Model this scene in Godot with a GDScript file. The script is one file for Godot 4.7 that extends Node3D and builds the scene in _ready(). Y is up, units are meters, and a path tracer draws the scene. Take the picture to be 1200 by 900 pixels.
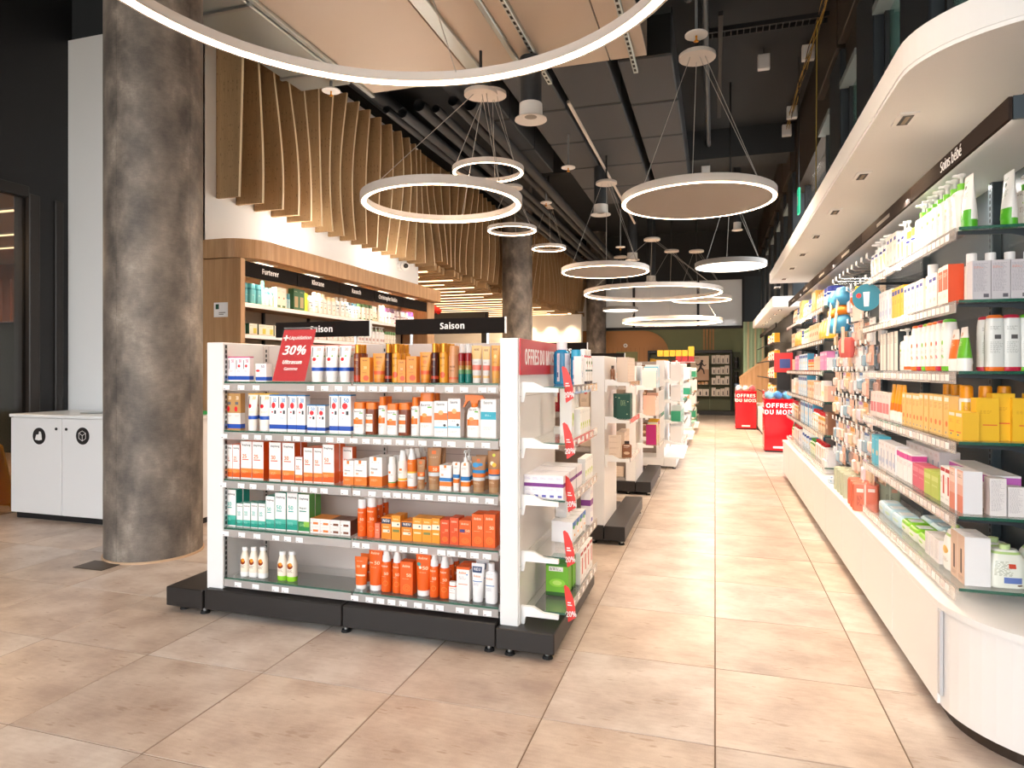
extends Node3D
# A pharmacy sales floor. Metres, y up, the aisle runs along -z.

const HC := 1.262
var cam_turn := atan2(238.0, 772.0)
var used := {}
var M := {}
var mesh_cache := {}
var rng := RandomNumberGenerator.new()

# ---------- picture position -> point on a plane of the room ----------
func ray(u: float, v: float) -> Vector3:
	var c := cos(cam_turn)
	var s := sin(cam_turn)
	return Vector3(c, 0, -s) * ((u - 600.0) / 772.0) + Vector3(-s, 0, -c) + Vector3(0, -(v - 433.0) / 772.0, 0)
func on_z(u: float, v: float, z: float) -> Vector3:
	var d := ray(u, v)
	return Vector3(0, HC, 0) + d * (z / d.z)
func on_x(u: float, v: float, x: float) -> Vector3:
	var d := ray(u, v)
	return Vector3(0, HC, 0) + d * (x / d.x)
func on_y(u: float, v: float, y: float) -> Vector3:
	var d := ray(u, v)
	return Vector3(0, HC, 0) + d * ((y - HC) / d.y)
func at_depth(u: float, v: float, far: float) -> Vector3:
	return Vector3(0, HC, 0) + ray(u, v) * far

# ---------- mesh building ----------
class MB:
	var v := PackedVector3Array()
	var n := PackedVector3Array()
	var t := PackedVector2Array()
	var i := PackedInt32Array()
	func quad(a: Vector3, b: Vector3, c: Vector3, d: Vector3, uv := Rect2(0, 0, 1, 1)) -> MB:
		# a bottom-left, b bottom-right, c top-right, d top-left, seen from the front
		var m := (b - a).cross(d - a).normalized()
		var k := v.size()
		v.append_array([a, b, c, d])
		n.append_array([m, m, m, m])
		var e := uv.end
		var p := uv.position
		t.append_array([Vector2(p.x, e.y), e, Vector2(e.x, p.y), p])
		i.append_array([k, k + 2, k + 1, k, k + 3, k + 2])
		return self
	func box(lo: Vector3, hi: Vector3) -> MB:
		var a := lo
		var b := hi
		quad(Vector3(a.x, a.y, b.z), Vector3(b.x, a.y, b.z), Vector3(b.x, b.y, b.z), Vector3(a.x, b.y, b.z))
		quad(Vector3(b.x, a.y, a.z), Vector3(a.x, a.y, a.z), Vector3(a.x, b.y, a.z), Vector3(b.x, b.y, a.z))
		quad(Vector3(b.x, a.y, b.z), Vector3(b.x, a.y, a.z), Vector3(b.x, b.y, a.z), Vector3(b.x, b.y, b.z))
		quad(Vector3(a.x, a.y, a.z), Vector3(a.x, a.y, b.z), Vector3(a.x, b.y, b.z), Vector3(a.x, b.y, a.z))
		quad(Vector3(a.x, b.y, b.z), Vector3(b.x, b.y, b.z), Vector3(b.x, b.y, a.z), Vector3(a.x, b.y, a.z))
		quad(Vector3(a.x, a.y, a.z), Vector3(b.x, a.y, a.z), Vector3(b.x, a.y, b.z), Vector3(a.x, a.y, b.z))
		return self
	func tri(a: Vector3, b: Vector3, c: Vector3) -> void:
		var m := (b - a).cross(c - a).normalized()
		var k := v.size()
		v.append_array([a, b, c])
		n.append_array([m, m, m])
		t.append_array([Vector2.ZERO, Vector2.RIGHT, Vector2.ONE])
		i.append_array([k, k + 2, k + 1])
	func bevel(lo: Vector3, hi: Vector3, r: float) -> MB:
		# a box with chamfered edges
		var x := [lo.x, lo.x + r, hi.x - r, hi.x]
		var y := [lo.y, lo.y + r, hi.y - r, hi.y]
		var z := [lo.z, lo.z + r, hi.z - r, hi.z]
		var P := func(a: int, b: int, c: int) -> Vector3: return Vector3(x[a], y[b], z[c])
		quad(P.call(1, 1, 3), P.call(2, 1, 3), P.call(2, 2, 3), P.call(1, 2, 3))
		quad(P.call(2, 1, 0), P.call(1, 1, 0), P.call(1, 2, 0), P.call(2, 2, 0))
		quad(P.call(3, 1, 2), P.call(3, 1, 1), P.call(3, 2, 1), P.call(3, 2, 2))
		quad(P.call(0, 1, 1), P.call(0, 1, 2), P.call(0, 2, 2), P.call(0, 2, 1))
		quad(P.call(1, 3, 2), P.call(2, 3, 2), P.call(2, 3, 1), P.call(1, 3, 1))
		quad(P.call(1, 0, 1), P.call(2, 0, 1), P.call(2, 0, 2), P.call(1, 0, 2))
		quad(P.call(2, 1, 3), P.call(3, 1, 2), P.call(3, 2, 2), P.call(2, 2, 3))
		quad(P.call(0, 1, 2), P.call(1, 1, 3), P.call(1, 2, 3), P.call(0, 2, 2))
		quad(P.call(3, 1, 1), P.call(2, 1, 0), P.call(2, 2, 0), P.call(3, 2, 1))
		quad(P.call(1, 1, 0), P.call(0, 1, 1), P.call(0, 2, 1), P.call(1, 2, 0))
		quad(P.call(1, 2, 3), P.call(2, 2, 3), P.call(2, 3, 2), P.call(1, 3, 2))
		quad(P.call(2, 2, 0), P.call(1, 2, 0), P.call(1, 3, 1), P.call(2, 3, 1))
		quad(P.call(3, 2, 2), P.call(3, 2, 1), P.call(2, 3, 1), P.call(2, 3, 2))
		quad(P.call(0, 2, 1), P.call(0, 2, 2), P.call(1, 3, 2), P.call(1, 3, 1))
		quad(P.call(1, 0, 2), P.call(2, 0, 2), P.call(2, 1, 3), P.call(1, 1, 3))
		quad(P.call(2, 0, 1), P.call(1, 0, 1), P.call(1, 1, 0), P.call(2, 1, 0))
		quad(P.call(2, 0, 2), P.call(2, 0, 1), P.call(3, 1, 1), P.call(3, 1, 2))
		quad(P.call(1, 0, 1), P.call(1, 0, 2), P.call(0, 1, 2), P.call(0, 1, 1))
		var mid := (lo + hi) * 0.5
		for cx in [[1, 0], [2, 3]]:
			for cy in [[1, 0], [2, 3]]:
				for cz in [[1, 0], [2, 3]]:
					var p0: Vector3 = P.call(cx[1], cy[0], cz[0])
					var p1: Vector3 = P.call(cx[0], cy[1], cz[0])
					var p2: Vector3 = P.call(cx[0], cy[0], cz[1])
					if (p1 - p0).cross(p2 - p0).dot(p0 - mid) < 0:
						tri(p0, p2, p1)
					else:
						tri(p0, p1, p2)
		return self
	func rod(a: Vector3, b: Vector3, r: float, sides := 6, r2 := -1.0, caps := false) -> MB:
		var q := r if r2 < 0.0 else r2
		var d := (b - a).normalized()
		var e := d.cross(Vector3.UP if absf(d.y) < 0.9 else Vector3.RIGHT).normalized()
		var f := d.cross(e)
		var k := v.size()
		for s in sides + 1:
			var w := TAU * s / sides
			var o := e * cos(w) + f * sin(w)
			v.append_array([a + o * r, b + o * q])
			n.append_array([o, o])
			t.append_array([Vector2(float(s) / sides, 1), Vector2(float(s) / sides, 0)])
		for s in sides:
			i.append_array([k, k + 1, k + 2, k + 2, k + 1, k + 3])
			k += 2
		if caps:
			disc(a, -d, r, sides)
			disc(b, d, q, sides)
		return self
	func disc(c: Vector3, d: Vector3, r: float, sides := 16, hole := 0.0) -> MB:
		var e := d.cross(Vector3.UP if absf(d.y) < 0.9 else Vector3.RIGHT).normalized()
		var f := d.cross(e)
		var k := v.size()
		for s in sides + 1:
			var w := TAU * s / sides
			var o := e * cos(w) + f * sin(w)
			v.append_array([c + o * hole, c + o * r])
			n.append_array([d, d])
			t.append_array([Vector2(0.5, 0.5), Vector2(0.5 + 0.5 * cos(w), 0.5 + 0.5 * sin(w))])
		for s in sides:
			i.append_array([k, k + 3, k + 1, k, k + 2, k + 3])
			k += 2
		return self
	# a turned body: prof = [[radius share, height], ...] from the bottom up; w, d full width and depth; sq > 0 squares the section; uv front and uv side rectangles
	func lathe(prof: Array, w: float, d: float, seg := 16, sq := 0.0, at := Vector3.ZERO, uf := Rect2(0, 0, 1, 1), us := Rect2(0, 0, 1, 1)) -> MB:
		var rows := prof.size()
		var lo: float = prof[0][1]
		var hi: float = prof[rows - 1][1]
		var sect := []
		for s in seg + 1:
			var w1 := TAU * s / seg - PI
			var x := sin(w1)
			var z := cos(w1)
			if sq > 0.0:
				var p := pow(pow(absf(x), 2.0 + sq) + pow(absf(z), 2.0 + sq), 1.0 / (2.0 + sq))
				x /= p
				z /= p
			sect.append(Vector2(x, z))
		var k0 := v.size()
		for r in rows:
			var rr: float = prof[r][0]
			var yy: float = prof[r][1]
			var pa: Array = prof[maxi(r - 1, 0)]
			var pb: Array = prof[mini(r + 1, rows - 1)]
			if prof[r].size() > 2:
				pa = prof[r]
				pb = [prof[r][0] + prof[r][2], prof[r][1] + prof[r][3]]
			for s in seg + 1:
				var q: Vector2 = sect[s]
				v.append(at + Vector3(q.x * rr * w * 0.5, yy, q.y * rr * d * 0.5))
				var slope := Vector2(float(pb[1]) - float(pa[1]), -(float(pb[0]) - float(pa[0])) * w * 0.5).normalized()
				var g: Vector2 = Vector2(signf(q.x) * pow(absf(q.x), 1.0 + sq) / w, signf(q.y) * pow(absf(q.y), 1.0 + sq) / d).normalized()
				n.append(Vector3(g.x * slope.x, slope.y, g.y * slope.x).normalized())
				var vv := 1.0 - (yy - lo) / maxf(hi - lo, 1e-5)
				if q.y >= -0.02:
					t.append(uf.position + Vector2((q.x * 0.5 + 0.5) * uf.size.x, vv * uf.size.y))
				else:
					t.append(us.position + Vector2((q.x * 0.5 + 0.5) * us.size.x, vv * us.size.y))
		for r in rows - 1:
			for s in seg:
				var a := k0 + r * (seg + 1) + s
				var b := a + seg + 1
				i.append_array([a, b, a + 1, a + 1, b, b + 1])
		for end in [0, rows - 1]:
			var rr: float = prof[end][0]
			if rr > 0.02:
				var m := Vector3(0, -1 if end == 0 else 1, 0)
				var kk := v.size()
				v.append(at + Vector3(0, prof[end][1], 0))
				n.append(m)
				var tt := us.position + us.size * Vector2(0.5, 0.985 if end == 0 else 0.015)
				t.append(tt)
				for s in seg + 1:
					var q: Vector2 = sect[s]
					v.append(at + Vector3(q.x * rr * w * 0.5, prof[end][1], q.y * rr * d * 0.5))
					n.append(m)
					t.append(tt)
				for s in seg:
					i.append_array([kk, kk + 1 + s, kk + 2 + s] if end == 0 else [kk, kk + 2 + s, kk + 1 + s])
		return self
	# flat outline in x-y pushed along z from z0 to z1
	func prism(p: PackedVector2Array, z0: float, z1: float) -> MB:
		if Geometry2D.is_polygon_clockwise(p):
			p = p.duplicate()
			p.reverse()
		var f := Geometry2D.triangulate_polygon(p)
		for g in range(0, f.size(), 3):
			var a := p[f[g]]
			var b := p[f[g + 1]]
			var c := p[f[g + 2]]
			if (b - a).cross(c - a) < 0:
				var o := b
				b = c
				c = o
			tri(Vector3(a.x, a.y, z1), Vector3(b.x, b.y, z1), Vector3(c.x, c.y, z1))
			tri(Vector3(a.x, a.y, z0), Vector3(c.x, c.y, z0), Vector3(b.x, b.y, z0))
		for g in p.size():
			var a := p[g]
			var b := p[(g + 1) % p.size()]
			quad(Vector3(a.x, a.y, z1), Vector3(a.x, a.y, z0), Vector3(b.x, b.y, z0), Vector3(b.x, b.y, z1))
		return self
	func turned(b: Transform3D, from := 0) -> MB:
		for k in range(from, v.size()):
			v[k] = b * v[k]
			n[k] = (b.basis * n[k]).normalized()
		if b.basis.determinant() < 0:
			for k in range(0, i.size(), 3):
				var o := i[k]
				i[k] = i[k + 1]
				i[k + 1] = o
		return self
	func mesh() -> ArrayMesh:
		var a := []
		a.resize(Mesh.ARRAY_MAX)
		a[Mesh.ARRAY_VERTEX] = v
		a[Mesh.ARRAY_NORMAL] = n
		a[Mesh.ARRAY_TEX_UV] = t
		a[Mesh.ARRAY_INDEX] = i
		var m := ArrayMesh.new()
		m.add_surface_from_arrays(Mesh.PRIMITIVE_TRIANGLES, a)
		return m

# ---------- things, parts, structure ----------
func numbered(called: String) -> String:
	var k: int = used.get(called, 0)
	used[called] = k + 1
	return called if k == 0 else "%s_%03d" % [called, k]
func thing(called: String, label: String, category: String, at := Vector3.ZERO, turn := 0.0, group := "") -> Node3D:
	var o := Node3D.new()
	o.name = numbered(called)
	add_child(o)
	o.position = at
	o.rotation.y = turn
	o.set_meta("label", label)
	o.set_meta("category", category)
	if group != "":
		o.set_meta("group", group)
	return o
func part(parent: Node3D, called: String, mesh: Mesh, mat: Material, at := Vector3.ZERO, label := "") -> MeshInstance3D:
	var o := MeshInstance3D.new()
	o.name = called
	o.mesh = mesh
	o.material_override = mat
	parent.add_child(o, true)
	o.position = at
	if label != "":
		o.set_meta("label", label)
	return o
func single(called: String, mesh: Mesh, mat: Material, label: String, category: String, at := Vector3.ZERO, turn := 0.0, group := "") -> MeshInstance3D:
	var o := MeshInstance3D.new()
	o.name = numbered(called)
	o.mesh = mesh
	o.material_override = mat
	add_child(o)
	o.position = at
	o.rotation.y = turn
	o.set_meta("label", label)
	o.set_meta("category", category)
	if group != "":
		o.set_meta("group", group)
	return o
func struct(called: String, mesh: Mesh, mat: Material, label := "") -> MeshInstance3D:
	var o := MeshInstance3D.new()
	o.name = called
	o.mesh = mesh
	o.material_override = mat
	add_child(o, true)
	o.set_meta("kind", "structure")
	o.set_meta("label", label)
	o.set_meta("category", called.get_slice("_", 0))
	return o
func bx(x0: float, y0: float, z0: float, x1: float, y1: float, z1: float) -> ArrayMesh:
	return MB.new().box(Vector3(minf(x0, x1), minf(y0, y1), minf(z0, z1)), Vector3(maxf(x0, x1), maxf(y0, y1), maxf(z0, z1))).mesh()
func bv(x0: float, y0: float, z0: float, x1: float, y1: float, z1: float, r := 0.004) -> ArrayMesh:
	return MB.new().bevel(Vector3(minf(x0, x1), minf(y0, y1), minf(z0, z1)), Vector3(maxf(x0, x1), maxf(y0, y1), maxf(z0, z1)), r).mesh()
func copy(o: Node3D, at: Vector3, turn := 0.0, label := "") -> Node3D:
	var c: Node3D = o.duplicate()
	c.name = numbered(String(o.name).rstrip("0123456789").trim_suffix("_"))
	add_child(c)
	c.position = at
	c.rotation.y = turn
	if label != "":
		c.set_meta("label", label)
	return c

# ---------- lettering ----------
var font_plain: SystemFont
var font_bold: SystemFont
func make_fonts() -> void:
	font_plain = SystemFont.new()
	font_plain.font_names = PackedStringArray(["Droid Sans"])
	font_bold = SystemFont.new()
	font_bold.font_names = PackedStringArray(["Droid Sans"])
	font_bold.font_weight = 700
func letters(words: String, high: float, bold := true, depth := 0.0015) -> Mesh:
	var key := "T%s%s%s%s" % [words, high, bold, depth]
	if not mesh_cache.has(key):
		var m := TextMesh.new()
		m.text = words
		m.font = font_bold if bold else font_plain
		m.font_size = 48
		m.pixel_size = high / 36.0
		m.depth = depth
		m.curve_step = 2.0
		mesh_cache[key] = m
	return mesh_cache[key]
func lettering(parent: Node3D, words: String, high: float, mat: Material, at: Vector3, turn := 0.0, bold := true, squeeze := 1.0) -> MeshInstance3D:
	var o := part(parent, "lettering", letters(words, high, bold), mat, at)
	o.rotation.y = turn
	o.scale = Vector3(squeeze, 1, 1)
	return o

# ---------- materials ----------
func mat(key: String, hex: String, rough := 0.5, metal := 0.0, spec := 0.5) -> StandardMaterial3D:
	if not M.has(key):
		var m := StandardMaterial3D.new()
		m.resource_name = key
		m.albedo_color = Color(hex)
		m.roughness = rough
		m.metallic = metal
		m.metallic_specular = spec
		M[key] = m
	return M[key]
func plain(hex: String, rough := 0.4) -> StandardMaterial3D:
	return mat("plain_%s_%d" % [hex, int(rough * 100)], hex, rough)
func glow(key: String, hex: String, energy: float) -> StandardMaterial3D:
	var m := mat(key, hex, 0.6)
	m.emission_enabled = true
	m.emission = Color(hex)
	m.emission_energy_multiplier = energy
	return m
func pane(key: String, hex: String, alpha: float, rough := 0.03) -> StandardMaterial3D:
	var m := mat(key, hex, rough)
	m.transparency = BaseMaterial3D.TRANSPARENCY_ALPHA
	m.albedo_color.a = alpha
	return m
func noise(freq: float, octaves: int, seed_: int, kind := FastNoiseLite.TYPE_SIMPLEX_SMOOTH) -> FastNoiseLite:
	var f := FastNoiseLite.new()
	f.seed = seed_
	f.noise_type = kind
	f.frequency = freq
	f.fractal_octaves = octaves
	return f
func ramp(x: float, stops: Array) -> Color:
	for k in range(1, stops.size()):
		if x <= stops[k][0]:
			var a: Array = stops[k - 1]
			var b: Array = stops[k]
			return a[1].lerp(b[1], clampf((x - a[0]) / (b[0] - a[0]), 0, 1))
	return stops[-1][1]
# one texture from two grey noises; sx, sy stretch the pattern
func painted(size: int, fn: Callable) -> ImageTexture:
	var im := Image.create(size, size, false, Image.FORMAT_RGB8)
	for y in size:
		for x in size:
			im.set_pixel(x, y, fn.call(x, y))
	return ImageTexture.create_from_image(im)
func stone_texture() -> ImageTexture:
	var a := noise(0.004, 4, 3)
	var b := noise(0.011, 4, 11)
	var c := noise(0.035, 4, 23)
	var g := noise(0.25, 2, 5)
	var lo := Color("a4948a")
	var mid := Color("b8aa9f")
	var hi := Color("c8bdb3")
	return painted(1024, func(x: int, y: int) -> Color:
		var w := a.get_noise_2d(x, y * 1.2)
		var s := b.get_noise_2d(x * 0.8, y * 1.15)
		var f := c.get_noise_2d(x * 0.8, y)
		var e := g.get_noise_2d(x, y)
		var v := c.get_noise_2d(x * 0.35 + 500.0, y * 2.6)
		var t := 0.6 + w * 0.6 + s * 0.2 + f * 0.14 + v * 0.16 + e * 0.09
		var k := ramp(t, [[0.1, lo], [0.5, mid], [0.85, hi], [1.1, hi.lightened(0.1)]])
		var stain := smoothstep(0.26, 0.6, s * 0.55 + v * 0.5 + f * 0.25 - w * 0.2)
		return k.lerp(Color("8d7766"), stain * 0.55))
func concrete_texture() -> ImageTexture:
	var a := noise(0.0035, 4, 31)
	var b := noise(0.02, 4, 37)
	var g := noise(0.35, 2, 41)
	var h := noise(0.06, 3, 43)
	return painted(1024, func(x: int, y: int) -> Color:
		var w := a.get_noise_2d(x * 1.3, y * 3.2)
		var s := b.get_noise_2d(x * 1.0, y * 3.0)
		var e := g.get_noise_2d(x, y * 3.5)
		var r := h.get_noise_2d(x * 0.4, y * 8.0)
		var t := 0.45 + w * 0.75 + s * 0.17 + e * 0.17 + r * 0.13
		var k := ramp(t, [[0.0, Color("4c4641")], [0.4, Color("6d645c")], [0.75, Color("8a7f74")], [1.0, Color("a89d90")]])
		var seam := absf(fmod(float(x) + 3.0 * s, 341.0) - 170.0)
		return k.darkened(0.3 * clampf(1.6 - seam, 0, 1)))
func wood_texture(lo: Color, hi: Color, seed_: int, knots := 0.0) -> ImageTexture:
	var a := noise(0.012, 3, seed_)
	var b := noise(0.09, 3, seed_ + 1)
	var c := noise(0.02, 2, seed_ + 2)
	return painted(512, func(px: int, py: int) -> Color:
		var x := px if px < 256 else 511 - px
		var y := py if py < 256 else 511 - py
		var w := c.get_noise_2d(x * 0.6, y * 0.25) * 9.0
		var s := b.get_noise_2d((x + w) * 2.4, y * 0.06)
		var l := a.get_noise_2d(x * 1.0, y * 0.15)
		var k := lo.lerp(hi, clampf(0.5 + s * 0.55 + l * 0.4, 0, 1))
		if knots > 0.0:
			var q := c.get_noise_2d(x * 3.0 + 900, y * 1.6)
			k = k.lerp(lo.darkened(0.45), smoothstep(0.52, 0.66, q) * knots)
		return k)
func with_tex(m: StandardMaterial3D, t: Texture2D, size: Vector3) -> StandardMaterial3D:
	m.albedo_texture = t
	m.albedo_color = Color.WHITE
	m.uv1_triplanar = true
	m.uv1_world_triplanar = true
	m.uv1_scale = size
	return m
func make_materials() -> void:
	var stone := stone_texture()
	for k in 3:
		var m := mat("stone_tile_%d" % k, ["ffffff", "f4eee8", "fff8f0"][k], 0.36)
		m.albedo_texture = stone
	mat("grout", "6e5947", 0.85)
	var conc := mat("concrete", "ffffff", 0.55)
	with_tex(conc, concrete_texture(), Vector3(0.8, 0.19, 0.8))
	conc.uv1_world_triplanar = false
	conc.uv1_offset = Vector3(0.5, 0, 0.5)
	with_tex(mat("oak", "ffffff", 0.5), wood_texture(Color("a67c52"), Color("c9a075"), 51), Vector3(1.6, 0.8, 1.6))
	with_tex(mat("spruce", "ffffff", 0.6), wood_texture(Color("957550"), Color("b4946a"), 61, 0.6), Vector3(1.4, 0.9, 1.4))
	with_tex(mat("walnut", "ffffff", 0.5), wood_texture(Color("6b4028"), Color("8f5c3b"), 71), Vector3(3.0, 0.5, 3.0))
	mat("spruce_edge", "d9c7a4", 0.6)
	mat("white_wall", "efefee", 0.75)
	mat("white_panel", "ecebea", 0.35)
	mat("white_metal", "f2f2f1", 0.3)
	mat("counter_white", "eceae8", 0.32)
	mat("black_plinth", "221f1e", 0.42)
	mat("black_metal", "1b1b1d", 0.5)
	mat("black_ceiling", "2f3235", 0.85)
	mat("duct_black", "3b3f44", 0.6)
	mat("pipe_black", "282c31", 0.55)
	mat("facade_dark", "2b3136", 0.45)
	mat("facade_brown", "33291f", 0.5)
	mat("shelf_back", "3b454c", 0.4)
	mat("grey_back", "8e827b", 0.6)
	mat("beige_back", "b5a58f", 0.6)
	mat("sign_black", "1a1513", 0.75, 0.0, 0.25)
	mat("header_brown", "332a26", 0.85, 0.0, 0.2)
	mat("ink_white", "f6f4f2", 0.5)
	mat("ink_black", "1c1a1a", 0.6)
	mat("sign_red", "c4161f", 0.35)
	mat("promo_red", "c8101c", 0.12)
	mat("tag_red", "e03a34", 0.45)
	mat("tag_white", "f3f1f0", 0.5)
	mat("green_wall", "7f8663", 0.7)
	mat("green_panel", "585c43", 0.6)
	mat("sage", "9db596", 0.6)
	mat("mint", "8fc9b4", 0.5)
	mat("sheet_metal", "c4b3a2", 0.42, 0.2)
	mat("galvanised", "c0c6c4", 0.34, 0.85)
	mat("steel", "b9bcbd", 0.3, 0.9)
	mat("chrome", "d8d8d8", 0.15, 1.0)
	mat("wire", "b4b0aa", 0.4, 0.4)
	mat("lamp_body", "d9cfc6", 0.5)
	mat("felt_grey", "9a928b", 0.9)
	mat("ceiling_white", "e4e2df", 0.6)
	mat("yellow", "f2a81c", 0.4)
	mat("cork", "c99e70", 0.6)
	mat("gold", "d6922e", 0.28, 0.55)
	mat("rubber", "141414", 0.7)
	pane("glass", "dff0ea", 0.05)
	pane("glass_edge", "2f6b58", 0.75, 0.1)
	pane("window_teal", "5a8a80", 0.55)
	pane("frosted", "d8d4cc", 0.88)
	pane("acrylic", "e9eeee", 0.025)
	pane("clear_cap", "e8e8e8", 0.35)
	pane("dark_glass", "14181a", 0.3)
	pane("rail_grey", "cfc8c4", 0.45)
	pane("amber", "b5682c", 0.8)
	glow("led_warm", "ffdcb8", 12.0)
	glow("led_soft", "ffe2c4", 5.0)
	glow("led_white", "fff3e4", 2.6)
	glow("led_line", "ffd7a4", 2.2)
	glow("downlight", "ffe6c8", 2.5)
	glow("downlight_dim", "6a5a48", 0.35)
	glow("exit_green", "2fb98a", 0.6)

# ---------- printed packaging: one atlas of flat print ----------
const AT := 2048
const CW := 112
const CH := 256
const FW := 74
var atlas: Image
var cells := {}
var tri_cache := {}
func text_tris(words: String) -> Array:
	if not tri_cache.has(words):
		var m := TextMesh.new()
		m.text = words
		m.font = font_bold
		m.font_size = 40
		m.pixel_size = 0.025
		m.depth = 0.0
		m.curve_step = 3.0
		var arr := m.get_mesh_arrays()
		var v: PackedVector3Array = arr[Mesh.ARRAY_VERTEX]
		var ix = arr[Mesh.ARRAY_INDEX]
		var p := PackedVector2Array()
		if ix == null or ix.size() == 0:
			for q in v:
				p.append(Vector2(q.x, -q.y))
		else:
			for k in ix:
				p.append(Vector2(v[k].x, -v[k].y))
		var lo := Vector2(1e9, 1e9)
		var hi := -lo
		for q in p:
			lo = lo.min(q)
			hi = hi.max(q)
		tri_cache[words] = [p, lo, hi - lo]
	return tri_cache[words]
func draw_text(o: Vector2i, r: Rect2, words: String, col: Color) -> void:
	var t := text_tris(words)
	var p: PackedVector2Array = t[0]
	if p.size() < 3:
		return
	var lo: Vector2 = t[1]
	var s: Vector2 = r.size / (t[2] as Vector2)
	var cover := {}
	for k in range(0, p.size() - 2, 3):
		var a := (p[k] - lo) * s + r.position
		var b := (p[k + 1] - lo) * s + r.position
		var c := (p[k + 2] - lo) * s + r.position
		var area := (b - a).cross(c - a)
		if absf(area) < 1e-4:
			continue
		var x0 := floori(minf(a.x, minf(b.x, c.x)) * 2)
		var x1 := ceili(maxf(a.x, maxf(b.x, c.x)) * 2)
		var y0 := floori(minf(a.y, minf(b.y, c.y)) * 2)
		var y1 := ceili(maxf(a.y, maxf(b.y, c.y)) * 2)
		for y in range(y0, y1 + 1):
			for x in range(x0, x1 + 1):
				var q := Vector2(x + 0.5, y + 0.5) * 0.5
				var w0 := (b - a).cross(q - a) / area
				var w1 := (c - b).cross(q - b) / area
				var w2 := (a - c).cross(q - c) / area
				if w0 >= 0 and w1 >= 0 and w2 >= 0:
					cover[Vector2i(x, y)] = true
	var sum := {}
	for q in cover:
		var e := Vector2i(floori(q.x / 2.0), floori(q.y / 2.0))
		sum[e] = sum.get(e, 0) + 1
	for e in sum:
		if e.x >= 0 and e.y >= 0 and e.x < CW and e.y < CH:
			var at: Vector2i = o + e
			atlas.set_pixelv(at, atlas.get_pixelv(at).lerp(col, sum[e] * 0.25))
# ops, in shares of the front: r x y w h colour | c x y radius colour | t words x y w h colour | l x y w rows colour (fine print) | s y h colour (band on the sides)
func design(key: String, bg: String, side: String, ops := []) -> void:
	var n := cells.size()
	var o := Vector2i((n % (AT / CW)) * CW, (n / (AT / CW)) * CH)
	cells[key] = o
	atlas.fill_rect(Rect2i(o, Vector2i(FW, CH)), Color(bg))
	atlas.fill_rect(Rect2i(o + Vector2i(FW, 0), Vector2i(CW - FW, CH)), Color(side))
	for p in ops:
		match p[0]:
			"r":
				atlas.fill_rect(Rect2i(o.x + int(p[1] * FW), o.y + int(p[2] * CH), int(ceil(p[3] * FW)), maxi(1, int(p[4] * CH))), Color(p[5]))
			"s":
				atlas.fill_rect(Rect2i(o.x, o.y + int(p[1] * CH), CW, int(p[2] * CH)), Color(p[3]))
			"c":
				var rad: float = p[3] * FW
				for y in range(-ceili(rad * 1.3), ceili(rad * 1.3) + 1):
					for x in range(-ceili(rad), ceili(rad) + 1):
						if Vector2(x, y / 1.25).length() <= rad:
							var q := Vector2i(clampi(int(p[1] * FW) + x, 0, FW - 1), clampi(int(p[2] * CH) + y, 0, CH - 1))
							atlas.set_pixelv(o + q, Color(p[4]))
			"t":
				draw_text(o, Rect2(p[2] * FW, p[3] * CH, p[4] * FW, p[5] * CH), p[1], Color(p[6]))
			"l":
				var rr := RandomNumberGenerator.new()
				rr.seed = hash(key) + int(p[2] * 100)
				for k in p[4]:
					var x := 0
					var wmax := int(p[3] * FW * rr.randf_range(0.6, 1.0))
					while x < wmax:
						var w := rr.randi_range(3, 9)
						atlas.fill_rect(Rect2i(o.x + int(p[1] * FW) + x, o.y + int(p[2] * CH) + k * 7, mini(w, wmax - x + 1), 3), Color(p[5]))
						x += w + 3
func uv_front(key: String) -> Rect2:
	var o: Vector2i = cells[key]
	return Rect2((o.x + 1.5) / AT, (o.y + 1.5) / AT, (FW - 3.0) / AT, (CH - 3.0) / AT)
func uv_side(key: String) -> Rect2:
	var o: Vector2i = cells[key]
	return Rect2((o.x + FW + 2.0) / AT, (o.y + 1.5) / AT, (CW - FW - 4.0) / AT, (CH - 3.0) / AT)
func finish_atlas() -> void:
	var t := ImageTexture.create_from_image(atlas)
	for k in [["card", 0.5], ["gloss", 0.22], ["satin", 0.34]]:
		var m := mat(k[0], "ffffff", k[1])
		m.albedo_texture = t
	var g := mat("foil", "ffffff", 0.3, 0.35)
	g.albedo_texture = t
	var f := mat("film", "ffffff", 0.28)
	f.albedo_texture = t
	f.heightmap_enabled = false

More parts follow.
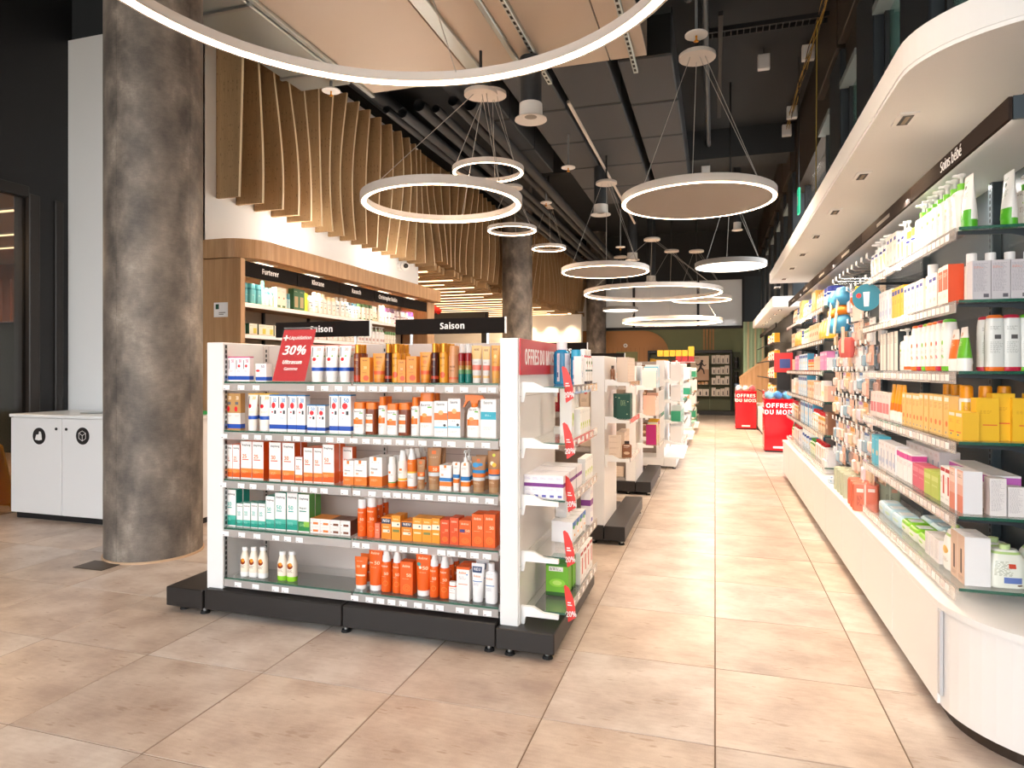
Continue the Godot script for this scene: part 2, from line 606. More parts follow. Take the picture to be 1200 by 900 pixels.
func make_designs() -> void:
	atlas = Image.create(AT, AT, false, Image.FORMAT_RGB8)
	atlas.fill(Color.WHITE)
	var w := "f6f2ef"
	# sun care, first brand: red offer dots and blue foot bands
	design("us_pink", "fbeef0", "fbeef0", [["s", 0.0, 0.05, "c8206f"], ["s", 0.78, 0.16, "1b4fb4"], ["t", "50", 0.5, 0.12, 0.3, 0.12, "d75a86"], ["r", 0.14, 0.15, 0.07, 0.35, "51505a"], ["c", 0.5, 0.38, 0.16, "e3222b"], ["l", 0.3, 0.55, 0.5, 3, "d8a0b4"]])
	design("us_pink_plain", "fbeef0", "fbeef0", [["s", 0.0, 0.05, "c8206f"], ["s", 0.78, 0.16, "1b4fb4"], ["t", "50", 0.5, 0.12, 0.3, 0.12, "d75a86"], ["r", 0.14, 0.15, 0.07, 0.35, "51505a"], ["l", 0.3, 0.55, 0.5, 3, "d8a0b4"]])
	design("us_low", "f7f1f1", "f7f1f1", [["s", 0.74, 0.2, "1b4fb4"], ["t", "50", 0.5, 0.1, 0.3, 0.15, "9a8aa0"], ["c", 0.22, 0.4, 0.17, "e3222b"], ["l", 0.4, 0.5, 0.5, 2, "b7a9b7"]])
	design("us_tube", w, w, [["s", 0.0, 0.04, "ee8a70"], ["s", 0.7, 0.11, "1d54bb"], ["t", "30", 0.5, 0.1, 0.28, 0.09, "e79a86"], ["r", 0.14, 0.08, 0.06, 0.3, "4b4a52"], ["c", 0.36, 0.45, 0.15, "e3222b"], ["l", 0.3, 0.55, 0.5, 2, "caa"], ["r", 0.56, 0.33, 0.12, 0.05, "8cc24a"]])
	design("us_tube_yellow", "f9f2e6", "f9f2e6", [["s", 0.0, 0.05, "f2c24a"], ["s", 0.7, 0.11, "1d54bb"], ["t", "30", 0.5, 0.1, 0.3, 0.09, "e8b84e"], ["r", 0.12, 0.1, 0.07, 0.3, "4b4a52"], ["c", 0.3, 0.4, 0.17, "e3222b"], ["l", 0.3, 0.56, 0.5, 2, "c9b8a0"]])
	design("us_brown", "c39358", "c39358", [["s", 0.54, 0.3, "f1eae4"], ["s", 0.84, 0.12, "1b4fb4"], ["t", "30", 0.4, 0.08, 0.34, 0.1, "f5e6cf"], ["r", 0.3, 0.24, 0.4, 0.08, "6d6a70"], ["c", 0.4, 0.43, 0.2, "e3222b"], ["l", 0.3, 0.6, 0.5, 2, "b8a8a0"]])
	for k in ["30", "50"]:
		design("us_blue" + k, "f5f3f3", "f5f3f3", [["s", 0.0, 0.04, "2f86c4"], ["s", 0.82, 0.12, "1b4fb4"], ["t", k, 0.42, 0.1, 0.4, 0.11, "4d93cc"], ["r", 0.12, 0.07, 0.07, 0.3, "33323c"], ["c", 0.5, 0.3, 0.22, "e3222b"], ["r", 0.28, 0.46, 0.18, 0.04, "d8404a"], ["r", 0.6, 0.43, 0.2, 0.1, "2c2c34"], ["l", 0.3, 0.62, 0.5, 2, "88b4dc"]])
	# sun care, gold brand
	design("nu_box", "e9902c", "e9902c", [["t", "NUXE", 0.25, 0.1, 0.5, 0.06, "7a3c10"], ["c", 0.5, 0.42, 0.26, "ef7a2a"], ["t", "50", 0.36, 0.36, 0.3, 0.1, "fbd08a"], ["l", 0.22, 0.6, 0.55, 2, "8a4414"], ["c", 0.6, 0.82, 0.3, "e4562c"]])
	design("nu_box30", "eb9a34", "eb9a34", [["t", "NUXE", 0.25, 0.1, 0.5, 0.06, "7a3c10"], ["t", "30", 0.34, 0.36, 0.34, 0.11, "f7d49a"], ["l", 0.22, 0.6, 0.55, 2, "8a4414"], ["c", 0.6, 0.83, 0.3, "e25a2c"]])
	design("nu_tube", "e3963a", "e3963a", [["t", "NUXE", 0.28, 0.14, 0.44, 0.06, "6d360e"], ["c", 0.5, 0.38, 0.2, "ee7d36"], ["l", 0.25, 0.52, 0.5, 2, "844010"], ["s", 0.7, 0.14, "df5c34"]])
	design("nu_oil", "7a3614", "7a3614", [["t", "NUXE", 0.3, 0.2, 0.4, 0.07, "d8a05a"], ["l", 0.25, 0.4, 0.5, 4, "c08a4c"], ["s", 0.76, 0.2, "b23a1c"]])
	design("nu_dark", "431710", "431710", [["t", "NUXE", 0.3, 0.2, 0.4, 0.07, "c08a5a"], ["l", 0.25, 0.45, 0.5, 2, "a8704a"], ["s", 0.78, 0.1, "b8402a"]])
	design("nu_gold", "dd982f", "dd982f", [["t", "NUXE", 0.25, 0.16, 0.5, 0.06, "6d3a10"], ["l", 0.25, 0.4, 0.5, 3, "8a4a14"], ["c", 0.5, 0.74, 0.28, "dd5a30"]])
	design("nu_copper", "cb8f64", "cb8f64", [["t", "NUXE", 0.25, 0.4, 0.5, 0.06, "5a2c12"], ["l", 0.25, 0.55, 0.5, 2, "6d3c1c"], ["s", 0.8, 0.08, "d8694a"]])
	design("nu_duo", "8e1c20", "8e1c20", [["s", 0.28, 0.14, "a04a28"], ["s", 0.42, 0.14, "a47a3a"], ["s", 0.56, 0.14, "5a8a5a"], ["s", 0.7, 0.3, "147268"], ["l", 0.25, 0.5, 0.5, 3, "d8c8a0"]])
	design("nu_silver", "dfb678", "dfb678", [["t", "NUXE", 0.28, 0.1, 0.44, 0.06, "6d3a10"], ["s", 0.42, 0.5, "d6d2cf"], ["s", 0.6, 0.16, "dd7a6a"], ["l", 0.25, 0.5, 0.5, 2, "8a7a70"]])
	design("nu_goldtube", "d89c4a", "d89c4a", [["t", "NUXE", 0.28, 0.1, 0.44, 0.06, "6d3a10"], ["c", 0.5, 0.34, 0.16, "f2c880"], ["s", 0.64, 0.14, "dc6a44"], ["l", 0.25, 0.5, 0.5, 2, "7a4414"]])
	# sun care, white and orange
	design("eu_white", w, w, [["t", "Eucerin", 0.16, 0.07, 0.6, 0.07, "3f4348"], ["r", 0.6, 0.15, 0.25, 0.05, "6db24a"], ["r", 0.1, 0.42, 0.75, 0.2, "e8762a"], ["c", 0.4, 0.4, 0.16, "f29a4c"], ["l", 0.2, 0.68, 0.6, 3, "a8a29c"]])
	design("eu_oil", "7a3512", "7a3512", [["r", 0.1, 0.2, 0.62, 0.7, "eee6df"], ["t", "Eucerin", 0.16, 0.24, 0.5, 0.06, "3f4348"], ["r", 0.1, 0.42, 0.62, 0.16, "e8762a"], ["l", 0.2, 0.64, 0.4, 3, "a8a29c"]])
	design("eu_box", "f4f0ee", "f4f0ee", [["t", "Eucerin", 0.2, 0.06, 0.55, 0.07, "3f4348"], ["r", 0.02, 0.34, 0.96, 0.2, "e8762a"], ["c", 0.5, 0.33, 0.18, "f5b070"], ["l", 0.25, 0.58, 0.4, 1, "888"], ["r", 0.03, 0.72, 0.94, 0.05, "7cc5dd"], ["c", 0.78, 0.68, 0.1, "33343c"], ["l", 0.2, 0.84, 0.6, 2, "c4bcb6"]])
	design("eu_teal", "f4f0ee", "f4f0ee", [["t", "Eucerin", 0.2, 0.06, 0.55, 0.07, "3f4348"], ["r", 0.02, 0.33, 0.96, 0.2, "23a5bd"], ["l", 0.3, 0.4, 0.4, 2, "d8f0f4"], ["l", 0.2, 0.72, 0.6, 3, "c8c0ba"]])
	# sun care, day range: orange and teal
	for k in ["25", "30", "50"]:
		design("dl_or" + k, "f7f1ec", "e5601c", [["t", "Daylong", 0.14, 0.08, 0.72, 0.06, "3a3532"], ["t", k, 0.16, 0.35, 0.36, 0.1, "e8703a"], ["r", 0.16, 0.48, 0.55, 0.025, "e0502a"], ["r", 0.03, 0.72, 0.94, 0.15, "f08a3a"], ["r", 0.03, 0.83, 0.94, 0.14, "e5601c"], ["l", 0.16, 0.78, 0.5, 3, "f8c090"]])
		design("dl_te" + k, "f6f3f0", "23a18e", [["t", "Daylong", 0.12, 0.1, 0.76, 0.06, "3a3532"], ["t", k, 0.14, 0.34, 0.44, 0.11, "4fb8ae"], ["r", 0.16, 0.48, 0.45, 0.03, "3aa8a0"], ["r", 0.03, 0.7, 0.94, 0.15, "4cb8a4"], ["r", 0.03, 0.82, 0.94, 0.15, "1f9a86"], ["l", 0.16, 0.77, 0.5, 3, "a8e0d4"]])
	design("dl_green", "f6f3f0", "5aa84a", [["t", "Daylong", 0.12, 0.1, 0.76, 0.06, "3a3532"], ["t", "Repair", 0.12, 0.34, 0.6, 0.07, "5a6a66"], ["r", 0.12, 0.44, 0.6, 0.03, "2f8a78"], ["r", 0.03, 0.72, 0.94, 0.25, "2c8a4a"], ["r", 0.5, 0.72, 0.47, 0.14, "8cc24a"], ["l", 0.16, 0.78, 0.5, 3, "c0e4b0"]])
	design("flat_or", "efeae6", "e8903a", [["l", 0.1, 0.15, 0.8, 2, "a88a7a"], ["r", 0.3, 0.5, 0.5, 0.3, "e8823a"], ["c", 0.12, 0.65, 0.08, "d8402a"]])
	design("flat_br", "efeae6", "6a4030", [["l", 0.1, 0.15, 0.8, 2, "a88a7a"], ["r", 0.3, 0.5, 0.5, 0.3, "7a4a34"], ["c", 0.12, 0.65, 0.08, "8a2a1a"]])
	# sun care, kraft and orange
	design("lr_box", "f3eeea", "f3eeea", [["s", 0.66, 0.34, "ea7a22"], ["r", 0.36, 0.0, 0.2, 0.14, "ea7a22"], ["l", 0.2, 0.18, 0.6, 1, "8a8a90"], ["t", "UVmune", 0.14, 0.38, 0.5, 0.06, "555"], ["t", "50", 0.14, 0.5, 0.2, 0.08, "ea7a22"], ["l", 0.15, 0.76, 0.6, 3, "fbd4a8"]])
	design("lr_box_blue", "f3eeea", "f3eeea", [["s", 0.5, 0.14, "2b78b8"], ["s", 0.66, 0.18, "ea7a22"], ["r", 0.4, 0.0, 0.2, 0.12, "ea7a22"], ["l", 0.2, 0.16, 0.6, 2, "8a8a90"], ["t", "50", 0.14, 0.35, 0.2, 0.08, "ea7a22"], ["l", 0.15, 0.88, 0.6, 1, "aaa"]])
	design("lr_can", "f5f1ee", "f5f1ee", [["s", 0.78, 0.05, "6aa84a"], ["s", 0.83, 0.17, "e8762a"], ["r", 0.2, 0.32, 0.3, 0.1, "e8762a"], ["l", 0.2, 0.46, 0.6, 2, "9a9aa0"]])
	design("lr_can_yellow", "f3ece2", "f3ece2", [["s", 0.66, 0.08, "f0b83a"], ["s", 0.76, 0.24, "e8762a"], ["r", 0.36, 0.3, 0.28, 0.08, "e8762a"], ["l", 0.2, 0.42, 0.6, 3, "9a9aa0"]])
	design("lr_spray", "e8762a", "e8762a", [["s", 0.42, 0.06, "f2c04a"], ["s", 0.48, 0.46, "f0ebe7"], ["l", 0.2, 0.12, 0.6, 2, "fbdcb8"], ["l", 0.2, 0.56, 0.6, 4, "4a4a50"]])
	design("lr_kraft", "a97a52", "a97a52", [["s", 0.5, 0.16, "e8702a"], ["s", 0.68, 0.1, "cfd3d6"], ["r", 0.36, 0.08, 0.28, 0.1, "e8702a"], ["l", 0.2, 0.24, 0.6, 2, "d8b890"], ["t", "50", 0.5, 0.55, 0.3, 0.08, "ffe0b8"], ["l", 0.2, 0.84, 0.6, 2, "e8d0b0"]])
	design("lr_splash", "a97a52", "a97a52", [["r", 0.1, 0.22, 0.45, 0.12, "2a86c4"], ["c", 0.3, 0.28, 0.22, "3a96d0"], ["c", 0.66, 0.26, 0.14, "2a86c4"], ["s", 0.44, 0.1, "2a86c4"], ["s", 0.56, 0.1, "e8702a"], ["s", 0.68, 0.1, "cfd3d6"], ["r", 0.4, 0.08, 0.2, 0.08, "e8702a"], ["l", 0.2, 0.84, 0.6, 2, "e8d0b0"]])
	design("lr_sun", "a97a52", "a97a52", [["c", 0.5, 0.12, 0.12, "d8d84a"], ["c", 0.4, 0.34, 0.16, "f0e0c0"], ["c", 0.58, 0.38, 0.16, "f0b02a"], ["s", 0.5, 0.14, "e8702a"], ["s", 0.64, 0.04, "2a6a9a"], ["s", 0.68, 0.1, "cfd3d6"], ["l", 0.2, 0.84, 0.6, 2, "e8d0b0"]])
	design("lr_pump", "f3ece6", "f3ece6", [["s", 0.5, 0.14, "2b78b8"], ["s", 0.68, 0.16, "ea7a22"], ["r", 0.4, 0.04, 0.24, 0.1, "ea7a22"], ["l", 0.2, 0.2, 0.6, 3, "8a8a90"]])
	# sun care, orange brand
	var sw := [["l", 0.2, 0.52, 0.6, 1, "fbd0a8"], ["c", 0.5, 0.8, 0.3, "f08436"], ["c", 0.5, 0.8, 0.24, "e9601a"], ["c", 0.5, 0.8, 0.16, "f08436"], ["c", 0.5, 0.8, 0.1, "e9601a"]]
	design("av_box", "e9601a", "e9601a", [["t", "Avène", 0.18, 0.1, 0.6, 0.08, "fbe4d0"], ["t", "50", 0.5, 0.36, 0.36, 0.1, "fbd0b0"]] + sw)
	design("av_box_red", "dd4f1c", "dd4f1c", [["t", "Avène", 0.18, 0.1, 0.6, 0.08, "fbe4d0"], ["t", "30", 0.48, 0.38, 0.36, 0.1, "f8b08a"]] + sw)
	design("av_box_kids", "e9601a", "e9601a", [["t", "Avène", 0.18, 0.1, 0.6, 0.08, "fbe4d0"], ["r", 0.08, 0.36, 0.4, 0.12, "3a3a78"], ["t", "50", 0.52, 0.36, 0.36, 0.1, "fbd0b0"]] + sw)
	design("av_yellow", "ef9a2a", "ef9a2a", [["t", "Avène", 0.2, 0.12, 0.56, 0.07, "fbe8c8"], ["r", 0.04, 0.27, 0.92, 0.2, "f6e6d2"], ["c", 0.72, 0.36, 0.1, "5a6a70"], ["r", 0.15, 0.6, 0.7, 0.07, "f8dcb0"]])
	design("av_yellow_olive", "ef9a2a", "ef9a2a", [["t", "Avène", 0.2, 0.12, 0.56, 0.07, "fbe8c8"], ["r", 0.04, 0.27, 0.92, 0.2, "f6e6d2"], ["c", 0.72, 0.36, 0.1, "5a6a70"], ["r", 0.15, 0.58, 0.7, 0.1, "7a8048"]])
	design("av_neu", "ee8a24", "ee8a24", [["r", 0.04, 0.06, 0.92, 0.24, "2a3550"], ["t", "NEU", 0.16, 0.1, 0.66, 0.12, "f8f4f0"], ["t", "Avène", 0.2, 0.4, 0.55, 0.08, "fbe0c0"], ["r", 0.15, 0.56, 0.7, 0.14, "f6e2cc"], ["c", 0.72, 0.62, 0.08, "5a3a2a"]])
	design("av_pink", "e87a5a", "e87a5a", [["l", 0.2, 0.2, 0.6, 2, "fbe0d0"], ["t", "50", 0.3, 0.4, 0.4, 0.1, "fbd8c0"], ["l", 0.2, 0.6, 0.6, 2, "fbe0d0"]])
	design("av_spray", "e8601c", "e8601c", [["t", "Avène", 0.2, 0.1, 0.6, 0.07, "fbe0c8"], ["t", "50", 0.48, 0.34, 0.36, 0.09, "fbd0b0"], ["l", 0.25, 0.48, 0.5, 1, "fbd0b0"], ["c", 0.6, 0.7, 0.24, "f08436"], ["c", 0.6, 0.7, 0.18, "e8601c"]])
	design("av_tube", "e8611b", "e8611b", [["t", "Avène", 0.18, 0.12, 0.6, 0.07, "fbe0c8"], ["t", "50", 0.5, 0.36, 0.36, 0.09, "fbd8b8"], ["r", 0.12, 0.4, 0.28, 0.03, "fbe0c8"], ["l", 0.25, 0.52, 0.5, 1, "fbd0b0"]])
	design("av_tube_kids", "e8611b", "e8611b", [["t", "Avène", 0.18, 0.12, 0.6, 0.07, "fbe0c8"], ["c", 0.24, 0.32, 0.14, "4aa0a0"], ["c", 0.34, 0.4, 0.1, "e8e0d0"], ["t", "50", 0.5, 0.36, 0.36, 0.09, "fbd8b8"], ["l", 0.25, 0.52, 0.5, 1, "fbd0b0"]])
	design("av_tube_small", "ea6a22", "ea6a22", [["l", 0.2, 0.16, 0.6, 1, "fbe0c8"], ["r", 0.64, 0.28, 0.22, 0.1, "f0e8e0"], ["r", 0.1, 0.62, 0.8, 0.06, "fbe4cc"], ["t", "50", 0.2, 0.3, 0.26, 0.08, "fbd8b8"]])
	design("av_white", "f4efec", "f4efec", [["s", 0.0, 0.08, "e9601a"], ["t", "Avène", 0.18, 0.14, 0.55, 0.07, "e07a4a"], ["l", 0.2, 0.28, 0.6, 4, "a8a8b0"], ["r", 0.15, 0.5, 0.7, 0.02, "e07a4a"], ["c", 0.8, 0.22, 0.06, "2b78b8"]])
	design("av_after", "f0eeee", "f0eeee", [["r", 0.1, 0.1, 0.7, 0.18, "26406a"], ["t", "NEU", 0.2, 0.13, 0.5, 0.09, "f8f4f0"], ["t", "Avène", 0.18, 0.34, 0.55, 0.07, "e58a5a"], ["r", 0.12, 0.52, 0.75, 0.025, "3a78b8"], ["l", 0.2, 0.58, 0.5, 3, "9aa0b0"]])
	design("av_milk", "eceaea", "eceaea", [["l", 0.2, 0.1, 0.6, 1, "aaa"], ["t", "Avène", 0.18, 0.2, 0.55, 0.07, "e58a5a"], ["r", 0.12, 0.44, 0.75, 0.025, "3a78b8"], ["l", 0.2, 0.52, 0.6, 4, "9aa0b0"]])
	design("al_white", "f3e6d4", "f3e6d4", [["s", 0.82, 0.18, "f4f2f0"], ["c", 0.45, 0.42, 0.3, "8a3a1a"], ["c", 0.5, 0.36, 0.2, "e8902a"], ["l", 0.2, 0.56, 0.6, 4, "4a3a30"]])
	design("al_lime", "f3e6d4", "f3e6d4", [["s", 0.82, 0.18, "8fd02a"], ["c", 0.45, 0.42, 0.3, "8a3a1a"], ["c", 0.5, 0.36, 0.2, "e8902a"], ["l", 0.2, 0.56, 0.6, 4, "4a3a30"]])
	# end shelves
	design("blue_wash", "1279ac", "1279ac", [["r", 0.08, 0.12, 0.84, 0.8, "d6d6e4"], ["l", 0.16, 0.18, 0.66, 10, "8a90b0"], ["r", 0.5, 0.66, 0.34, 0.14, "4a5a90"]])
	design("white_flora", "f3f1f0", "f3f1f0", [["r", 0.05, 0.0, 0.9, 0.08, "b8404a"], ["c", 0.4, 0.26, 0.18, "5a8a4a"], ["c", 0.62, 0.36, 0.14, "e0604a"], ["r", 0.1, 0.5, 0.8, 0.06, "3a6a68"], ["l", 0.15, 0.62, 0.7, 3, "c4c0c0"], ["r", 0.05, 0.9, 0.9, 0.1, "33303a"]])
	design("white_dots", "f2f1f1", "f2f1f1", [["l", 0.2, 0.1, 0.5, 3, "b85a70"], ["c", 0.3, 0.55, 0.12, "2f6ab0"], ["c", 0.66, 0.62, 0.12, "2f6ab0"], ["c", 0.5, 0.7, 0.1, "2f6ab0"], ["l", 0.15, 0.82, 0.7, 2, "c4c0c0"]])
	design("lilac_band", "f1edf0", "f1edf0", [["s", 0.34, 0.16, "7c2f86"], ["l", 0.1, 0.1, 0.8, 4, "b0a8c8"], ["l", 0.1, 0.56, 0.8, 4, "b0a8c8"], ["r", 0.3, 0.84, 0.5, 0.1, "5a5ab0"]])
	design("white_leaf", "f2f2ee", "f2f2ee", [["l", 0.15, 0.1, 0.7, 3, "b0b0b8"], ["c", 0.5, 0.62, 0.26, "bcd452"], ["c", 0.4, 0.74, 0.2, "d6e48a"]])
	design("blue_green_logo", "f4f2f2", "f4f2f2", [["r", 0.0, 0.04, 1.0, 0.26, "3f78c8"], ["c", 0.4, 0.3, 0.26, "5ab04a"], ["c", 0.6, 0.7, 0.16, "f0a83a"], ["l", 0.1, 0.84, 0.5, 2, "a0a0b0"]])
	design("green_box", "6fb52a", "6fb52a", [["s", 0.0, 0.1, "2f7a1a"], ["r", 0.15, 0.12, 0.6, 0.14, "eef0ea"], ["l", 0.2, 0.15, 0.5, 3, "4a4a4a"], ["c", 0.5, 0.6, 0.34, "8fd03a"], ["c", 0.5, 0.6, 0.2, "b8e06a"], ["s", 0.88, 0.12, "2a5a1a"]])
	design("white_red", "f4f1f0", "f4f1f0", [["r", 0.1, 0.04, 0.8, 0.1, "b02a30"], ["r", 0.5, 0.24, 0.3, 0.5, "d0504a"], ["l", 0.12, 0.3, 0.34, 6, "c08a8a"], ["l", 0.12, 0.84, 0.7, 2, "b0b0b0"]])
	design("red_bottle", "8e1820", "8e1820", [["r", 0.15, 0.2, 0.7, 0.4, "d8c8b4"], ["c", 0.5, 0.36, 0.18, "5a9ab0"], ["l", 0.2, 0.68, 0.6, 2, "e0b0a0"]])
	design("kraft_leaf", "d8bfa4", "d8bfa4", [["c", 0.4, 0.2, 0.24, "8a9a3a"], ["c", 0.6, 0.32, 0.16, "b8c04a"], ["l", 0.2, 0.5, 0.6, 5, "8a705a"], ["c", 0.5, 0.86, 0.1, "8a9a3a"]])
	design("kraft_blue", "d8bfa4", "d8bfa4", [["c", 0.4, 0.2, 0.26, "4a7a9a"], ["c", 0.6, 0.3, 0.16, "c84a3a"], ["l", 0.2, 0.5, 0.6, 5, "8a705a"], ["c", 0.4, 0.9, 0.08, "c83a3a"]])
	design("magenta", "b0186a", "b0186a", [["l", 0.2, 0.2, 0.6, 4, "e8a0c8"]])
	design("cream_set", "dcc4ae", "dcc4ae", [["l", 0.15, 0.2, 0.7, 3, "a88a74"], ["c", 0.5, 0.62, 0.2, "c4a488"]])
	design("cream_print", "e2cdb9", "e2cdb9", [["l", 0.12, 0.06, 0.76, 2, "b4947c"], ["l", 0.12, 0.3, 0.76, 2, "b89a84"], ["l", 0.12, 0.54, 0.76, 3, "b4947c"], ["l", 0.12, 0.82, 0.76, 2, "b4947c"]])
	design("dark_green", "0f4a3c", "0f4a3c", [["l", 0.3, 0.25, 0.4, 8, "a8b888"], ["c", 0.2, 0.15, 0.05, "c8d0a8"], ["c", 0.8, 0.3, 0.05, "c8d0a8"], ["c", 0.75, 0.8, 0.05, "c8d0a8"]])
	design("white_pink", "f2e6e0", "f2e6e0", [["r", 0.3, 0.1, 0.4, 0.7, "e8b8a8"], ["l", 0.3, 0.2, 0.4, 6, "c8705a"]])
	# right-hand wall of shelves
	design("bb_pump", "efeae4", "efeae4", [["l", 0.2, 0.12, 0.6, 2, "8a7a70"], ["c", 0.5, 0.34, 0.12, "8cc23a"], ["l", 0.3, 0.45, 0.4, 5, "a88a7a"], ["l", 0.2, 0.84, 0.6, 1, "b8a8a0"]])
	design("bb_tube", "ecebe9", "ecebe9", [["l", 0.2, 0.14, 0.6, 2, "6a8a6a"], ["c", 0.45, 0.28, 0.14, "3a5a4a"], ["l", 0.2, 0.4, 0.6, 5, "8a9a8a"], ["r", 0.0, 0.78, 1.0, 0.22, "4fae22"], ["c", 0.5, 0.83, 0.12, "8ed45a"]])
	design("bb_milk", "f1eee9", "f1eee9", [["r", 0.3, 0.14, 0.5, 0.09, "28308a"], ["r", 0.34, 0.3, 0.4, 0.5, "f0d888"], ["l", 0.2, 0.84, 0.6, 2, "a09890"]])
	design("bb_box", "ecdfd2", "ecdfd2", [["r", 0.2, 0.12, 0.6, 0.1, "28308a"], ["l", 0.2, 0.34, 0.6, 6, "a8988c"], ["c", 0.5, 0.74, 0.16, "c8b8a8"]])
	design("bb_yellow", "e8b428", "e8b428", [["r", 0.1, 0.1, 0.8, 0.14, "28308a"], ["l", 0.2, 0.4, 0.6, 5, "8a6a14"]])
	design("grey_print", "c9c6cb", "c9c6cb", [["l", 0.1, 0.08, 0.8, 26, "9a97a2"], ["r", 0.62, 0.84, 0.26, 0.09, "5a5860"], ["l", 0.1, 0.16, 0.5, 2, "d87a5a"]])
	design("bb_orange", "f0ddd0", "e4552a", [["r", 0.1, 0.12, 0.8, 0.5, "e4552a"], ["l", 0.2, 0.2, 0.6, 4, "f8d0b8"], ["l", 0.2, 0.72, 0.6, 4, "b09080"]])
	for k in [["or", "e8742a"], ["re", "c22a44"], ["gr", "6cbb2e"]]:
		design("sh_" + k[0], "eeebe6", "eeebe6", [["l", 0.25, 0.1, 0.5, 3, "b0a8a0"], ["c", 0.5, 0.42, 0.14, k[1]], ["l", 0.25, 0.54, 0.5, 3, "b0a8a0"], ["t", "0%", 0.24, 0.66, 0.46, 0.08, k[1]], ["r", 0.0, 0.9, 1.0, 0.1, k[1]]])
		design("shb_" + k[0], "dfe2df", "dfe2df", [["l", 0.2, 0.16, 0.6, 3, "a8aca8"], ["r", 0.4, 0.32, 0.3, 0.08, "5a5a5a"], ["l", 0.2, 0.45, 0.6, 8, "b4b8b4"], ["r", 0.0, 0.92, 1.0, 0.08, k[1]]])
		design("sht_" + k[0], k[1], k[1], [["s", 0.0, 0.3, "f0e8e2"], ["c", 0.5, 0.2, 0.16, "d8a890"], ["l", 0.2, 0.4, 0.6, 5, "f4e0d0"], ["s", 0.84, 0.16, "f2efec"]])
	design("white_dark", "efe6dc", "2f3a3c", [["l", 0.2, 0.15, 0.6, 6, "b0a090"], ["r", 0.0, 0.0, 0.12, 1.0, "2f3a3c"]])
	design("white_spray", "efe9e3", "efe9e3", [["l", 0.25, 0.2, 0.5, 4, "b8a8a0"], ["r", 0.0, 0.84, 1.0, 0.12, "e0602a"]])
	design("sun_box", "f0bc2c", "f0bc2c", [["r", 0.12, 0.06, 0.76, 0.12, "e8ded0"], ["l", 0.2, 0.3, 0.5, 5, "c07a1a"], ["r", 0.2, 0.72, 0.6, 0.05, "e06a2a"], ["c", 0.4, 0.84, 0.1, "3a7a9a"]])
	design("sun_plain", "f2be22", "f2be22", [["r", 0.3, 0.62, 0.6, 0.03, "e06a2a"], ["l", 0.2, 0.3, 0.5, 3, "d89a14"]])
	design("sun_white", "eeeae2", "eeeae2", [["r", 0.1, 0.1, 0.5, 0.6, "efbf3a"], ["r", 0.1, 0.64, 0.5, 0.12, "e0602a"], ["l", 0.2, 0.2, 0.3, 5, "c88a2a"]])
	design("sun_carton", "e8bd72", "e8bd72", [["r", 0.12, 0.05, 0.76, 0.1, "efe4d8"], ["l", 0.2, 0.2, 0.6, 6, "b87a3a"], ["c", 0.5, 0.7, 0.2, "e0702a"], ["c", 0.4, 0.92, 0.08, "2a7a9a"]])
	design("sun_tube", "f2a81c", "f2a81c", [["l", 0.25, 0.15, 0.5, 2, "b86a10"], ["s", 0.62, 0.24, "ee7a1c"], ["s", 0.86, 0.14, "f0e8e0"]])
	design("pink_box", "ead4cc", "ead4cc", [["l", 0.2, 0.1, 0.6, 2, "b88a90"], ["c", 0.5, 0.5, 0.24, "e0606a"], ["l", 0.2, 0.74, 0.6, 3, "c8a0a0"]])
	design("pink_low", "eddcd6", "eddcd6", [["r", 0.04, 0.42, 0.92, 0.4, "dc7a80"], ["l", 0.2, 0.12, 0.6, 4, "c8a0a0"]])
	design("pink_top", "f3eeee", "f3eeee", [["s", 0.06, 0.18, "d84a9a"], ["l", 0.12, 0.34, 0.76, 5, "b8a8b4"]])
	design("lilac_top", "f4f3f4", "f4f3f4", [["s", 0.06, 0.2, "c96ac0"], ["l", 0.12, 0.36, 0.76, 4, "c0b4c4"]])
	design("rose", "d9647a", "d9647a", [["r", 0.08, 0.14, 0.84, 0.2, "e88a98"], ["l", 0.15, 0.5, 0.7, 2, "f4c0c8"]])
	design("lime_box", "b8c65a", "b8c65a", [["r", 0.08, 0.14, 0.84, 0.2, "ccd680"], ["l", 0.15, 0.5, 0.7, 2, "e8f0b8"]])
	design("orange_red", "e0602a", "c83c2a", [["l", 0.15, 0.2, 0.7, 3, "f8c8a8"]])
	design("skin_box", "e0a896", "eceaec", [["r", 0.08, 0.05, 0.84, 0.3, "e6cabc"], ["l", 0.14, 0.12, 0.7, 3, "7a4a44"], ["r", 0.0, 0.6, 1.0, 0.4, "d8826a"]])
	design("white_blue", "eae6e8", "eae6e8", [["c", 0.4, 0.7, 0.3, "c0c8dc"], ["l", 0.15, 0.1, 0.7, 3, "c8a8a8"], ["r", 0.7, 0.3, 0.2, 0.6, "a8b0c8"]])
	design("aqua_box", "58bcd8", "58bcd8", [["c", 0.5, 0.6, 0.26, "d8ccb8"], ["l", 0.15, 0.12, 0.7, 2, "e0f4f8"]])
	design("news_box", "e9e4e2", "e9e4e2", [["l", 0.12, 0.06, 0.76, 30, "b9b3b6"]])
	design("tall_pink", "dbbca6", "f0eeee", [["r", 0.4, 0.3, 0.2, 0.5, "4a3a34"], ["l", 0.12, 0.86, 0.7, 3, "9a7a68"]])
	design("wipes", "f2f1ee", "f2f1ee", [["s", 0.1, 0.06, "b8d888"], ["c", 0.5, 0.5, 0.26, "e8b85a"], ["l", 0.2, 0.7, 0.6, 4, "a89888"]])
	design("wipes_back", "eef0e4", "eef0e4", [["s", 0.06, 0.06, "b8d888"], ["l", 0.2, 0.3, 0.4, 14, "9aa088"], ["r", 0.5, 0.35, 0.16, 0.12, "d0503a"], ["r", 0.4, 0.7, 0.4, 0.16, "6a80c0"], ["c", 0.75, 0.9, 0.06, "6a4a34"]])
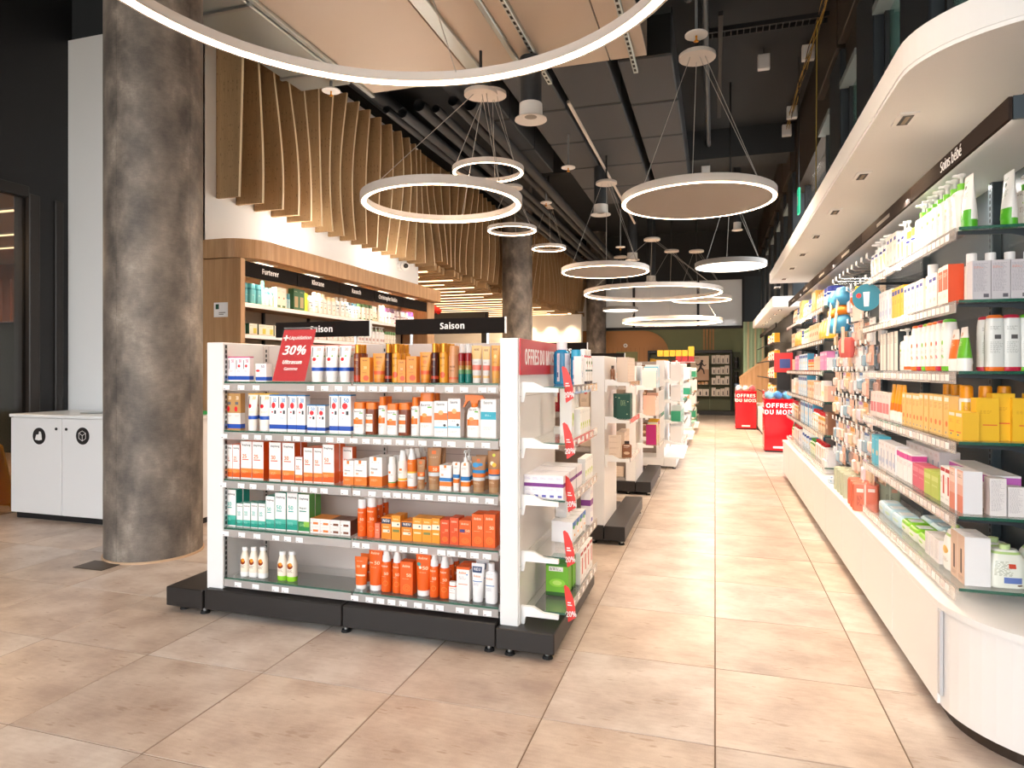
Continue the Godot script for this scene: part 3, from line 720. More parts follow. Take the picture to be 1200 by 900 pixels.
	design("pack_blue", "c4e2ee", "c4e2ee", [["c", 0.5, 0.5, 0.3, "b8dcc0"], ["l", 0.2, 0.2, 0.6, 2, "88b8d0"]])
	design("pack_green", "eef2e4", "86cc2e", [["r", 0.0, 0.0, 1.0, 0.3, "8fd430"], ["c", 0.4, 0.6, 0.24, "a8e050"], ["l", 0.3, 0.8, 0.5, 2, "90b070"]])
	design("salmon", "dc7054", "dc7054", [["r", 0.2, 0.16, 0.24, 0.14, "f0d8cc"], ["r", 0.6, 0.14, 0.24, 0.12, "f0d8cc"], ["l", 0.2, 0.42, 0.2, 14, "8a3a2a"], ["r", 0.47, 0.0, 0.06, 1.0, "f2c4b4"]])
	design("sage_pack", "bdbfa4", "bdbfa4", [["r", 0.55, 0.2, 0.25, 0.14, "e0a88a"], ["l", 0.3, 0.4, 0.4, 12, "6a6a54"], ["r", 0.44, 0.0, 0.06, 1.0, "d8dac4"]])
	design("baby_food", "e8c8a8", "e8c8a8", [["r", 0.1, 0.08, 0.8, 0.2, "e0a04a"], ["c", 0.5, 0.55, 0.3, "c8703a"], ["l", 0.2, 0.82, 0.6, 3, "8a6a50"]])
	design("baby_blue", "d4e2ee", "4aa8d8", [["r", 0.08, 0.1, 0.84, 0.16, "2a4a9a"], ["c", 0.5, 0.55, 0.24, "e8d8c0"], ["l", 0.2, 0.8, 0.6, 3, "7aa0c0"]])
	design("baby_green", "dfe8cc", "7ab05a", [["r", 0.08, 0.1, 0.84, 0.16, "5a9a3a"], ["c", 0.5, 0.55, 0.24, "f0c860"], ["l", 0.2, 0.8, 0.6, 3, "8aa070"]])
	design("yellow_pouch", "f2c860", "f2c860", [["l", 0.2, 0.15, 0.6, 3, "c88a1a"], ["c", 0.5, 0.65, 0.28, "f8b01c"], ["s", 0.84, 0.16, "f5a81a"]])
	design("mauve_box", "d884b8", "d884b8", [["r", 0.1, 0.1, 0.8, 0.12, "f4d0e4"], ["l", 0.2, 0.4, 0.6, 5, "f8e0f0"]])
	design("peach_box", "f0c0a8", "f0c0a8", [["l", 0.2, 0.2, 0.6, 5, "d87a5a"]])
	design("brown_photo", "8a5a3e", "8a5a3e", [["c", 0.5, 0.66, 0.3, "d8b898"], ["r", 0.2, 0.1, 0.6, 0.06, "e8d8c8"], ["l", 0.2, 0.24, 0.6, 2, "e8d8c8"]])
	design("blister", "e8d8d0", "e8d8d0", [["r", 0.1, 0.06, 0.8, 0.14, "b88ac0"], ["c", 0.5, 0.62, 0.26, "e8a07a"], ["l", 0.2, 0.3, 0.6, 2, "8a7a88"]])
	design("blister_blue", "c8d4e0", "c8d4e0", [["r", 0.1, 0.06, 0.8, 0.12, "4a6aa0"], ["c", 0.5, 0.6, 0.3, "3a8ab0"], ["l", 0.2, 0.26, 0.6, 2, "6a7a98"]])
	design("blister_red", "e8c4bc", "c85a50", [["c", 0.5, 0.6, 0.32, "d2584e"], ["l", 0.2, 0.1, 0.6, 2, "b08a88"]])
	# oak cabinet
	design("hc_teal", "4f9aa4", "4f9aa4", [["s", 0.0, 0.12, "2f7a86"], ["l", 0.3, 0.4, 0.4, 3, "a8d0d4"]])
	design("hc_aqua", "a8cdd0", "a8cdd0", [["s", 0.0, 0.16, "4f9aa4"], ["l", 0.3, 0.4, 0.4, 3, "5a98a0"]])
	design("hc_cream", "efe6d4", "efe6d4", [["l", 0.25, 0.16, 0.5, 3, "b8a888"], ["c", 0.5, 0.5, 0.12, "b0602a"], ["r", 0.2, 0.86, 0.6, 0.1, "4a7a4a"]])
	design("hc_green", "2f5e3a", "2f5e3a", [["r", 0.2, 0.36, 0.6, 0.5, "a8946a"], ["l", 0.2, 0.12, 0.6, 2, "c8d4a8"]])
	design("hc_lime", "c4d42a", "c4d42a", [["l", 0.3, 0.3, 0.4, 4, "6a7a14"]])
	design("hc_white", "f0eae0", "f0eae0", [["r", 0.15, 0.3, 0.7, 0.03, "3a5a5a"], ["l", 0.25, 0.4, 0.5, 3, "8a8a84"], ["c", 0.5, 0.62, 0.14, "c8a868"]])
	design("hc_navy", "eeeae4", "eeeae4", [["r", 0.1, 0.3, 0.8, 0.06, "2a4a5a"], ["c", 0.5, 0.5, 0.16, "33505e"], ["l", 0.2, 0.7, 0.6, 2, "5a6a74"]])
	design("hc_purple", "f0e8e8", "f0e8e8", [["s", 0.0, 0.1, "6a2a5a"], ["r", 0.15, 0.5, 0.7, 0.08, "6a2a5a"], ["l", 0.25, 0.3, 0.5, 2, "a890a0"]])
	design("hc_jar", "e8e4d0", "2f5a44", [["r", 0.5, 0.4, 0.4, 0.5, "d8c84a"], ["l", 0.1, 0.2, 0.7, 2, "5a7a5a"]])
	# far wall
	design("ortho", "dcd0c4", "dcd0c4", [["l", 0.15, 0.1, 0.5, 2, "9a8a80"], ["r", 0.5, 0.35, 0.2, 0.5, "26242a"]])
	design("ortho_red", "c8401c", "c8401c", [["c", 0.3, 0.5, 0.2, "f0a04a"], ["l", 0.55, 0.35, 0.35, 3, "f8d8b8"]])
	design("far_yellow", "f0b418", "f0b418", [["c", 0.5, 0.5, 0.2, "f8d860"]])
	design("far_red", "b01c18", "b01c18", [["c", 0.5, 0.5, 0.22, "e8a03a"]])
	design("far_white", "ece8e6", "ece8e6", [["l", 0.2, 0.2, 0.6, 3, "a8a0a0"], ["r", 0.2, 0.6, 0.6, 0.2, "c8a8a0"]])
	design("far_teal", "1f7a8a", "1f7a8a", [["r", 0.2, 0.3, 0.6, 0.4, "e0e8e8"]])
	design("far_green", "2f9a72", "2f9a72", [["r", 0.3, 0.4, 0.2, 0.3, "1a5a40"], ["r", 0.6, 0.4, 0.2, 0.3, "1a5a40"]])
	design("jar_pink", "d84a6a", "d84a6a", [["r", 0.1, 0.35, 0.8, 0.4, "f0d0d0"]])
	finish_atlas()

# ---------- products; each stands on its base, its face turned to +z ----------
func cached(key: String, make: Callable) -> Mesh:
	if not mesh_cache.has(key):
		mesh_cache[key] = make.call()
	return mesh_cache[key]
func carton_mesh(w: float, h: float, d: float, k: String) -> Mesh:
	return cached("carton%.3f_%.3f_%.3f%s" % [w, h, d, k], func() -> Mesh:
		var m := MB.new()
		var f := uv_front(k)
		var s := uv_side(k)
		var top := Rect2(s.position + s.size * Vector2(0.05, 0.01), s.size * Vector2(0.9, 0.02))
		var a := w * 0.5
		var b := d * 0.5
		m.quad(Vector3(-a, 0, b), Vector3(a, 0, b), Vector3(a, h, b), Vector3(-a, h, b), f)
		m.quad(Vector3(a, 0, -b), Vector3(-a, 0, -b), Vector3(-a, h, -b), Vector3(a, h, -b), f)
		m.quad(Vector3(a, 0, b), Vector3(a, 0, -b), Vector3(a, h, -b), Vector3(a, h, b), s)
		m.quad(Vector3(-a, 0, -b), Vector3(-a, 0, b), Vector3(-a, h, b), Vector3(-a, h, -b), s)
		m.quad(Vector3(-a, h, b), Vector3(a, h, b), Vector3(a, h, -b), Vector3(-a, h, -b), top)
		m.quad(Vector3(-a, 0, -b), Vector3(a, 0, -b), Vector3(a, 0, b), Vector3(-a, 0, b), top)
		return m.mesh())
func turned_mesh(tag: String, prof: Array, w: float, d: float, k: String, seg := 14, sq := 0.0) -> Mesh:
	return cached("turn%s%.3f_%.3f_%.3f%s" % [tag, w, d, prof[-1][1], k], func() -> Mesh:
		var f := uv_front(k) if k != "" else Rect2(0, 0, 1, 1)
		var s := uv_side(k) if k != "" else Rect2(0, 0, 1, 1)
		return MB.new().lathe(prof, w, d, seg, sq, Vector3.ZERO, f, s).mesh())
func tube_mesh(w: float, h: float, d: float, k: String) -> Mesh:
	return cached("tube%.3f_%.3f_%.3f%s" % [w, h, d, k], func() -> Mesh:
		var m := MB.new()
		var f := uv_front(k)
		var s := uv_side(k)
		var rows := 7
		var seg := 14
		for r in rows:
			var t := float(r) / (rows - 1)
			var hw := lerpf(w * 0.38, w * 0.5, t)
			var hd := maxf(lerpf(d * 0.5, 0.002, pow(t, 1.3)), 0.002)
			if r == rows - 1:
				hd = 0.0015
			for q in seg + 1:
				var a := TAU * q / seg - PI
				var x := sin(a)
				var z := cos(a)
				m.v.append(Vector3(x * hw, t * h, z * hd))
				m.n.append(Vector3(x / hw, 0.25 / h * 0.2, z / hd).normalized())
				var g := f if z >= -0.01 else s
				m.t.append(g.position + Vector2((x * 0.5 + 0.5) * g.size.x, (1.0 - t) * g.size.y))
		for r in rows - 1:
			for q in seg:
				var a := r * (seg + 1) + q
				var b := a + seg + 1
				m.i.append_array([a, b, a + 1, a + 1, b, b + 1])
		return m.mesh())
var protos := {}
# kind, width, height, depth, print, cap colour
func product(kind: String, w: float, h: float, d: float, k: String, cap := "f4f2f0", surface := "") -> Node3D:
	w = snappedf(w, 0.002)
	h = snappedf(h, 0.004)
	d = snappedf(d, 0.004)
	var key := "%s_%.3f_%.3f_%.3f_%s_%s" % [kind, w, h, d, k, cap]
	if protos.has(key):
		return protos[key].duplicate()
	var o := Node3D.new()
	var card: Material = M[surface if surface != "" else "card"]
	var gloss: Material = M[surface if surface != "" else "gloss"]
	if cap == "":
		cap = "f4f2f0"
	var capm: Material = M["gold"] if cap == "gold" else M["clear_cap"] if cap == "clear" else plain(cap, 0.32)
	match kind:
		"carton":
			part(o, "box", carton_mesh(w, h, d, k), card)
		"bottle":
			part(o, "body", turned_mesh("bottle", [[0.94, 0.0], [1.0, h * 0.03], [1.0, h * 0.7], [0.9, h * 0.77], [0.45, h * 0.82]], w, d, k, 16, 1.6), gloss)
			part(o, "cap", turned_mesh("bcap", [[1.0, h * 0.82], [1.0, h * 0.985], [0.92, h]], w * 0.52, d * 0.7, "", 14), capm)
		"flat_cap":
			part(o, "body", turned_mesh("flat", [[0.95, 0.0], [1.0, h * 0.03], [1.0, h * 0.74], [0.96, h * 0.79]], w, d, k, 16, 2.4), gloss)
			part(o, "cap", turned_mesh("fcap", [[1.0, h * 0.79], [1.0, h * 0.97], [0.9, h]], w * 0.92, d * 0.92, "", 16, 2.0), capm)
		"shampoo":
			part(o, "body", turned_mesh("shamp", [[0.9, 0.0], [1.0, h * 0.04], [1.0, h * 0.6], [0.94, h * 0.82], [0.84, h * 0.94]], w, d, k, 16, 1.2), gloss)
			part(o, "cap", turned_mesh("shcap", [[1.0, h * 0.94], [0.98, h * 0.98], [0.7, h]], w * 0.86, d * 0.86, "", 14), capm)
		"can":
			part(o, "body", turned_mesh("can", [[0.96, 0.0], [1.0, h * 0.02], [1.0, h * 0.72], [0.9, h * 0.76]], w, d, k, 16), gloss)
			part(o, "cap", turned_mesh("ccap", [[1.0, h * 0.76], [0.98, h * 0.97], [0.84, h]], w * 0.86, d * 0.86, "", 14), capm)
		"spray":
			part(o, "body", turned_mesh("spray", [[0.95, 0.0], [1.0, h * 0.02], [1.0, h * 0.68], [0.86, h * 0.73]], w, d, k, 16), gloss)
			part(o, "cap", turned_mesh("scap", [[0.86, h * 0.73], [0.8, h * 0.86], [0.62, h * 0.88], [0.58, h * 0.98], [0.5, h]], w * 0.95, d * 0.95, "", 14), capm)
		"slim":
			part(o, "body", turned_mesh("slim", [[0.96, 0.0], [1.0, h * 0.02], [1.0, h * 0.74], [0.7, h * 0.77]], w, d, k, 16), gloss)
			part(o, "cap", turned_mesh("slcap", [[1.0, h * 0.77], [1.0, h * 0.99], [0.94, h]], w * 0.74, d * 0.74, "", 14), capm)
		"tube":
			part(o, "cap", turned_mesh("tcap", [[0.98, 0.0], [1.0, h * 0.02], [1.0, h * 0.13]], w * 0.74, d * 0.92, "", 14), capm)
			part(o, "body", tube_mesh(w, h * 0.87, d, k), M["satin"], Vector3(0, h * 0.13, 0))
		"tottle":
			part(o, "cap", turned_mesh("tcap2", [[0.98, 0.0], [1.0, h * 0.02], [1.0, h * 0.16]], w * 0.8, d * 0.92, "", 14), capm)
			part(o, "body", tube_mesh(w, h * 0.84, d, k), M["satin"], Vector3(0, h * 0.16, 0))
		"pump":
			part(o, "body", turned_mesh("pump", [[0.94, 0.0], [1.0, h * 0.03], [1.0, h * 0.6], [0.9, h * 0.68], [0.42, h * 0.72]], w, d, k, 16, 1.4), gloss)
			part(o, "collar", turned_mesh("pcol", [[1.0, h * 0.72], [1.0, h * 0.82], [0.9, h * 0.83]], w * 0.42, w * 0.42, "", 12), capm)
			part(o, "pump_head", cached("phead%.3f_%.3f" % [w, h], func() -> Mesh:
				var m := MB.new()
				m.lathe([[0.4, h * 0.82], [0.4, h * 0.92], [1.0, h * 0.94], [1.0, h * 0.98], [0.8, h]], w * 0.36, w * 0.36, 12)
				m.bevel(Vector3(-w * 0.07, h * 0.94, 0), Vector3(w * 0.07, h * 0.985, w * 0.42), w * 0.02)
				return m.mesh()), plain("f4f2f0", 0.32))
		"trigger":
			part(o, "body", turned_mesh("trig", [[0.94, 0.0], [1.0, h * 0.03], [1.0, h * 0.5], [0.8, h * 0.66], [0.4, h * 0.72]], w, d, k, 16, 1.4), gloss)
			part(o, "trigger_head", cached("thead%.3f" % h, func() -> Mesh:
				var m := MB.new()
				m.lathe([[1.0, h * 0.7], [1.0, h * 0.8]], w * 0.46, w * 0.46, 12)
				var p := PackedVector2Array([Vector2(-0.62, 0.9), Vector2(-0.66, 0.99), Vector2(-0.3, 1.0), Vector2(0.55, 0.98), Vector2(0.7, 0.9), Vector2(0.3, 0.86), Vector2(0.22, 0.78), Vector2(-0.22, 0.78), Vector2(-0.28, 0.86), Vector2(-0.46, 0.84), Vector2(-0.7, 0.7), Vector2(-0.78, 0.7), Vector2(-0.58, 0.88)])
				for q in p.size():
					p[q] = Vector2(p[q].x * w, p[q].y * h)
				m.prism(p, -w * 0.13, w * 0.13)
				return m.mesh()), capm)
		"jar":
			part(o, "body", turned_mesh("jar", [[0.92, 0.0], [1.0, h * 0.06], [1.0, h * 0.7], [0.9, h * 0.76]], w, d, k, 14), gloss)
			part(o, "lid", turned_mesh("jlid", [[1.0, h * 0.74], [1.0, h * 0.97], [0.92, h]], w * 0.96, d * 0.96, "", 14), capm)
		"milk_bottle":
			part(o, "body", turned_mesh("milkb", [[0.95, 0.0], [1.0, h * 0.03], [1.0, h * 0.6], [0.7, h * 0.76], [0.55, h * 0.88]], w, d, k, 14, 0.4), gloss)
			part(o, "cap", turned_mesh("mcap", [[1.0, h * 0.88], [1.0, h * 0.98], [0.9, h]], w * 0.66, d * 0.66, "", 12), capm)
		"pack":
			part(o, "pack", turned_mesh("pack", [[0.86, 0.0], [0.97, h * 0.1], [1.0, h * 0.5], [0.97, h * 0.85], [0.8, h]], w, d, k, 18, 5.0), M["film"])
			part(o, "flap", bv(-w * 0.22, h * 0.99, -d * 0.28, w * 0.22, h * 1.03, d * 0.28, 0.002), plain("e8eef0", 0.4))
		"pouch":
			part(o, "pouch", cached("pouch%.3f_%.3f%s" % [w, h, k], func() -> Mesh:
				var m := MB.new()
				var f := uv_front(k)
				return m.lathe([[0.9, 0.0], [1.0, h * 0.08], [1.0, h * 0.5], [0.86, h * 0.8], [0.56, h]], w, d, 14, 1.0, Vector3.ZERO, f, f).mesh()), M["film"])
			part(o, "spout", turned_mesh("spout", [[1.0, h], [1.0, h * 1.12]], w * 0.26, w * 0.26, "", 10), capm)
		"twin":
			part(o, "pack", turned_mesh("twin", [[0.96, 0.0], [1.0, h * 0.05], [1.0, h * 0.95], [0.96, h]], w, d, k, 18, 6.0), M["film"])
			part(o, "seal_band", bv(-w * 0.03, h * 0.98, -d * 0.505, w * 0.03, h * 1.012, d * 0.505, 0.002), plain(cap, 0.3))
		"card":
			part(o, "card", carton_mesh(w, h, 0.004, k), card)
			part(o, "blister", cached("blist%.3f_%.3f" % [w, h], func() -> Mesh:
				return MB.new().bevel(Vector3(-w * 0.36, h * 0.1, 0.002), Vector3(w * 0.36, h * 0.62, d), 0.008).mesh()), plain(cap, 0.15))
	protos[key] = o
	return o.duplicate()
var words_of := {"carton": ["carton", "box"], "bottle": ["bottle", "bottle"], "flat_cap": ["lotion_bottle", "bottle"], "shampoo": ["shampoo_bottle", "bottle"], "can": ["spray_can", "spray can"], "spray": ["spray_bottle", "spray bottle"], "slim": ["oil_bottle", "bottle"], "tube": ["cream_tube", "tube"], "tottle": ["cream_tube", "tube"], "pump": ["pump_bottle", "pump bottle"], "trigger": ["trigger_sprayer", "spray bottle"], "jar": ["jar", "jar"], "milk_bottle": ["drink_bottle", "bottle"], "pack": ["wipes_pack", "pack"], "pouch": ["refill_pouch", "pouch"], "twin": ["twin_pack", "pack"], "card": ["blister_card", "blister pack"]}
var range_word := ""
func put(o: Node3D, kind: String, label: String, at: Vector3, turn: float, group := "") -> Node3D:
	o.name = numbered(range_word + words_of[kind][0])
	add_child(o)
	o.position = at
	o.rotation.y = turn
	o.set_meta("label", label)
	o.set_meta("category", words_of[kind][1])
	o.set_meta("group", group if group != "" else label)
	return o

func area_light(called: String, at: Vector3, aim: Vector3, size: Vector2, hex: String, energy: float) -> void:
	var l := AreaLight3D.new()
	l.name = called
	add_child(l, true)
	l.area_size = size
	l.light_color = Color(hex)
	l.light_energy = energy
	l.area_range = 30.0
	l.area_attenuation = 2.0
	l.shadow_enabled = true
	l.look_at_from_position(at, at + aim, Vector3.RIGHT if absf(aim.y) > 0.9 else Vector3.UP)
func omni_light(called: String, at: Vector3, hex: String, energy: float, size := 0.05) -> void:
	var l := OmniLight3D.new()
	l.name = called
	add_child(l, true)
	l.position = at
	l.light_color = Color(hex)
	l.light_energy = energy
	l.light_size = size
	l.omni_range = 30.0
	l.omni_attenuation = 2.0
	l.shadow_enabled = true
func spot_light(called: String, at: Vector3, aim: Vector3, hex: String, energy: float, angle := 45.0, size := 0.04) -> void:
	var l := SpotLight3D.new()
	l.name = called
	add_child(l, true)
	l.light_color = Color(hex)
	l.light_energy = energy
	l.light_size = size
	l.spot_range = 30.0
	l.spot_attenuation = 2.0
	l.spot_angle = angle
	l.spot_angle_attenuation = 0.8
	l.shadow_enabled = true
	l.look_at_from_position(at, at + aim, Vector3.RIGHT if absf(aim.y) > 0.9 else Vector3.UP)

func _ready() -> void:
	# camera
	var c := Camera3D.new()
	c.name = "camera"
	add_child(c)
	c.position = Vector3(0, HC, 0)
	c.rotation.y = cam_turn
	c.near = 0.05
	c.far = 80.0
	c.set_frustum(0.05 * 900.0 / 772.0, Vector2(0, -0.05 * 17.0 / 772.0), 0.05, 80.0)
	c.current = true
	# sky and exposure
	var e := Environment.new()
	var sky := Sky.new()
	var sm := ProceduralSkyMaterial.new()
	sm.sky_top_color = Color("e4ebf2")
	sm.sky_horizon_color = Color("f2f3f2")
	sm.ground_horizon_color = Color("c9c5be")
	sm.ground_bottom_color = Color("b5afa6")
	sky.sky_material = sm
	e.background_mode = Environment.BG_SKY
	e.sky = sky
	e.background_energy_multiplier = 4.9
	e.tonemap_mode = Environment.TONE_MAPPER_LINEAR
	e.tonemap_exposure = 1.55
	e.sdfgi_enabled = true
	e.ssao_enabled = true
	e.ssil_enabled = true
	var we := WorldEnvironment.new()
	we.name = "surroundings"
	we.environment = e
	add_child(we)
	rng.seed = 7
	make_fonts()
	make_materials()
	make_designs()
	build_shell()
	build_ceiling()
	build_columns()
	build_fins()
	build_lamps()
	build_entrance()
	build_oak_cabinet()
	build_gondola()
	build_end_shelves()
	build_more_gondolas()
	build_counter()
	build_wall_products()
	build_far_end()

func build_shell() -> void:
	# floor: grout bed with square stone tiles
	var fl := struct("floor", bx(-12.5, -0.08, -20.0, 3.0, -0.0025, 3.4), M["grout"], "beige stone tiled floor")
	var tiles := []
	for k in 18:
		var m := MB.new()
		var o := Vector2(rng.randf() * 0.65, rng.randf() * 0.65)
		var s := Vector2(0.34 * (1 if rng.randf() < 0.5 else -1), 0.34 * (1 if rng.randf() < 0.5 else -1))
		var r := Rect2(o + Vector2(0.34 if s.x < 0 else 0.0, 0.34 if s.y < 0 else 0.0), s)
		var a := 0.298
		var b := 0.2965
		m.quad(Vector3(-b, 0, b), Vector3(b, 0, b), Vector3(b, 0, -b), Vector3(-b, 0, -b), r)
		for q in 4:
			var t := Basis(Vector3.UP, q * PI / 2)
			m.quad(t * Vector3(-a, -0.0025, a), t * Vector3(a, -0.0025, a), t * Vector3(b, 0, b), t * Vector3(-b, 0, b), Rect2(r.position, Vector2(0.01, 0.01)))
		tiles.append(m)
	var meshes := tiles.map(func(m): return m.mesh())
	var rest := MB.new()
	for kz in range(-6, 30):
		for ix in range(-10, 2):
			var at := Vector3(ix * 0.6 + 0.3, 0, -2.31 - kz * 0.6 - 0.3)
			var pick := rng.randi() % 18
			if kz >= -2 and kz <= 20 and not (ix < -7 and kz > 8):
				part(fl, "tile", meshes[pick], M["stone_tile_%d" % (rng.randi() % 3)], at)
			else:
				var m: MB = tiles[pick]
				var k := rest.v.size()
				for q in m.v.size():
					rest.v.append(m.v[q] + at)
				rest.n.append_array(m.n)
				rest.t.append_array(m.t)
				for q in m.i:
					rest.i.append(q + k)
	part(fl, "far_tiles", rest.mesh(), M["stone_tile_0"]).set_meta("kind", "stuff")
	var drain := part(fl, "floor_outlet", bv(-0.12, 0.0, -0.08, 0.12, 0.004, 0.08, 0.002), plain("4a4038", 0.5), on_y(115, 663, 0.0) + Vector3(0, 0.0002, 0))
	drain.rotation.y = 0.0
	# ceiling slab and the back of the shop front
	struct("ceiling", bx(-13.0, 5.2, -20.0, 3.0, 5.4, 3.4), M["black_ceiling"], "black painted concrete ceiling")
	# far wall
	var wb := struct("wall_back", bx(-5.0, 0, -19.8, 1.9, 2.42, -19.6), M["green_wall"], "sage green wall at the far end")
	part(wb, "upper_wall", bx(-9.0, 3.87, -19.8, 1.9, 5.2, -19.6), M["black_ceiling"])
	part(wb, "side_wall", bx(0.78, 2.42, -19.8, 1.9, 3.87, -19.6), M["facade_dark"])
	part(wb, "lower_side_wall", bx(-9.0, 0, -19.8, -5.0, 3.87, -19.6), M["white_wall"])
	part(wb, "end_wall", bx(-5.0, 2.42, -19.8, -3.2, 3.87, -19.6), M["white_wall"])
	var win := struct("window_1", bx(-3.2, 2.42, -19.66, 0.78, 2.5, -19.56), M["black_metal"], "transom window above the green far wall")
	part(win, "window_frame", bx(-3.2, 3.8, -19.66, 0.78, 3.87, -19.56), M["black_metal"])
	for x in [-3.2, -2.32, -0.5, 0.72]:
		part(win, "mullion", bx(x, 2.5, -19.66, x + 0.07, 3.8, -19.56), M["black_metal"])
	for x in [[-3.13, -2.32], [-2.25, -0.5], [-0.43, 0.72]]:
		part(win, "pane", bx(x[0], 2.5, -19.63, x[1], 3.8, -19.61), M["frosted"])
	# facade along the aisle
	var wr := struct("wall_right", bx(1.26, 0, -19.8, 1.46, 2.2, -10.9), M["facade_dark"], "dark glazed facade along the shelves")
	part(wr, "sill_wall", bx(1.26, 0, -8.45, 1.46, 2.2, 3.4), M["facade_dark"])
	part(wr, "upper_panel", bx(1.22, 4.05, -19.8, 1.46, 5.2, 3.4), M["facade_brown"])
	part(wr, "rail", bx(1.2, 2.2, -19.8, 1.46, 2.26, -10.9), M["facade_dark"])
	part(wr, "rail", bx(1.2, 2.2, -8.45, 1.46, 2.26, 3.4), M["facade_dark"])
	var z := 2.7
	var n := 2
	while z > -19.0:
		if z < -8.0 and z > -10.9:
			z -= 1.4
			continue
		part(wr, "pilaster", bv(1.17, 2.2, z - 0.64, 1.46, 4.4, z, 0.01), M["facade_dark"])
		part(wr, "cladding_panel", bv(1.14, 4.42, z - 1.36, 1.3, 5.16, z - 0.02, 0.008), M["facade_brown"])
		var w := struct("window_%d" % n, bx(1.24, 2.26, z - 0.7, 1.4, 4.0, z - 0.66), M["black_metal"], "narrow upper window between dark pilasters")
		part(w, "window_frame", bx(1.24, 2.26, z - 1.38, 1.4, 4.0, z - 1.34), M["black_metal"])
		part(w, "window_head", bx(1.16, 4.0, z - 1.39, 1.4, 4.06, z - 0.65), plain("8d9797", 0.5))
		part(w, "pane", bx(1.27, 2.26, z - 1.34, 1.28, 4.05, z - 0.7), M["window_teal"])
		n += 1
		z -= 1.4
	# glazed side door between the first shelves and the red bins
	var dr := struct("door_1", bx(1.3, 0, -8.52, 1.4, 4.05, -8.45), M["black_metal"], "glazed side door in the facade")
	part(dr, "door_frame", bx(1.3, 0, -10.9, 1.4, 4.05, -10.83), M["black_metal"])
	part(dr, "pane", bx(1.34, 0.02, -10.83, 1.36, 2.2, -8.52), M["acrylic"])
	part(dr, "transom", bx(1.3, 2.2, -10.83, 1.4, 2.27, -8.52), M["black_metal"])
	part(dr, "fanlight", bx(1.34, 2.27, -10.83, 1.36, 4.05, -8.52), M["acrylic"])
	# shop front behind the camera: wide glazing
	var wf := struct("wall_front", bx(-5.9, 0, 3.2, 1.46, 0.12, 3.4), M["facade_dark"], "glazed shop front")
	part(wf, "head", bx(-5.9, 4.3, 3.2, 1.46, 5.2, 3.4), M["facade_dark"])
	for x in [-5.9, -4.06, -2.22, -0.38, 1.4]:
		part(wf, "mullion", bx(x, 0.12, 3.2, x + 0.08, 4.3, 3.4), M["black_metal"])
	for k in 4:
		part(wf, "pane", bx(-5.82 + k * 1.84, 0.12, 3.29, -4.06 + k * 1.84, 4.3, 3.31), M["acrylic"])
	# white wall behind the oak cabinet, its return beside the column
	var wl := struct("wall_left", bx(-4.6, 0, -9.44, -4.45, 4.72, -4.76), M["white_wall"], "white wall under the timber fins")
	part(wl, "return_wall", bx(-5.9, 0, -4.92, -4.45, 4.4, -4.76), M["white_wall"])
	part(wl, "edge_trim", bx(-4.47, 0, -4.765, -4.44, 4.7, -4.74), plain("8c8a8a", 0.5))
	struct("wall_upper", bx(-4.75, 4.72, -19.6, -4.6, 5.2, -4.94), M["black_ceiling"], "black wall above the timber fins")
	struct("wall_upper_return", bx(-5.9, 4.4, -4.94, -4.6, 5.2, -4.8), M["black_ceiling"], "black wall above the white return")

func build_columns() -> void:
	# round concrete columns, one row along the shop
	var spots := [[Vector3(-3.71, 0, -3.63), 0.305], [Vector3(-3.78, 0, -12.62), 0.3], [Vector3(-3.28, 0, -18.9), 0.283]]
	for k in 3:
		var s: Array = spots[k]
		var o := MB.new().lathe([[1.0, 0.012], [1.0, 5.2]], s[1] * 2, s[1] * 2, 40).mesh()
		var c := struct("column", o, M["concrete"], ["thick concrete column beside the white bin cabinet", "concrete column behind the black season sign", "concrete column at the green far wall"][k])
		c.position = s[0]
		part(c, "base_ring", MB.new().lathe([[1.0, 0.0], [1.0, 0.014]], s[1] * 2.06, s[1] * 2.06, 40).mesh(), plain("c9a98a", 0.6))

func fin(front: PackedFloat32Array, y0: float, y1: float, back: float, thick: float) -> Array:
	# a vertical board with a wavy front edge: [faces, front edge strip]
	var a := MB.new()
	var b := MB.new()
	var n := front.size()
	for k in n - 1:
		var ya := lerpf(y0, y1, float(k) / (n - 1))
		var yb := lerpf(y0, y1, float(k + 1) / (n - 1))
		for s in [[0.0, 1], [-thick, -1]]:
			var p := [Vector3(back, ya, s[0]), Vector3(front[k], ya, s[0]), Vector3(front[k + 1], yb, s[0]), Vector3(back, yb, s[0])]
			if s[1] > 0:
				a.quad(p[0], p[1], p[2], p[3])
			else:
				a.quad(p[1], p[0], p[3], p[2])
		b.quad(Vector3(front[k], ya, 0), Vector3(front[k], ya, -thick), Vector3(front[k + 1], yb, -thick), Vector3(front[k + 1], yb, 0))
	a.quad(Vector3(back, y0, -thick), Vector3(front[0], y0, -thick), Vector3(front[0], y0, 0), Vector3(back, y0, 0))
	a.quad(Vector3(back, y1, 0), Vector3(front[n - 1], y1, 0), Vector3(front[n - 1], y1, -thick), Vector3(back, y1, -thick))
	return [a.mesh(), b.mesh()]
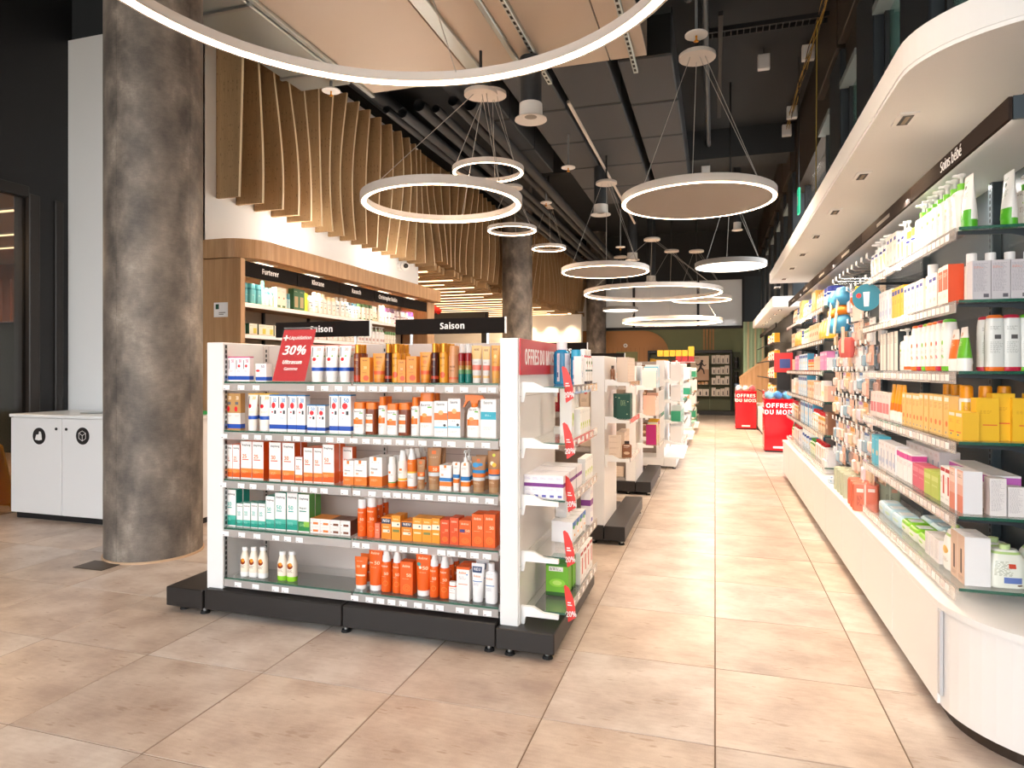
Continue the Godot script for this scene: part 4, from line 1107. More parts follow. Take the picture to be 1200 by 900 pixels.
func build_fins() -> void:
	var t := thing("timber_fin_screen", "wavy screen of upright spruce fins above the oak cabinet", "wall screen", Vector3(-4.45, 0, 0))
	var k := 0
	var z := -5.06
	while z > -19.45:
		var f := PackedFloat32Array()
		for q in 13:
			var y := float(q) / 12.0
			f.append(0.52 * pow(clampf((-z - 13.0) / 6.4, 0.0, 1.0), 1.3) + 0.25 + 0.06 * sin(k * 0.5 + y * 2.6) + 0.03 * sin(k * 0.83 - y * 3.4))
		var y1 := 4.56
		var m := fin(f, 2.86 if z > -9.4 else 2.97, y1, 0.002, 0.03)
		var o := part(t, "fin", m[0], M["spruce"], Vector3(0, 0, z))
		part(o, "edge", m[1], M["spruce_edge"])
		k += 1
		z -= 0.265 if k < 16 else 0.29
	part(t, "backing_board", bx(-0.14, 2.97, -19.58, 0.0, 4.7, -9.46), M["spruce"])
	# slatted lower ceiling over the counter zone behind the white wall
	var s := thing("slatted_ceiling", "low ceiling of spruce slats with light lines behind the oak cabinet", "ceiling panel", Vector3(0, 0, 0))
	part(s, "backing_board", bx(-8.6, 2.951, -19.58, -4.6, 3.0, -9.46), M["oak"])
	z = -9.6
	k = 0
	while z > -19.4:
		part(s, "slat", bv(-8.6, 2.84, z - 0.09, -4.24 - 0.05 * (k % 3) + 0.52 * pow(clampf((-z - 13.0) / 6.4, 0.0, 1.0), 1.3), 2.95, z, 0.006), M["spruce"])
		if k % 2 == 0:
			part(s, "light_line", bx(-7.6, 2.836, z - 0.2, -4.45 - 0.2 * (k % 4) + 0.52 * pow(clampf((-z - 13.0) / 6.4, 0.0, 1.0), 1.3), 2.85, z - 0.14), M["led_line"])
		k += 1
		z -= 0.27
	for q in 3:
		area_light("slat_ceiling_light", Vector3(-5.9, 2.83, -11.0 - q * 3.0), Vector3.DOWN, Vector2(2.4, 1.6), "ffd7a4", 2.0)

func build_ceiling() -> void:
	# sheet metal panel hung over the entrance
	var p := thing("sheet_metal_panel", "wide beige sheet metal soffit hung above the entrance", "ceiling panel", Vector3(0, 4.2, 0))
	for x in [[-3.5, -2.34], [-2.33, -1.83], [-1.82, -1.6], [-1.59, -0.96], [-0.95, -0.61]]:
		part(p, "panel", bv(x[0], 0, -6.26, x[1], 0.03, 2.4, 0.004), M["sheet_metal"])
	part(p, "upstand", bx(-3.5, 0.03, -6.26, -0.61, 0.34, -6.22), M["sheet_metal"])
	for x in [[-3.52, 0.05], [-2.3, 0.13], [-1.82, 0.05]]:
		part(p, "rail", bv(x[0], -0.035, -6.3, x[0] + x[1], 0.0, 2.4, 0.006), M["galvanised"])
	for x in [-1.62, -0.76]:
		var r := part(p, "slotted_rail", bv(x, -0.05, -6.5, x + 0.045, -0.002, 2.4, 0.004), M["galvanised"])
		var holes := MB.new()
		for k in 40:
			holes.box(Vector3(x + 0.012, -0.0515, -6.45 + k * 0.09), Vector3(x + 0.033, -0.0495, -6.4 + k * 0.09))
		part(r, "slot", holes.mesh(), M["rubber"]).set_meta("kind", "stuff")
	# bright duct at its side
	var d := thing("galvanised_duct", "shiny galvanised duct beside the beige metal soffit", "duct", Vector3(-3.82, 4.15, 0))
	part(d, "duct", bv(-0.29, 0.0, -5.9, 0.29, 0.45, -4.0, 0.01), M["galvanised"])
	for z in [-5.6, -4.4]:
		part(d, "flange", bv(-0.305, -0.02, z, 0.305, 0.47, z + 0.04, 0.004), M["steel"])
	var ob := single("timber_box", bv(-0.2, 0, -0.2, 0.2, 0.3, 0.2, 0.01), M["spruce"], "plain timber casing on the ceiling beside the column", "box", at_depth(252, 10, 6.0))
	ob.position.y = maxf(ob.position.y, 4.66)
	# black air ducts along the shop
	var names := ["broad black air duct next to the bare ceiling", "black air duct under the ceiling, second from the bare slab", "black air duct beside the black pipes", "narrow black air duct above the timber fins"]
	var ds := [[-0.93, -0.4, 4.32, -6.55, -12.6], [-1.58, -1.02, 4.3, -6.4, -12.4], [-2.14, -1.66, 4.3, -6.4, -12.0], [-2.82, -2.38, 4.3, -6.5, -9.4]]
	for k in 4:
		var a: Array = ds[k]
		var o := thing("air_duct", names[k], "duct", Vector3(0, a[2], 0))
		var z: float = a[3]
		while z > a[4]:
			part(o, "duct_section", bv(a[0], 0, z - 1.12, a[1], 0.42, z - 0.02, 0.012), M["duct_black"])
			part(o, "joint", bx(a[0] + 0.012, 0.012, z - 0.02, a[1] - 0.012, 0.4, z), M["rubber"])
			z -= 1.14
		for zz in [a[3] - 0.8, a[4] + 1.0]:
			for x in [a[0] + 0.05, a[1] - 0.05]:
				part(o, "hanger", bx(x - 0.008, 0.42, zz - 0.008, x + 0.008, 5.2 - a[2], zz + 0.008), M["black_metal"])
	for k in 6:
		var x := -2.5 - k * 0.2
		var y := 4.1 + 0.06 * (k % 2)
		single("ceiling_pipe", MB.new().rod(Vector3(x, y, -6.6), Vector3(x, y, -19.5), 0.07 - 0.012 * (k % 3), 12).mesh(), M["pipe_black"], "black insulated pipe, %s of six counted from the air ducts" % ["first", "second", "third", "fourth", "fifth", "sixth"][k], "pipe", Vector3.ZERO, 0.0, "black ceiling pipes")
	for k in 2:
		single("wall_pipe", MB.new().rod(Vector3(-4.1 - 0.2 * k, 4.75 + 0.12 * k, -5.2), Vector3(-4.1 - 0.2 * k, 4.75 + 0.12 * k, -19.5), 0.1, 12).mesh(), M["pipe_black"], "thick black pipe above the timber fins", "pipe", Vector3.ZERO, 0.0, "pipes above the fins")
	single("sprinkler_pipe", MB.new().rod(Vector3(-1.5, 4.12, -6.9), Vector3(-1.5, 4.12, -13.0), 0.02, 8).mesh(), M["lamp_body"], "thin pale sprinkler pipe under the black ducts", "pipe")
	single("conduit_pipe", MB.new().rod(Vector3(-0.1, 4.95, -3.5), Vector3(-0.1, 4.95, -11.5), 0.035, 10).mesh(), plain("5b5f63", 0.4), "grey conduit pipe on the bare black ceiling", "pipe")
	single("conduit_pipe", MB.new().rod(Vector3(-0.25, 4.85, -3.5), Vector3(-0.25, 4.85, -6.6), 0.04, 10).mesh(), plain("4c4f52", 0.4), "dark grey pipe stub above the large grey lamp disc", "pipe")
	# beams, trays and cable runs
	struct("beam", bx(-3.0, 4.72, -11.9, 1.2, 5.2, -11.3), M["black_ceiling"], "black ceiling beam across the aisle")
	var tr := thing("cable_tray", "black wire cable tray crossing under the ceiling to the facade", "cable tray", Vector3(0, 4.95, -7.6))
	for q in 2:
		part(tr, "side_rail", bx(-0.3, 0, -0.08 + q * 0.14, 1.15, 0.05, -0.07 + q * 0.14), M["black_metal"])
	for q in 22:
		part(tr, "rung", bx(-0.3 + q * 0.066, 0, -0.08, -0.29 + q * 0.066, 0.01, 0.07), M["black_metal"])
	var t2 := thing("slotted_channel", "black slotted channel hung along the ceiling beside the conduit", "channel", Vector3(0.05, 4.9, -8.4))
	part(t2, "channel", bv(-0.02, 0, -1.6, 0.03, 0.05, 1.3, 0.004), M["black_metal"])
	part(t2, "hanger", bx(0, 0.05, 0.2, 0.01, 0.3, 0.21), M["black_metal"])
	var boxes := [[895, 73, 8.1], [947, 62, 7.9], [928, 132, 9.6], [922, 153, 10.4], [827, 201, 11.2]]
	for b in boxes:
		var at := at_depth(b[0], b[1], b[2])
		var o := thing("junction_box", "small white junction box under the black ceiling", "junction box", at, 0.0, "white boxes under the ceiling")
		part(o, "box", bv(-0.07, -0.09, -0.04, 0.07, 0.09, 0.04, 0.006), M["ceiling_white"])
		part(o, "conduit", MB.new().rod(Vector3(0, 0.09, 0), Vector3(0, 5.2 - at.y, 0), 0.008, 6).mesh(), M["black_metal"])
		part(o, "cover_plate", bv(-0.055, -0.075, 0.04, 0.055, 0.075, 0.046, 0.002), M["white_metal"])
	# bundle of yellow cables along the facade head
	var cb := thing("cable_bundle", "bundle of yellow and black cables along the facade head", "cables", Vector3(1.05, 4.95, 0))
	for q in 7:
		var m := MB.new()
		var last := Vector3.ZERO
		for s in 15:
			var v := Vector3(0.02 * sin(q * 2.1 + s), 0.035 * cos(q * 1.7 + s * 1.3), -3.8 - s * 0.5)
			if s > 0:
				m.rod(last, v, 0.005, 5)
			last = v
		part(cb, "cable", m.mesh(), plain("b08a2a", 0.5) if q % 2 == 0 else M["black_metal"])
	part(cb, "cable_drop", MB.new().rod(Vector3(-0.02, 0, -7.6), Vector3(-0.02, -1.9, -7.7), 0.006, 6).mesh(), plain("a8903a", 0.5))
	var ex := thing("exit_sign", "small green exit sign hanging by the facade", "sign", at_depth(936, 236, 8.3))
	part(ex, "case", bv(-0.012, -0.16, -0.07, 0.012, 0.16, 0.07, 0.004), M["exit_green"])
	part(ex, "hanger", MB.new().rod(Vector3(0, 0.16, 0), Vector3(0, 5.2 - ex.position.y, 0), 0.006, 6).mesh(), M["black_metal"])
	part(ex, "pictogram", bx(-0.014, -0.05, -0.035, 0.014, 0.06, 0.03), M["ink_white"])

# ---------- pendant lamps ----------
func ring_mesh(r: float, w: float, h: float, seg := 64) -> Array:
	# [body, glowing inner band]: a hoop of rectangular section whose lower inner face glows
	var a := MB.new()
	var b := MB.new()
	for s in seg:
		var p := Vector3(cos(TAU * s / seg), 0, sin(TAU * s / seg))
		var q := Vector3(cos(TAU * (s + 1) / seg), 0, sin(TAU * (s + 1) / seg))
		var up := Vector3(0, h, 0)
		a.quad(q * r, p * r, p * r + up, q * r + up)
		a.quad(p * (r - w), q * (r - w), q * (r - w) + up, p * (r - w) + up)
		a.quad(p * (r - w) + up, q * (r - w) + up, q * r + up, p * r + up)
		a.quad(q * r, p * r, p * (r - w * 0.3), q * (r - w * 0.3))
		b.quad(q * (r - w * 0.3), p * (r - w * 0.3), p * (r - w), q * (r - w))
		b.quad(p * (r - w) + Vector3(0, -0.001, 0), q * (r - w) + Vector3(0, -0.001, 0), q * (r - w) + Vector3(0, h * 0.2, 0), p * (r - w) + Vector3(0, h * 0.2, 0))
	return [a.mesh(), b.mesh()]
func wires(o: Node3D, r: float, top: Vector3, n := 3, turn := 0.4) -> void:
	for k in n:
		var w := turn + TAU * k / n
		part(o, "wire", MB.new().rod(Vector3(cos(w) * r, 0.03, sin(w) * r), top + Vector3(cos(w), 0, sin(w)) * 0.07, 0.003, 5).mesh(), M["wire"])
	part(o, "power_cord", MB.new().rod(Vector3(cos(turn) * r, 0.03, sin(turn) * r), top + Vector3(0.02, 0, 0.02), 0.003, 5).mesh(), M["wire"])
	part(o, "ceiling_rose", MB.new().lathe([[1.0, 0.0], [1.0, 0.03], [0.9, 0.04]], 0.3, 0.3, 24, 0.0, top).mesh(), M["lamp_body"])
	part(o, "hanging_rod", MB.new().rod(top + Vector3(0, 0.04, 0), Vector3(top.x, over(o.position + top) - o.position.y, top.z), 0.014, 6).mesh(), M["black_metal"])
func over(p: Vector3) -> float:
	# height of what hangs or lies above a point: the metal soffit, a duct, or the slab
	if p.x > -3.55 and p.x < -0.6 and p.z > -6.3:
		return 4.145
	for a in [[-0.93, -0.4, -6.5, -12.6, 4.32], [-1.58, -1.02, -6.4, -12.4, 4.3], [-2.14, -1.66, -6.4, -12.0, 4.3], [-2.82, -2.38, -6.5, -9.4, 4.3]]:
		if p.x > a[0] - 0.1 and p.x < a[1] + 0.1 and p.z < a[2] and p.z > a[3] - 1.2:
			return a[4]
	return 5.2
func ring_lamp(at: Vector3, r: float, label: String, energy: float, top: Vector3, w := 0.05, h := 0.07) -> Node3D:
	var o := thing("ring_pendant_lamp", label, "pendant lamp", at)
	var m := ring_mesh(r, w, h)
	part(o, "hoop", m[0], M["lamp_body"])
	part(o, "light_band", m[1], M["led_warm"])
	wires(o, r - w * 0.5, top)
	for k in 4:
		var q := TAU * (k + 0.5) / 4.0
		area_light("ring_lamp_light", at + Vector3(cos(q) * (r - w * 0.5), -0.012, sin(q) * (r - w * 0.5)), Vector3.DOWN, Vector2(w, w * 4.0), "ffe6cc", energy * 0.22)
	return o
func disc_lamp(at: Vector3, r: float, label: String, energy: float, top: Vector3, face: String, rim: bool) -> Node3D:
	var o := thing("disc_pendant_lamp", label, "pendant lamp", at)
	part(o, "disc", MB.new().lathe([[1.0, 0.0], [1.0, 0.06], [0.97, 0.07]], r * 2, r * 2, 48).mesh(), M["lamp_body"] if rim else plain("8e8a86", 0.5))
	if rim:
		part(o, "felt_face", MB.new().disc(Vector3(0, -0.004, 0), Vector3.DOWN, r * 0.945, 48).mesh(), M[face])
		part(o, "light_band", MB.new().disc(Vector3(0, -0.003, 0), Vector3.DOWN, r * 0.99, 64, r * 0.945).mesh(), M["led_warm"])
		for k in 4:
			var q := TAU * (k + 0.5) / 4.0
			area_light("disc_lamp_light", at + Vector3(cos(q) * r * 0.97, -0.012, sin(q) * r * 0.97), Vector3.DOWN, Vector2(0.04, 0.2), "ffe6cc", energy * 0.22)
	else:
		part(o, "diffuser", MB.new().disc(Vector3(0, -0.003, 0), Vector3.DOWN, r * 0.97, 48).mesh(), M[face])
		area_light("disc_lamp_light", at + Vector3(0, -0.03, 0), Vector3.DOWN, Vector2(r * 1.7, r * 1.7), "fff0de", energy * 0.35)
	wires(o, r * 0.86, top)
	return o
func build_lamps() -> void:
	ring_lamp(Vector3(-1.14, 2.75, -2.063), 1.162, "huge glowing ring lamp under the beige metal soffit", 3.6, Vector3(-0.2, 1.28, 0.3), 0.045, 0.06)
	ring_lamp(at_depth(518, 241, 5.75), 0.7, "wide ring lamp hanging in front of the timber fins", 3.0, Vector3(0.25, 1.05, -0.3))
	ring_lamp(at_depth(572, 203, 6.43), 0.35, "small ring lamp hung just above the wide ring", 1.4, Vector3(0.03, 0.75, 0.0), 0.03, 0.05)
	ring_lamp(at_depth(600, 271, 9.3), 0.35, "small ring lamp in front of the concrete column", 1.4, Vector3(0, 0.6, 0), 0.03, 0.05)
	ring_lamp(at_depth(643, 292, 11.8), 0.31, "smallest ring lamp before the far timber fins", 1.2, Vector3(0, 0.75, 0), 0.03, 0.05)
	ring_lamp(at_depth(764, 345, 12.2), 1.26, "very wide ring lamp before the transom window", 8.0, Vector3(0, 1.0, 0))
	ring_lamp(at_depth(822, 352, 13.6), 0.6, "medium ring lamp beside the very wide ring", 4.0, Vector3(-0.1, 1.0, 0))
	ring_lamp(at_depth(787, 378, 14.0), 1.04, "low wide ring lamp before the green wall", 8.0, Vector3(0, 1.5, 0))
	disc_lamp(at_depth(817, 237, 5.5), 0.625, "large grey disc lamp with glowing rim over the aisle", 2.0, Vector3(0, 1.2, 0), "felt_grey", true)
	disc_lamp(at_depth(709, 319, 9.37), 0.62, "grey disc lamp with glowing rim over the gondolas", 2.5, Vector3(0.02, 1.25, 0), "felt_grey", true)
	disc_lamp(at_depth(856, 313, 9.05), 0.475, "disc lamp with fully glowing white face over the aisle", 2.2, Vector3(0, 0.95, 0), "led_white", false)
	disc_lamp(at_depth(727, 364, 15.0), 0.4, "small disc lamp with glowing white face, far down the shop", 9.0, Vector3(0, 1.2, 0), "led_white", false)
	# round air outlets on black stems
	var outs := [[622, 141, 6.1, 0.15], [704, 252, 9.9, 0.15], [741, 305, 13.8, 0.15], [856, 180, 12.0, 0.12], [864, 270, 12.5, 0.1], [763, 331, 15.5, 0.15]]
	for b in outs:
		var at := at_depth(b[0], b[1], b[2])
		var o := thing("round_air_outlet", "white round air outlet on a black stem under the ducts", "air outlet", at, 0.0, "round air outlets")
		part(o, "flange", MB.new().lathe([[0.5, 0.03], [1.0, 0.0], [0.98, 0.012], [0.72, 0.035], [0.7, 0.15]], b[3] * 2, b[3] * 2, 24).mesh(), M["ceiling_white"])
		part(o, "swirl_core", MB.new().lathe([[0.2, 0.02], [1.0, 0.034]], b[3], b[3], 16).mesh(), plain("8a8680", 0.5))
		part(o, "stem", MB.new().lathe([[1.0, 0.15], [1.0, over(at) - at.y]], b[3] * 1.35, b[3] * 1.35, 20).mesh(), M["pipe_black"])
	var sprs := [[388, 107, 6.6], [816, 42, 5.3], [666, 197, 8.5], [727, 290, 12.5], [640, 238, 10.5]]
	for b in sprs:
		var at := at_depth(b[0], b[1], b[2])
		var o := thing("sprinkler_rose", "small white sprinkler plate with a brass head below the ceiling", "sprinkler", at, 0.0, "sprinklers under the ceiling")
		part(o, "plate", MB.new().lathe([[1.0, 0.0], [1.0, 0.012]], 0.18, 0.18, 20).mesh(), M["ceiling_white"])
		part(o, "brass_head", MB.new().lathe([[0.6, -0.05], [1.0, -0.045], [0.3, -0.03], [0.4, 0.0]], 0.045, 0.045, 10).mesh(), M["gold"])
		part(o, "stem", MB.new().rod(Vector3(0, 0.012, 0), Vector3(0, over(at) - at.y, 0), 0.014, 6).mesh(), plain("77797b", 0.4))

# ---------- entrance side ----------
func build_entrance() -> void:
	var wd := struct("wall_entrance", bx(-6.05, 0, -4.92, -5.9, 5.2, -4.36), M["black_metal"], "black entrance wall with a glazed opening")
	part(wd, "head", bx(-6.05, 2.84, -4.36, -5.9, 5.2, 3.4), M["black_metal"])
	part(wd, "post", bv(-5.94, 0, -4.46, -5.86, 2.84, -4.36, 0.006), plain("2c2622", 0.4))
	part(wd, "post", bv(-5.94, 0, -4.7, -5.88, 2.84, -4.62, 0.006), plain("241f1c", 0.4))
	part(wd, "transom", bv(-5.95, 2.8, -4.36, -5.86, 2.9, 3.3, 0.006), plain("241f1c", 0.4))
	for z in [-2.6, -0.8, 1.0, 2.8]:
		part(wd, "post", bv(-5.95, 0, z, -5.88, 2.84, z + 0.08, 0.006), M["black_metal"])
	var dr := struct("door_2", bx(-5.93, 0, -4.36, -5.91, 2.8, -2.6), M["dark_glass"], "dark glazed entrance opening")
	part(dr, "pane", bx(-5.93, 0, -2.52, -5.91, 2.8, -0.8), M["dark_glass"])
	part(dr, "pane", bx(-5.93, 0, -0.72, -5.91, 2.8, 1.0), M["dark_glass"])
	part(dr, "pane", bx(-5.93, 0, 1.08, -5.91, 2.8, 2.8), M["dark_glass"])
	# lobby seen through it
	struct("ceiling_lobby", bx(-12.5, 2.85, -7.4, -6.05, 3.0, 3.4), plain("b09a88", 0.7), "lobby ceiling beyond the entrance")
	var wlob := struct("wall_lobby", bx(-12.5, 1.98, -7.4, -6.05, 2.85, -7.25), M["walnut"], "walnut slatted lobby wall beyond the entrance")
	for k in 30:
		part(wlob, "slat", bx(-12.0 + k * 0.2, 1.98, -7.25, -11.9 + k * 0.2, 2.62, -7.22), M["walnut"])
	part(wlob, "dark_glazing", bx(-12.5, 0, -7.4, -6.05, 1.98, -7.3), plain("2a332e", 0.15))
	struct("wall_lobby_side", bx(-12.6, 0, -7.4, -12.5, 3.0, 3.4), plain("4a4440", 0.6), "side wall of the lobby")
	struct("wall_lobby_front", bx(-12.5, 0, 3.2, -5.9, 3.0, 3.4), plain("4a4440", 0.6), "front wall of the lobby")
	for z in [-4.75, -5.6, -6.2]:
		var o := thing("light_strip", "warm light strip on the lobby ceiling beyond the entrance", "light strip", Vector3(-9.3, 2.83, z), 0.0, "lobby light strips")
		part(o, "profile", bx(-3.0, 0, -0.03, 3.2, 0.02, 0.03), M["lamp_body"])
		part(o, "light_band", bx(-3.0, -0.006, -0.025, 3.2, 0.0, 0.025), M["led_line"])
		area_light("lobby_strip_light", Vector3(-8.3, 2.8, z), Vector3.DOWN, Vector2(4.0, 0.06), "ffd2a0", 8.0)
	# recycling cabinet
	var b := thing("recycling_cabinet", "long white recycling bin cabinet with two round icons beside the column", "cabinet", Vector3(-5.73, 0, -4.1))
	part(b, "carcass", bv(0.0, 0.05, -0.6, 1.74, 0.86, -0.02, 0.004), M["white_panel"])
	part(b, "plinth", bx(0.02, 0.0, -0.56, 1.72, 0.05, -0.04), M["black_metal"])
	part(b, "top", bv(-0.01, 0.86, -0.61, 1.76, 0.885, 0.005, 0.003), M["white_metal"])
	for k in 3:
		var d := part(b, "door", bv(0.005 + k * 0.578, 0.055, -0.02, 0.575 + k * 0.578, 0.855, 0.0, 0.003), M["white_panel"])
		part(d, "lock", MB.new().rod(Vector3(0.52 if k == 0 else 0.63 if k == 1 else 1.25, 0.77, 0.0), Vector3(0.52 if k == 0 else 0.63 if k == 1 else 1.25, 0.77, 0.006), 0.012, 10, -1.0, true).mesh(), M["ink_black"])
	for k in 2:
		var p := on_z(46 if k == 0 else 97, 511, -4.1) - b.position
		var ic := part(b, "icon", MB.new().lathe([[1.0, 0.0], [1.0, 0.003]], 0.14, 0.14, 28).turned(Transform3D(Basis(Vector3.RIGHT, PI / 2), Vector3.ZERO)).mesh(), M["ink_black"], Vector3(p.x, p.y, 0.0))
		var m := MB.new()
		if k == 1:
			var c := [Vector2(0, 0.042), Vector2(0.036, 0.024), Vector2(0.036, -0.02), Vector2(0, -0.04), Vector2(-0.036, -0.02), Vector2(-0.036, 0.024)]
			for q in 6:
				m.rod(Vector3(c[q].x, c[q].y, 0.005), Vector3(c[(q + 1) % 6].x, c[(q + 1) % 6].y, 0.005), 0.0022, 4)
			for q in [1, 3, 5]:
				m.rod(Vector3(0, 0.004, 0.005), Vector3(c[q].x, c[q].y, 0.005), 0.0022, 4)
		else:
			m.prism(PackedVector2Array([Vector2(-0.04, -0.03), Vector2(0.0, -0.036), Vector2(0.034, -0.03), Vector2(0.03, 0.012), Vector2(0.022, 0.036), Vector2(0.006, 0.04), Vector2(0.0, 0.014), Vector2(-0.026, 0.012)]), 0.003, 0.006)
		part(ic, "pictogram", m.mesh(), M["ink_white"])
	part(b, "inlet_ring", MB.new().lathe([[0.7, 0.885], [1.0, 0.886], [1.0, 0.892], [0.72, 0.893]], 0.24, 0.24, 28, 0.0, Vector3(0.6, 0, -0.3)).mesh(), M["steel"])
	single("green_crate", bv(-0.05, 0, -0.2, 0.05, 0.03, 0.2, 0.006), plain("1f9a4a", 0.4), "small green tray lying on the recycling cabinet by the gondola", "tray", Vector3(-4.1, 0.887, -4.33))
	# wet floor sign
	var y := thing("wet_floor_sign", "yellow folding wet floor sign beside the white bin cabinet", "safety sign", on_y(4, 600, 0.0) + Vector3(-0.02, 0, 0.1), 0.3)
	for s in [-1, 1]:
		var q := PackedVector2Array([Vector2(-0.14, 0), Vector2(-0.1, 0.6), Vector2(-0.05, 0.64), Vector2(0.05, 0.64), Vector2(0.1, 0.6), Vector2(0.14, 0), Vector2(0.1, 0), Vector2(0.08, 0.05), Vector2(-0.08, 0.05), Vector2(-0.1, 0)])
		part(y, "leaf", MB.new().prism(q, -0.008, 0.008).turned(Transform3D(Basis(Vector3.RIGHT, -0.2 * s), Vector3(0, 0.004, 0.13 * s))).mesh(), M["yellow"])
	part(y, "warning_triangle", MB.new().prism(PackedVector2Array([Vector2(-0.07, 0.2), Vector2(0.07, 0.2), Vector2(0, 0.34)]), 0.008, 0.0095).turned(Transform3D(Basis(Vector3.RIGHT, -0.2), Vector3(0, 0.004, 0.13))).mesh(), M["ink_black"])

